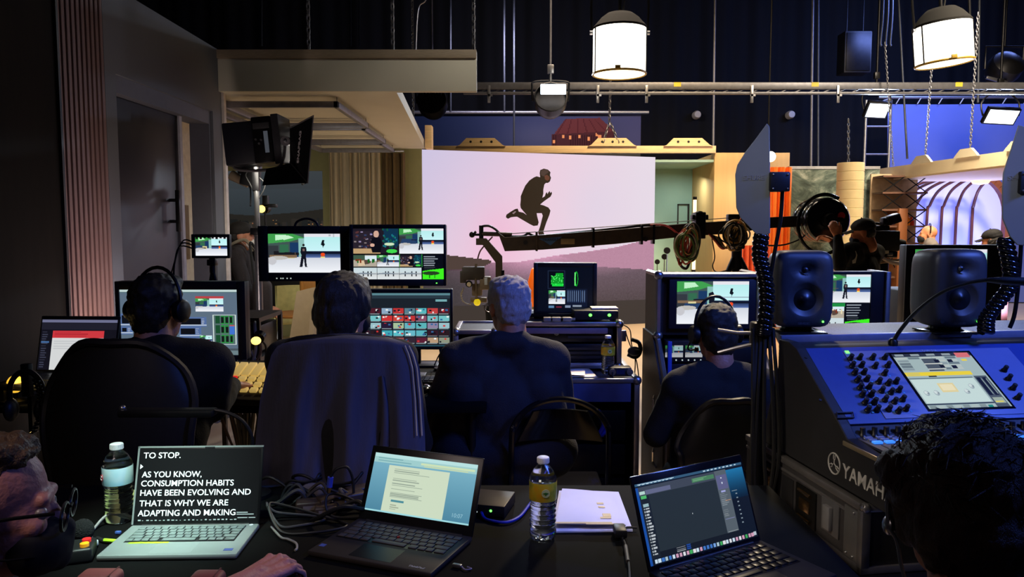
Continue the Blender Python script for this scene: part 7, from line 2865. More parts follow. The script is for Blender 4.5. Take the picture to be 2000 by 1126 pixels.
# heap of adapters, power strip and cables between the left laptops
for i, (px, py, w_, d_, h_, rz, lab) in enumerate(((610, 1004, .10, .045, .030, 12, 'brown-lit adapter block lying lowest in the cable heap'), (662, 996, .13, .045, .035, 32, 'long adapter bar sloping up in the middle of the cable heap'), (702, 975, .09, .04, .030, 36, 'adapter block at the upper right end of the cable heap'), (632, 1010, .06, .05, .024, 10, 'small flat adapter at the front of the cable heap'))):
  c = on(px, py, TZ)
  t = thing('power_adapter', lab, 'adapter', (c.x, c.y + .03, TZ), R_(rz), 'adapters in the cable heap')
  G().box((0, 0, h_ / 2), (w_, d_, h_), .006, seg=3).done('housing', pm('adapter_brown_black', (.25, .21, .18), .4, var=.2), t)
  G().bx(-w_ * .3, w_ * .1, -d_ / 2 - .0006, -d_ / 2 + .001, h_ * .3, h_ * .7).done('type_label', pm('label_grey_dull', (.48, .44, .40), .5), t)
  G().tube([(w_ / 2, 0, h_ / 2), (w_ / 2 + .03, .01, h_ * .4), (w_ / 2 + .05, .04, .006), (w_ / 2 + .02, .09, .006)], .0035, smooth=5).done('cord', RUB, t)
rr = random.Random(21)
HC = [(560, 990), (590, 965), (640, 955), (575, 1020), (690, 1005), (585, 985), (610, 985), (660, 1020), (565, 960), (720, 990), (600, 1030)]
for i, (px, py) in enumerate(HC):
  c = on(px, py, TZ)
  pts = []
  n = 6
  r = rr.uniform(.03, .07)
  for k in range(n):
    a = k * 2 * PI / n + rr.uniform(-.3, .3)
    pts.append(V((r * 1.5 * math.cos(a), r * .7 * math.sin(a), .006 + .05 * max(0, math.sin(a * 1.5 + i)))))
  G_ = G().tube(pts, rr.choice((.0035, .0045, .0055)), n=7, smooth=8, closed=True)
  lab = ['loose loop of black cable by the prompter laptop lid', 'cable loop standing highest in the heap, left of the blue plug', 'cable loop behind the blue plug', 'front left cable loop of the heap', 'cable loop under the upper adapter block', 'thin cable loop in the left half of the heap', 'cable loop in the centre of the heap', 'front right cable loop of the heap', 'rear left cable loop against the coat', 'cable loop beside the document laptop lid', 'cable loop at the front edge of the heap between both laptops'][i]
  tag(G_.done('cable_loop', RUB if i % 3 else pm('cable_dark_grey', (.24, .23, .23), .6), loc=(c.x, c.y, TZ)), lab, 'cable', 'black cables in the heap')
c = on(644, 985, TZ)
t = thing('video_adapter', 'adapter plug with a blue collar and brass tip standing in the cable heap', 'plug', (c.x, c.y, TZ))
G().cyl((0, 0, .05), (.004, 0, .078), .008, n=12).done('blue_collar', pm('collar_blue', (.25, .32, .75), .4), t)
G().cyl((-.006, 0, .012), (0, 0, .05), .006, n=12).ell((-.008, 0, .010), .008, 10).done('metal_tip', pm('brass_tip', (.85, .75, .5), .25, 1), t)
G().tube([(.004, 0, .078), (.02, 0, .10), (.05, .0, .105), (.065, .0, .07), (.07, -.01, .02), (.09, -.02, .004)], .004, smooth=6).done('cord', RUB, t)
c = on(600, 980, TZ)
tag(G().ell((0, 0, .022), (.04, .025, .022), 14).done('crumpled_wrap', pm('clear_wrap', (.62, .60, .60), .15, trans=.5), loc=(c.x + .01, c.y + .03, TZ)), 'small crumpled clear wrapper on the cable heap', 'wrapper')
P = [on(*p, TZ + .004) for p in ((530, 1028), (548, 1048), (562, 1052), (578, 1060), (580, 1070), (576, 1074))]
tag(G().tube([p - P[2] for p in P], .0028, smooth=6).done('white_cable', pm('cable_pale_grey', (.55, .54, .52), .5), loc=P[2]), 'thin pale cable lying right of the prompter laptop keyboard', 'cable')
# usb cables left of laptop 1
P = [on(*p, TZ + .006) for p in ((190, 1062), (178, 1048), (185, 1030), (215, 1018), (262, 1008), (275, 1004))]
t = thing('usb_cable', 'pale cable with a white plug beside the left bottle', 'cable', P[1])
L = V(P[1])
pts = [p - L for p in P]
pts[3].z += .02
G().tube(pts, .0035, smooth=8).done('cord', pm('cable_pale_grey', (.55, .54, .52), .5), t)
G().box(P[0] - L + V((-.01, -.01, .006)), (.03, .018, .014), .003).done('plug', WHITE, t)
P = [on(*p, TZ + .005) for p in ((190, 1050), (205, 1056), (230, 1058), (258, 1054))]
t = thing('usb_cable', 'short dark cable with a lime strap in front of the left bottle', 'cable', P[1])
L = V(P[1])
G().tube([p - L for p in P], .005, smooth=6).done('cord', RUB, t)
G().tube([P[1] - L + V((.0, -.003, .004)), P[2] - L + V((0, -.003, .004))], .0045).done('lime_strap', pm('lime_tape', (.62, .80, .14), .5), t)
c = on(231, 1043, TZ)
tag(G().box((0, 0, .005), (.014, .008, .008), .002).done('blue_plug', pm('plug_blue', (.25, .36, .62), .4), loc=c), 'tiny blue plug in front of the left bottle', 'plug')
# intercom beltpack, foam ball microphone
c = on(140, 1092, TZ)
t = thing('intercom_pack', 'intercom belt pack with red and yellow buttons beside the masked person', 'belt pack', (c.x, c.y, TZ), R_(20))
t.scale = (.8, .8, .8)
G().box((0, .0, .022), (.12, .09, .042), .008, seg=3).done('housing', pm('pack_grey_black', (.10, .105, .105), .45), t)
G().box((-.02, -.01, .0445), (.05, .05, .003), .001).done('display', pm('display_dull', (.28, .33, .30), .3), t)
G().cyl((.038, .012, .043), (.038, .012, .052), .012, n=16).done('red_button', pm('button_red', (.85, .16, .16), .4, emit=(.8, .1, .1), est=.35), t)
G().cyl((.038, -.022, .043), (.038, -.022, .052), .012, n=16).done('yellow_button', pm('button_yellow', (.9, .65, .12), .4, emit=(.85, .5, .05), est=.35), t)
G().cyl((.0, -.038, .043), (.0, -.038, .050), .006, n=12).done('amber_light', pm('button_amber', (.9, .6, .2), .4, emit=(.85, .5, .1), est=.35), t)
c = on(158, 1062, TZ)
t = thing('foam_microphone', 'black foam ball microphone behind the intercom belt pack', 'microphone', (c.x, c.y + .01, TZ))
G().ell((0, 0, .030), (.026, .026, .028), 16).done('foam_ball', pm('foam_black', (.04, .04, .04), .95, bump=.6, bscale=300), t)
G().tube([(-.02, 0, .02), (-.05, -.01, .01), (-.09, -.03, .004)], .004, smooth=4).done('cord', RUB, t)
for (px, py, w_, lab) in ((196, 1131, .085, 'left dull red rounded roll lying at the bottom picture edge'), (405, 1134, .068, 'right dull red rounded roll lying at the bottom picture edge')):
  c = on(px, py, TZ + .012)
  t = thing('padded_roll', lab, 'roll', (c.x, c.y, TZ), 0, 'dull red rolls by the prompter laptop')
  G().box((0, 0, .015), (w_, .05, .030), .012, seg=4).done('cover', pm('roll_red', (.50, .26, .26), .5), t)
  G().box((w_ / 2 - .014, 0, .015), (.004, .052, .032), .002).done('seam', pm('roll_seam', (.34, .17, .17), .6), t)
# usb stick right of laptop 2
c = on(893, 1108, TZ)
t = thing('usb_stick', 'tiny usb stick with a looped strap right of the document laptop', 'usb stick', c, R_(-25))
G().box((0, 0, .005), (.022, .010, .008), .002).done('body', STEEL, t)
G().tube([(.011, 0, .005), (.025, -.008, .004), (.035, .002, .004), (.022, .006, .004)], .0016, smooth=5, n=6).done('strap', pm('strap_lilac', (.5, .48, .6), .5), t)
# adapter with cord beside laptop 3
P = [on(*p, TZ + .008) for p in ((1244, 1030), (1222, 1030), (1214, 1042), (1222, 1066), (1228, 1100), (1230, 1130))]
t = thing('charger_cable', 'black charger plug and cord along the left side of the dark workspace laptop', 'cable', P[2])
L = V(P[2])
G().tube([p - L for p in P], .003, smooth=6).done('cord', RUB, t)
G().box(P[2] - L + V((-.004, 0, .008)), (.030, .05, .022), .005).done('plug', BLK, t)
G().cyl(P[3] - L, P[4] - L + V((0, .01, 0)), .005).done('cord_sleeve', pm('sleeve_grey', (.34, .33, .33), .5), t)
# gooseneck lamp behind the prompter laptop
Yg = 2.12
P = [at(*p, Yg) for p in ((492, 885), (491, 850), (474, 822), (446, 806), (420, 800))]
t = thing('desk_lamp', 'black flat-headed gooseneck desk lamp behind the prompter laptop', 'lamp', (P[0].x, Yg, TZ))
L = V(t.location)
zb = P[0].z - TZ
G().tube([V((0, 0, .01)), V((0, 0, zb * .6))] + [p - L for p in P], .0055, smooth=6).done('gooseneck', pm('gooseneck_grey', (.20, .20, .20), .35, .6), t)
a, b_ = at(420, 799, Yg) - L, at(236, 797, Yg) - L
G().box((a + b_) / 2 + V((0, 0, -.010)), ((a - b_).length, .05, .020), .006).done('lamp_bar', pm('lamp_bar_dark', (.13, .13, .13), .35, .4), t)
G().ell(b_ + V((.005, 0, 0)), .010, 8).done('end_knob', STEEL, t)
G().lathe([(.05, 0), (.05, .012), (.02, .02), (0, .02)], 24).done('base', BLKM, t)
# left desk corner : lamp glow, headphones with beaded cable
c = at(4, 775, 2.9)
t = thing('small_lamp', 'small yellow glowing lamp at the left picture edge', 'lamp', (c.x, 2.98, DZT - .0))
G().lathe([(0, 0), (.05, 0), (.05, .012), (.01, .02), (.01, .05)], 18).done('base', BLKM, t)
G().ell((0, 0, .075), (.03, .03, .035), 14).done('glowing_bulb', pm('yellow_glow2', (1, .85, .4), .4, emit=(.95, .72, .22), est=1.2), t)
light('POINT', 'small_lamp_glow', (c.x + .06, 2.93, DZT + .10), None, .55, (1, .70, .25), .03)
c = at(40, 770, 2.7)
t = thing('headphones', 'black headphones with a shiny coiled cord hanging left of the wide chair back', 'headphones', (c.x, 2.72, c.z))
G().tube([(-.05, 0, -.06), (-.05, .0, .02), (-.02, 0, .07), (.03, 0, .075), (.065, 0, .03), (.065, 0, -.04)], .010, smooth=6).done('headband', BLKM, t)
G().ell((-.05, 0, -.06), (.022, .035, .042), 14).done('ear_cup', BLK, t)
G().ell((.06, 0, -.06), (.022, .035, .042), 14).done('ear_cup', BLK, t)
g = G()
n = 90
pts = []
for i in range(n):
  a = i / (n - 1)
  base = V((.055 - .02 * a + .03 * math.sin(a * 3), -.02, .06 - .20 * a))
  pts.append(base + V((.010 * math.cos(i * 1.1), .010 * math.sin(i * 1.1), 0)))
g.tube(pts, .004, n=6)
g.done('coiled_cord', BLKG, t, 60)
G().bx(-.03, -.0, .03, .06, -.02, .10, .004).bx(-.015, .0, .04, .06, -(c.z), -.02).done('hook_stand', BLKM, t)

# ================================================================ PEOPLE
def blob(prims, voxel, smooth=6):
  """one closed surface around overlapping ellipsoids / tapered capsules"""
  g = G()
  for p in prims:
    if p[0] == 'c':
      _, a, b, r0, r1 = p
      a, b = V(a), V(b)
      n = 14
      g.ell(a, r0, n)
      g.ell(b, r1, n)
      if (b - a).length > 1e-5:
        g.cyl(a, b, r0, r1, n)
    else:
      _, c, r = p[:3]
      g.ell(c, r, 18, rot=p[3] if len(p) > 3 else None)
  me = bpy.data.meshes.new('blob')
  g.bm.to_mesh(me)
  g.bm.free()
  o = bpy.data.objects.new('blob', me)
  COL.objects.link(o)
  m = o.modifiers.new('r', 'REMESH')
  m.mode = 'VOXEL'
  m.voxel_size = voxel
  s = o.modifiers.new('s', 'SMOOTH')
  s.factor = .5
  s.iterations = smooth
  bpy.context.view_layer.update()
  out = bpy.data.meshes.new_from_object(o.evaluated_get(bpy.context.evaluated_depsgraph_get()))
  bpy.data.objects.remove(o)
  bpy.data.meshes.remove(me)
  out.materials.clear()
  return out


def roughen(me, amp, scale, stretch=(1, 1, 1), seed=0):
  off = V((seed * 3.1, seed * 1.7, seed))
  me.update()
  for v in me.vertices:
    p = V((v.co.x * stretch[0], v.co.y * stretch[1], v.co.z * stretch[2])) * scale + off
    v.co += v.normal * amp * (mnoise.noise(p) + .5 * mnoise.noise(p * 2.3))
  me.update()


def head_R(yaw=0, pitch=0, roll=0):
  """yaw 0 looks along +y, positive turns to the left; pitch positive looks down"""
  return Euler((-pitch, roll, yaw), 'XYZ').to_matrix() if False else (Matrix.Rotation(yaw, 3, 'Z') @ Matrix.Rotation(-pitch, 3, 'X') @ Matrix.Rotation(roll, 3, 'Y'))


def head_prims(c, R, k=1.0):
  def P(x, y, z):
    return V(c) + R @ (V((x, y, z)) * k)
  E = lambda p, r: ('e', P(*p), tuple(q * k for q in r), R)
  C = lambda a, b, r0, r1: ('c', P(*a), P(*b), r0 * k, r1 * k)
  return [E((0, -.014, .032), (.074, .094, .084)), E((0, .034, -.02), (.060, .056, .082)),
      E((0, .030, -.07), (.052, .052, .045)), E((0, .066, -.098), (.022, .020, .018)),
      C((0, .084, .004), (0, .104, -.034), .009, .013), E((.012, .094, -.038), (.010, .010, .008)), E((-.012, .094, -.038), (.010, .010, .008)),
      C((-.032, .078, .020), (.032, .078, .020), .012, .012), E((.036, .066, -.022), (.022, .022, .020)), E((-.036, .066, -.022), (.022, .022, .020)),
      C((-.02, .085, -.064), (.02, .085, -.064), .009, .009),
      E((.077, -.012, -.012), (.010, .026, .034)), E((-.077, -.012, -.012), (.010, .026, .034)),
      C((0, -.035, -.05), (0, -.045, -.13), .056, .058)]


def hand_prims(w, d, n, side, curl=.35, spread=.05, k=1.0, curls=None, fat=1.0):
  """w wrist point, d pointing direction, n normal of the back of the hand, side +1 thumb on the d x n side"""
  d = V(d).normalized()
  n = V(n)
  n = (n - d * n.dot(d)).normalized()
  s = d.cross(n) * side          # towards the thumb
  w = V(w)
  out = []
  L = .088 * k
  cs = curls or [curl] * 4
  lens = [(.043, .026, .021), (.047, .030, .023), (.043, .028, .022), (.034, .021, .019)]
  for i in range(4):
    x = (.030 - .020 * i) * k / fat
    base = w + s * x * .55
    kn = w + d * (L - abs(i - 1) * .005 * k) + s * x + n * (.004 if i in (1, 2) else 0)
    out.append(('c', base, kn, .0145 * k, .0115 * k * fat))
    if fat < 1:
      out.append(('e', kn + n * .003, (.0105, .0105, .0105)))
    dd = (d + s * (x / k) * spread * 20).normalized()
    a = cs[i]
    p = kn
    ang = a * .8
    for j, ln in enumerate(lens[i]):
      q = p + (dd * math.cos(ang) - n * math.sin(ang)) * ln * k
      r0 = (.0098, .0088, .0078)[j] * k * fat * (1 if i < 3 else .88)
      out.append(('c', p, q, r0, r0 * .9))
      p = q
      ang += a
  t0 = w + d * .022 * k + s * .022 * k - n * .006
  t1 = t0 + (d * .7 + s * .62 - n * .25).normalized() * .040 * k
  t2 = t1 + (d * .93 + s * .22 - n * .30).normalized() * .031 * k
  t3 = t2 + (d * .97 - n * .25).normalized() * .024 * k
  out += [('c', t0, t1, .0150 * k, .0118 * k), ('c', t1, t2, .0112 * k, .0100 * k), ('c', t2, t3, .0098 * k, .0082 * k)]
  out += [('c', w - d * .03 * k, w + d * .02 * k, .023 * k, .024 * k)]
  return out


def torso(J, g=0.0):
  hip, chest, neck = V(J['hip']), V(J['chest']), V(J['neck'])
  sl, sr = V(J['shl']), V(J['shr'])
  x = (sr - sl).normalized()
  def Rm(a, b):
    z = (b - a).normalized()
    y = z.cross(x).normalized()
    return Matrix((y.cross(z).normalized(), y, z)).transposed()
  R1 = Rm(hip, chest)
  R2 = Rm(chest, neck)
  w = (sr - sl).length / .40
  return [('e', hip + V((0, 0, .02)), ((.165 + g), (.13 + g), .14 + g), R1),
      ('e', hip.lerp(chest, .5), (.155 * w + g, .115 + g, .20 + g), R1),
      ('e', chest, (.17 * w + g, .118 + g, .19 + g), R2),
      ('c', chest.lerp(neck, .35) + (sl - chest.lerp(neck, .35)) * .55, sl, .085 + g, .062 + g),
      ('c', chest.lerp(neck, .35) + (sr - chest.lerp(neck, .35)) * .55, sr, .085 + g, .062 + g),
      ('c', neck - V((0, 0, .02)), sl.lerp(neck, .25), .055 + g, .060 + g),
      ('c', neck - V((0, 0, .02)), sr.lerp(neck, .25), .055 + g, .060 + g),
      ('c', sl.lerp(neck, .5) - V((0, 0, .012)), sl, .06 + g, .06 + g), ('c', sr.lerp(neck, .5) - V((0, 0, .012)), sr, .06 + g, .06 + g)]


def arms(J, g=0.0, cuff=1.0):
  out = []
  for s in 'lr':
    a, e, w = V(J['sh' + s]), V(J['el' + s]), V(J['wr' + s])
    ww = e.lerp(w, cuff)
    out += [('c', a, e, .054 + g, .042 + g), ('c', e, e.lerp(ww, .35), .043 + g, .041 + g), ('c', e.lerp(ww, .35), ww, .041 + g, (.026 + g * 1.05))]
  return out


def legs(J, g=0.0, foot=True, cuff=1.0):
  out = []
  for s in 'lr':
    h, k, a = V(J['hp' + s]), V(J['kn' + s]), V(J['an' + s])
    aa = k.lerp(a, cuff)
    out += [('c', h, k, .088 + g, .058 + g), ('c', k, k.lerp(aa, .35), .057 + g, .058 + g), ('c', k.lerp(aa, .35), aa, .058 + g, .038 + g * 1.6)]
    if foot:
      f = V(J.get('fw', (0, 1, 0)))
      out += [('c', a + V((0, 0, -.03)), a + f * .14 + V((0, 0, -.055)), .040, .030), ('e', a - f * .03 + V((0, 0, -.05)), (.036, .045, .034))]
  return out


def person(label, J, head, hR, skin=SKIN, top=None, topname='jacket', trousers=None, hair=None, voxel=.011, hands=None, group=None, extra_top=(), neckline=True, hk=1.0, cuff=.97):
  """J joints in world space. Body is one surface; hair and clothes are its children."""
  base = V((J['hip'][0], J['hip'][1], 0))
  def rel(p):
    if p[0] == 'c':
      return ('c', V(p[1]) - base, V(p[2]) - base, p[3], p[4])
    return (p[0], V(p[1]) - base, *p[2:])
  B = torso(J) + arms(J) + legs(J) + head_prims(head, hR, hk)
  B.append(('c', V(J['neck']), V(head) + hR @ V((0, -.035, -.06)) * hk, .056, .055))
  for h in hands or []:
    B += h
  me = blob([rel(p) for p in B], voxel, 5 if voxel < .008 else 4)
  o = link('person', me, skin, None, 60, loc=base)
  tag(o, label, 'person', group)
  if top:
    T = torso(J, .016) + arms(J, .014, cuff) + list(extra_top)
    m2 = blob([rel(p) for p in T], .013, 6)
    # wrinkles
    roughen(m2, .006, 11, (1, 1, .6), 3)
    link(topname, m2, top, o, 70)
  if trousers:
    hip = V(J['hip'])
    T = legs(J, .014, False, .95) + [('e', hip, (.185, .150, .14))]
    link('trousers', blob([rel(p) for p in T], .016, 5), trousers, o, 70)
    T = []
    f = V(J.get('fw', (0, 1, 0)))
    for s in 'lr':
      a = V(J['an' + s])
      T += [('c', a + V((0, 0, -.035)), a + f * .16 + V((0, 0, -.055)), .050, .040), ('c', a - f * .035 + V((0, 0, -.048)), a + V((0, 0, -.02)), .048, .05)]
    link('shoes', blob([rel(p) for p in T], .012, 4), BLK, o, 70)
  o['_h'] = 0
  del o['_h']
  return o, base


def hp(o, base, head, R, prims, name, mat, voxel=.008, smooth=4, rough=0, rs=60, stretch=(1, 1, 1), k=1.0, seed=1):
  """child given in head space (x right, y forward, z up)"""
  out = []
  for p in prims:
    if p[0] == 'c':
      out.append(('c', V(head) + R @ (V(p[1]) * k) - base, V(head) + R @ (V(p[2]) * k) - base, p[3] * k, p[4] * k))
    else:
      rr = R if len(p) < 4 else R @ p[3]
      out.append(('e', V(head) + R @ (V(p[1]) * k) - base, tuple(q * k for q in p[2]), rr))
  me = blob(out, voxel, smooth)
  if rough:
    roughen(me, rough, rs, stretch, seed)
  return link(name, me, mat, o, 75)


def hm(base, head, R, k=1.0):
  """matrix from head space to body-local space"""
  M = R.to_4x4()
  M.translation = V(head) - base
  return M @ Matrix.Diagonal((k, k, k, 1))


SHORT_HAIR = [('e', (0, -.022, .045), (.083, .100, .084)), ('e', (0, -.052, -.005), (.074, .068, .085)), ('e', (0, .035, .09), (.06, .05, .035)), ('e', (0, -.062, -.045), (.058, .05, .05)),
              ('c', (.075, .012, .03), (.076, .01, -.01), .012, .008), ('c', (-.075, .012, .03), (-.076, .01, -.01), .012, .008)]


def headset(o, base, head, R, k=1.0, mic=None, mat=BLKM, sides=(1, -1), band=.098):
  M = hm(base, head, R, k)
  g = G()
  pts = []
  for i in range(15):
    a = PI * i / 14
    pts.append((.094 * math.cos(a), -.012, .02 + (band + .022) * math.sin(a)))
  g.tube(pts, .0065, n=6, M=M)
  h = g.done('headset', mat, o)
  for s in sides:
    g = G().lathe([(0, -.016), (.034, -.016), (.040, -.008), (.040, .010), (.030, .016), (0, .016)], 18, M=M @ Matrix.Translation((s * .097, -.012, -.005)) @ Matrix.Rotation(PI / 2, 4, 'Y'))
    g.done('ear_cup', mat, h)
  if mic:
    s = mic
    g = G().tube([(s * .10, 0, -.02), (s * .10, .05, -.055), (s * .075, .10, -.075), (s * .03, .125, -.075)], .004, smooth=5, M=M)
    g.ell((s * .03, .125, -.075), .011, 8, M=M)
    g.done('boom_microphone', mat, h)
  return h


def seated(x, y, yaw=0, hipz=.50, lean=0.0, sw=.40, headz=None, headoff=(0, 0), drop=0):
  """joints of somebody on a chair facing yaw (0 = +y)"""
  c, s = math.cos(yaw), math.sin(yaw)
  def P(dx, dy, z):
    return V((x + dx * c - dy * s, y + dx * s + dy * c, z))
  J = dict(hip=P(0, 0, hipz + .06), chest=P(0, lean * .55, hipz + .36), neck=P(0, lean * .9 + .0, hipz + .59),
             shl=P(-sw / 2, lean * .85, hipz + .525), shr=P(sw / 2, lean * .85, hipz + .525),
             hpl=P(-.10, .02, hipz), hpr=P(.10, .02, hipz), knl=P(-.13, .40, hipz + .03), knr=P(.13, .40, hipz + .03),
             anl=P(-.13, .42, .09), anr=P(.13, .42, .09), fw=V((-s, c, 0)),
             ell=P(-sw / 2 - .07, .10 + lean, hipz + .25), elr=P(sw / 2 + .07, .10 + lean, hipz + .25),
             wrl=P(-.14, .34 + lean, hipz + .28), wrr=P(.14, .34 + lean, hipz + .28))
  return J, P


BRNC = pm('brown_black_sweater', (.12, .10, .11), .9, var=.15, scale=50, bump=.3)
HAIRD = pm('hair_dark', (.10, .085, .08), .5, var=.3, scale=40, stretch=(6, 6, 1), bump=.4)
HAIRB = pm('hair_brown_grey', (.17, .15, .15), .5, var=.5, scale=30, stretch=(6, 6, 1), bump=.5)
HAIRG = pm('hair_grey', (.60, .58, .60), .6, var=.25, scale=40, stretch=(5, 5, 1), bump=.5)
HAIRR = pm('hair_auburn_dark', (.17, .09, .08), .5, var=.4, scale=40, stretch=(6, 6, 1), bump=.5)
MASKW = pm('mask_white', (.80, .78, .76), .8, var=.04)
MASKB = pm('mask_black', (.07, .07, .08), .8, var=.1)
MASK = [('e', (0, .060, -.058), (.060, .054, .052)), ('c', (0, .098, -.038), (0, .088, -.085), .020, .022)]

# ---- man 1 : left, from behind, headset, right hand on the fader panel
H1 = at(311, 603, 2.70)
J, P = seated(H1.x + .01, 2.62, R_(-6), .46, .05, .42)
J['chest'] = V((H1.x, 2.64, .84))
J['neck'] = V((H1.x + .0, 2.67, 1.10))
J['shl'] = V((H1.x - .21, 2.66, 1.055))
J['shr'] = V((H1.x + .20, 2.66, 1.055))
J['elr'] = at(418, 792, 2.72)
W1 = at(452, 752, 2.93)
J['wrr'] = W1
J['ell'] = V((H1.x - .27, 2.80, .82))
J['wrl'] = V((H1.x - .12, 3.02, .90))
h = [hand_prims(W1, (.35, .9, -.18), (.1, .2, 1), -1, .45), hand_prims(J['wrl'], (.3, .95, -.1), (0, .1, 1), 1, .4)]
hR = head_R(R_(-12), R_(4))
o, b = person('person seen from behind at the left desk, dark hair, headset, hand on fader panel', J, H1, hR, SKIN, BLKC, 'jacket', BLKC, hands=h, voxel=.0075, extra_top=[('c', (H1.x - .04, 2.625, 1.115), (H1.x + .05, 2.625, 1.115), .05, .05)])
hp(o, b, H1, hR, SHORT_HAIR, 'hair', HAIRD, rough=.006)
headset(o, b, H1, hR, band=.105, sides=(1, -1))

# ---- person 2 : middle left, sits in front of the coat-covered chair
H2 = at(676, 600, 2.78)
J, P = seated(H2.x - .01, 2.70, 0, .47, .04, .38)
J['neck'] = V((H2.x, 2.73, 1.11))
J['chest'] = V((H2.x - .01, 2.70, .84))
J['shl'] = V((H2.x - .20, 2.70, 1.06))
J['shr'] = V((H2.x + .20, 2.70, 1.06))
J['wrl'] = V((H2.x - .13, 3.08, .89))
J['wrr'] = V((H2.x + .17, 3.08, .89))
h = [hand_prims(J['wrl'], (.2, 1, -.1), (0, .1, 1), 1, .4), hand_prims(J['wrr'], (-.1, 1, -.1), (0, .1, 1), -1, .4)]
hR = head_R(R_(-22), R_(2))
o, b = person('person seen from behind with dark bobbed hair, seated before the multi-picture monitor', J, H2, hR, SKIN, BLKC, 'jacket', BLKC, hands=h)
hp(o, b, H2, hR, [('e', (0, -.02, .042), (.098, .112, .094)), ('e', (0, -.06, -.02), (.092, .072, .10)), ('e', (0, -.062, -.075), (.075, .058, .06)), ('e', (-.07, .0, .0), (.035, .06, .08)), ('e', (.072, -.02, .02), (.034, .05, .07)), ('e', (0, .035, .088), (.072, .05, .03))], 'hair', HAIRB, rough=.006, rs=45, stretch=(1.5, 1.5, .4))
hp(o, b, H2, hR, MASK, 'mask', MASKB)
G().tube([(-.07, -.045, -.155), (-.04, -.085, -.15), (.0, -.095, -.148), (.04, -.085, -.15), (.07, -.045, -.155)], .016, smooth=4, M=hm(b, H2, head_R(0))).done('collar', pm('grey_collar', (.42, .42, .46), .8), o)

# ---- man 3 : grey hair, navy suit
H3 = at(992, 598, 3.20)
J, P = seated(H3.x, 3.14, R_(4), .45, .03, .44)
J['neck'] = V((H3.x + .0, 3.17, 1.05))
J['chest'] = V((H3.x - .02, 3.12, .79))
J['shl'] = V((H3.x - .215, 3.14, .985))
J['shr'] = V((H3.x + .19, 3.14, .985))
J['ell'] = V((H3.x - .30, 3.18, .74))
J['elr'] = V((H3.x + .24, 3.24, .74))
J['wrl'] = V((H3.x - .22, 3.42, .90))
J['wrr'] = V((H3.x + .06, 3.45, .88))
h = [hand_prims(J['wrl'], (.1, 1, -.1), (0, .1, 1), 1, .4), hand_prims(J['wrr'], (-.2, 1, -.1), (0, .1, 1), -1, .4)]
hR = head_R(R_(24), R_(4))
o, b = person('person seen from behind with short grey hair, glasses and a navy suit', J, H3, hR, SKIN2, NAVY, 'suit_jacket', BLKC, hands=h, hk=1.02, extra_top=[('c', (H3.x - .05, 3.12, 1.06), (H3.x + .05, 3.12, 1.06), .052, .052), ('c', (H3.x - .20, 3.10, .62), (H3.x + .17, 3.10, .62), .13, .12), ('c', (H3.x - .17, 3.10, .86), (H3.x - .24, 3.12, .66), .10, .10), ('c', (H3.x + .14, 3.10, .86), (H3.x + .17, 3.12, .66), .09, .10)])
hp(o, b, H3, hR, [('e', (0, -.022, .05), (.088, .104, .082)), ('e', (0, -.055, -.0), (.080, .068, .088)), ('e', (0, .04, .092), (.064, .05, .036)), ('e', (0, -.058, -.045), (.066, .05, .042)), ('c', (-.077, .0, .04), (-.078, .0, .0), .016, .010)], 'hair', HAIRG, rough=.007, rs=50)
M = hm(b, H3, hR, 1.02)
g = G()
for s in (-1, 1):
  g.tube([(s * .085, -.01, .008), (s * .083, .05, .008), (s * .07, .10, .005)], .003, n=6, M=M)
  g.tube([(s * .034 + .028 * math.cos(a), .106, -.006 + .020 * math.sin(a)) for a in np.linspace(0, 2 * PI, 17)[:-1]], .0025, n=6, closed=True, M=M)
g.tube([(-.008, .108, 0), (.008, .108, 0)], .0025, M=M)
g.done('glasses', STEEL, o)

# ---- man 4 : video engineer, right of centre, big headset
H4 = at(1396, 650, 3.25)
J, P = seated(H4.x + .02, 3.12, R_(2), .40, .0, .40)
J['neck'] = V((H4.x + .01, 3.20, .935))
J['chest'] = V((H4.x + .02, 3.15, .70))
J['shl'] = V((H4.x - .165, 3.18, .86))
J['shr'] = V((H4.x + .215, 3.18, .86))
J['wrl'] = V((H4.x - .14, 3.36, .70))
J['wrr'] = V((H4.x + .16, 3.36, .70))
for k in 'lr':
  J['kn' + k].y, J['an' + k].y = 3.36, 3.30
h = [hand_prims(J['wrl'], (.1, 1, -.1), (0, .1, 1), 1, .4), hand_prims(J['wrr'], (-.1, 1, -.1), (0, .1, 1), -1, .4)]
hR = head_R(R_(10), R_(6))
o, b = person('person seen from behind with black hair and a headset, facing the flight case monitor', J, H4, hR, SKIN2, BLKC, 'jacket', BLKC, hands=h)
hp(o, b, H4, hR, [('e', (0, -.02, .045), (.086, .102, .086)), ('e', (0, -.052, -.01), (.078, .07, .092)), ('e', (0, .035, .09), (.06, .05, .035)), ('e', (0, -.06, -.055), (.06, .05, .05))], 'hair', HAIRD, rough=.005)
headset(o, b, H4, hR, mic=-1, band=.115)

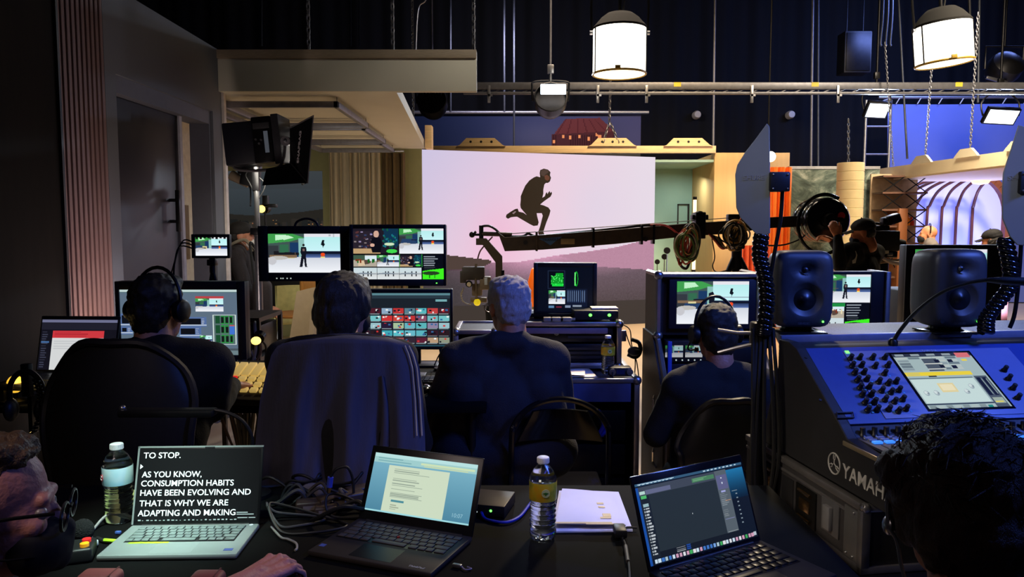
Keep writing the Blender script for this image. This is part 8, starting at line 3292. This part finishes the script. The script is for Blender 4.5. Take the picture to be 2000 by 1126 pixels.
# ---- man 5 : right foreground, back of the head
H5 = at(1872, 992, 1.10)
J, P = seated(H5.x + .03, .98, R_(-6), .38, .06, .42)
J['neck'] = V((H5.x + .03, 1.06, .96))
J['chest'] = V((H5.x + .04, 1.01, .74))
J['shl'] = V((H5.x - .18, 1.04, .91))
J['shr'] = V((H5.x + .24, 1.04, .91))
J['ell'] = V((H5.x - .22, 1.14, .66))
J['elr'] = V((H5.x + .32, 1.14, .66))
J['wrl'] = V((H5.x - .03, 1.26, .60))
J['wrr'] = V((H5.x + .24, 1.28, .60))
for k in ('knl', 'knr'):
  J[k].z = .45
h = [hand_prims(J['wrl'], (.3, .9, -.2), (0, .1, 1), 1, .5), hand_prims(J['wrr'], (-.3, .9, -.2), (0, .1, 1), -1, .5)]
hR = head_R(R_(-8), R_(8))
o, b = person('person at the right foreground, back of a dark tousled head with an earpiece wire', J, H5, hR, SKIN2, NAVY, 'shirt', BLKC, hands=h)
me_pr = [('e', (0, -.02, .045), (.092, .110, .088)), ('e', (0, -.055, -.005), (.088, .072, .092)), ('e', (0, .035, .095), (.065, .055, .04)), ('e', (0, -.056, -.05), (.074, .055, .045)), ('e', (-.085, .0, .055), (.028, .04, .03)), ('e', (-.08, -.02, .0), (.02, .04, .05)), ('e', (.08, -.02, .0), (.02, .04, .05))]
hr = hp(o, b, H5, hR, me_pr, 'hair', HAIRR, voxel=.006, rough=.009, rs=38, stretch=(1.3, 1.3, .7))
M = hm(b, H5, hR)
g = G()
rr = random.Random(5)
for i in range(420):
  th = rr.random() * 2 * PI
  ph = rr.random() * 1.75
  p = V((.094 * math.sin(ph) * math.cos(th), -.02 + .113 * math.sin(ph) * math.sin(th), .045 + .092 * math.cos(ph)))
  nn = (p - V((0, -.02, .03))).normalized()
  tg = V((rr.uniform(-1, 1), rr.uniform(-1, .4), rr.uniform(-1, .2)))
  tg = (tg - nn * tg.dot(nn)).normalized()
  L = rr.uniform(.02, .045)
  g.tube([p - nn * .006, p + nn * .004 + tg * L * .5, p + nn * rr.uniform(.0, .008) + tg * L], [.0012, .0011, .0004], n=3, M=M)
g.done('hair_strands', HAIRR, hr)
g = G()
g.tube([(-.086, -.01, .02), (-.098, .0, .005), (-.10, -.01, -.03), (-.09, -.012, -.05), (-.085, -.02, -.09), (-.075, -.05, -.15), (-.06, -.07, -.2)], .0028, smooth=5, M=M)
g.ell((-.098, 0, -.03), (.008, .014, .014), 10, M=M)
g.done('earpiece', STEEL, o)
G().tube([(-.062, -.04, -.10), (-.05, -.088, -.14), (-.01, -.115, -.155), (.05, -.108, -.15), (.08, -.07, -.13)], .012, smooth=5, M=M).done('collar', NAVY, o)

# ---- person 6 : left foreground, profile with mask and glasses, hand on the table
H6 = at(-14, 992, 1.25)
J, P = seated(H6.x - .16, 1.08, R_(-55), .40, .08, .42)
J['neck'] = V((H6.x - .06, 1.20, H6.z - .15))
J['chest'] = V((H6.x - .12, 1.12, .74))
J['shl'] = V((H6.x - .10, 1.36, .82))
J['shr'] = V((H6.x - .02, .98, .81))
J['elr'] = V((H6.x + .20, 1.20, .82))
WH = on(488, 1134, .815)
J['wrr'] = WH
J['ell'] = V((H6.x - .16, 1.30, .60))
J['wrl'] = V((H6.x - .02, 1.22, .56))
d = on(575, 1086, .82) - WH
h = [hand_prims(WH, d, (-.1, -.25, 1), -1, .62, .10, 1.04, curls=[.42, .72, .78, .80], fat=.84), hand_prims(J['wrl'], (.5, .8, -.1), (0, .1, 1), 1, .5)]
hR = head_R(R_(-70), R_(4))
o, b = person('person at the left foreground edge in a black mask and glasses, hand on the table', J, H6, hR, pm('skin_pink', (.74, .50, .46), .5, var=.08, scale=30, bump=.2), BLKC, 'shirt', BLKC, hands=h, voxel=.0042, cuff=.62)
hp(o, b, H6, hR, [('e', (0, -.04, .056), (.083, .086, .077)), ('e', (0, .015, .096), (.060, .050, .030)), ('e', (0, -.06, -.01), (.078, .066, .09)), ('e', (.074, -.01, .03), (.014, .03, .035)), ('e', (-.074, -.01, .03), (.014, .03, .035))], 'hair', pm('hair_sandy', (.30, .22, .15), .6, var=.4, scale=40, bump=.5), voxel=.006, rough=.009, rs=60)
hp(o, b, H6, hR, [('e', (0, .064, -.062), (.064, .058, .056)), ('c', (0, .105, -.040), (0, .096, -.09), .020, .024)], 'mask', MASKB, voxel=.005)
M = hm(b, H6, hR)
g = G()
for s in (-1, 1):
  g.tube([(s * .088, -.012, .004), (s * .084, .05, .010), (s * .072, .104, .010)], .0032, n=6, M=M)
  g.tube([(s * .036 + .031 * math.cos(a), .112, -.008 + .022 * math.sin(a)) for a in np.linspace(0, 2 * PI, 19)[:-1]], .0028, n=6, closed=True, M=M)
  g.tube([(s * .078, -.01, -.055), (s * .074, .04, -.062), (s * .06, .075, -.065)], .0022, n=5, M=M)
g.tube([(-.008, .115, 0), (.008, .115, 0)], .0028, M=M)
g.done('glasses', BLKM, o)
for s in (-1, 1):
  G().ell((s * .034, .076, -.002), .0115, 12, M=M).done('eye', pm('eye', (.55, .5, .48), .3), o)

# ---- man 7 : standing left, cap and white mask, backpack strap
H7 = at(474, 462, 6.55)
def standing(x, y, yaw, top, sw=.42, arm=None):
  c, s = math.cos(yaw), math.sin(yaw)
  def P(dx, dy, z):
    return V((x + dx * c - dy * s, y + dx * s + dy * c, z))
  k = top / 1.72
  return dict(hip=P(0, 0, .93 * k), chest=P(0, .01, 1.20 * k), neck=P(0, -.01, 1.45 * k), shl=P(-sw / 2, -.01, 1.385 * k), shr=P(sw / 2, -.01, 1.385 * k),
        hpl=P(-.095, 0, .88 * k), hpr=P(.095, 0, .88 * k), knl=P(-.11, .02, .48 * k), knr=P(.11, .02, .48 * k), anl=P(-.12, -.01, .09), anr=P(.12, -.01, .09), fw=V((-s, c, 0)),
        ell=P(-sw / 2 - .06, .02, 1.12 * k), elr=P(sw / 2 + .06, .02, 1.12 * k), wrl=P(-sw / 2 - .02, .20, .92 * k), wrr=P(sw / 2 + .02, .20, .92 * k)), P


CAP = [('e', (0, -.018, .062), (.086, .104, .070)), ('e', (0, -.03, .04), (.085, .095, .05))]


def cap(o, b, H, R, mat, logo=None, k=1.0):
  c = hp(o, b, H, R, CAP, 'cap', mat, voxel=.006, smooth=5, k=k)
  M = hm(b, H, R, k)
  g = G()
  g.grid(lambda u, v: V(((u - .5) * .15 * (1 - .25 * v * v), .066 + .095 * v * (1 - 1.1 * (u - .5) ** 2), .050 - .012 * v - .09 * (u - .5) ** 2)), 10, 6, thick=.005, M=M)
  g.done('visor', mat, c)
  G().ell((0, -.018, .132), .008, 8, M=M).done('button', mat, c)
  if logo:
    logo(c, M)
  return c


J, P = standing(H7.x - .02, 6.54, R_(-78), 1.60)
J['elr'] = P(.26, .06, 1.05)
J['wrr'] = P(.20, .16, .82)
J['wrl'] = P(-.18, .16, .82)
h = [hand_prims(J['wrl'], P(0, 1, 0) - P(0, 0, 0), (0, 0, 1), 1, .5), hand_prims(J['wrr'], P(0, 1, 0) - P(0, 0, 0), (0, 0, 1), -1, .5)]
hR = head_R(R_(-78), R_(2))
o, b = person('person standing at the left in a black cap and white mask, facing right', J, H7, hR, SKIN2, BRNC, 'sweater', BLKC, hands=h)
cap(o, b, H7, hR, pm('cap_black', (.09, .08, .08), .8))
hp(o, b, H7, hR, [('e', (0, -.055, -.0), (.078, .060, .07)), ('e', (0, -.06, -.04), (.062, .05, .04))], 'hair', HAIRD, rough=.004)
hp(o, b, H7, hR, MASK, 'mask', MASKW, voxel=.006)
M = hm(b, H7, hR)
G().tube([(.078, -.005, -.02), (.072, .03, -.035), (.055, .07, -.04)], .003, M=M).tube([(.078, -.012, -.03), (.072, .03, -.07), (.05, .06, -.08)], .003, M=M).done('mask_straps', MASKW, o)
g = G()
q = V((b.x, b.y, 0))
g.tube([P(.12, .12, 1.33) - q, P(.13, .05, 1.425) - q, P(.11, -.1, 1.36) - q], .014, smooth=5)
g.done('lanyard_strap', pm('strap_grey', (.45, .42, .36), .8), o)

c = at(513, 585, 6.2)
t = thing('shoulder_bag', 'dark soft bag hanging in front of the capped person at the left', 'bag', (c.x, 6.2, c.z - .2))
g = G().box((0, 0, .2), (.15, .12, .32), .05, seg=4)
g.done('pouch', pm('bag_brown_black', (.13, .10, .10), .8, bump=.2), t, 60)
G().tube([(-.06, 0, .33), (-.10, .06, .52), (-.14, .16, .66), (-.10, .26, .55)], .011, smooth=5).done('strap', BLKC, t)
# ---- man 8 : crane operator at the rear of the boom
H8 = at(1684, 455, 6.9)
J, P = standing(H8.x + .02, 6.92, R_(62), 1.60, .44)
J['shl'] = at(1650, 492, 6.75)
J['shr'] = at(1712, 492, 7.08)
J['neck'] = at(1690, 482, 6.92)
WL = at(1637, 462, 6.66)
J['wrl'] = WL
J['ell'] = at(1640, 520, 6.66)
J['wrr'] = at(1625, 470, 7.12)
J['elr'] = at(1668, 530, 7.15)
h = [hand_prims(WL, (-.35, .05, .8), (-.25, -1, 0), 1, .75, k=1.05), hand_prims(J['wrr'], (-.7, .1, .3), (0, .5, 1), -1, .6)]
hR = head_R(R_(66), R_(12))
o, b = person('person in a black cap and black mask gripping the rear of the camera crane', J, H8, hR, pm('skin_amber', (.78, .48, .32), .5), BLKC, 'sweater', BLKC, hands=h, voxel=.0085)
def cap_logo(c, M):
  G().tube([(.088 + .0 * a, .03 + .014 * math.cos(a), .075 + .014 * math.sin(a)) for a in np.linspace(0, 2 * PI, 13)[:-1]], .003, closed=True, M=M @ Matrix.Rotation(R_(35), 4, 'Z')).done('ring_emblem', CREAM, c)
cap(o, b, H8, hR, pm('cap_black', (.09, .08, .08), .8), cap_logo)
hp(o, b, H8, hR, MASK, 'mask', MASKB, voxel=.006)
hp(o, b, H8, hR, [('e', (0, -.055, -.0), (.078, .060, .07))], 'hair', HAIRD, rough=.004)
e = at(1667, 500, 6.72)
G().prism([(-.022, .05), (.012, .055), (.026, .02), (.014, -.05), (-.010, -.055), (-.018, 0)], .004, M=Matrix.Translation(at(1668, 502, 6.715) - b) @ Matrix.Rotation(R_(-14), 4, 'Z') @ XZ).done('shirt_emblem', CREAM, o)

# ---- 9 and 10 : two people behind the large black monitor at the right
H9 = at(1812, 458, 9.6)
J, P = standing(H9.x + .02, 9.62, R_(70), 1.62)
hR = head_R(R_(72), R_(-4))
o, b = person('person with a shaved head and black mask behind the right loudspeaker', J, H9, hR, pm('skin_orange_lit', (.80, .52, .38), .5), pm('grey_shirt', (.45, .42, .40), .8), 'shirt', BLKC, group=None)
hp(o, b, H9, hR, MASK, 'mask', MASKB, voxel=.006)
headset(o, b, H9, hR, sides=(1,), band=.10)
H10 = at(1936, 470, 8.6)
J, P = standing(H10.x, 8.62, R_(50), 1.55)
hR = head_R(R_(48), R_(14))
o, b = person('person in a dark cap bending behind the large black monitor at the far right', J, H10, hR, pm('skin_orange_lit', (.80, .52, .38), .5), BLKC, 'shirt', BLKC)
cap(o, b, H10, hR, pm('cap_navy', (.10, .10, .12), .8), lambda c, M: G().box((0, .088, .072), (.05, .006, .016), .002, M=M).done('front_badge', CREAM, c))
hp(o, b, H10, hR, [('e', (0, -.055, -.02), (.084, .066, .09)), ('e', (.07, -.01, -.03), (.02, .04, .06)), ('e', (-.07, -.01, -.03), (.02, .04, .06))], 'hair', HAIRD, rough=.005)
hp(o, b, H10, hR, MASK, 'mask', MASKB, voxel=.006)
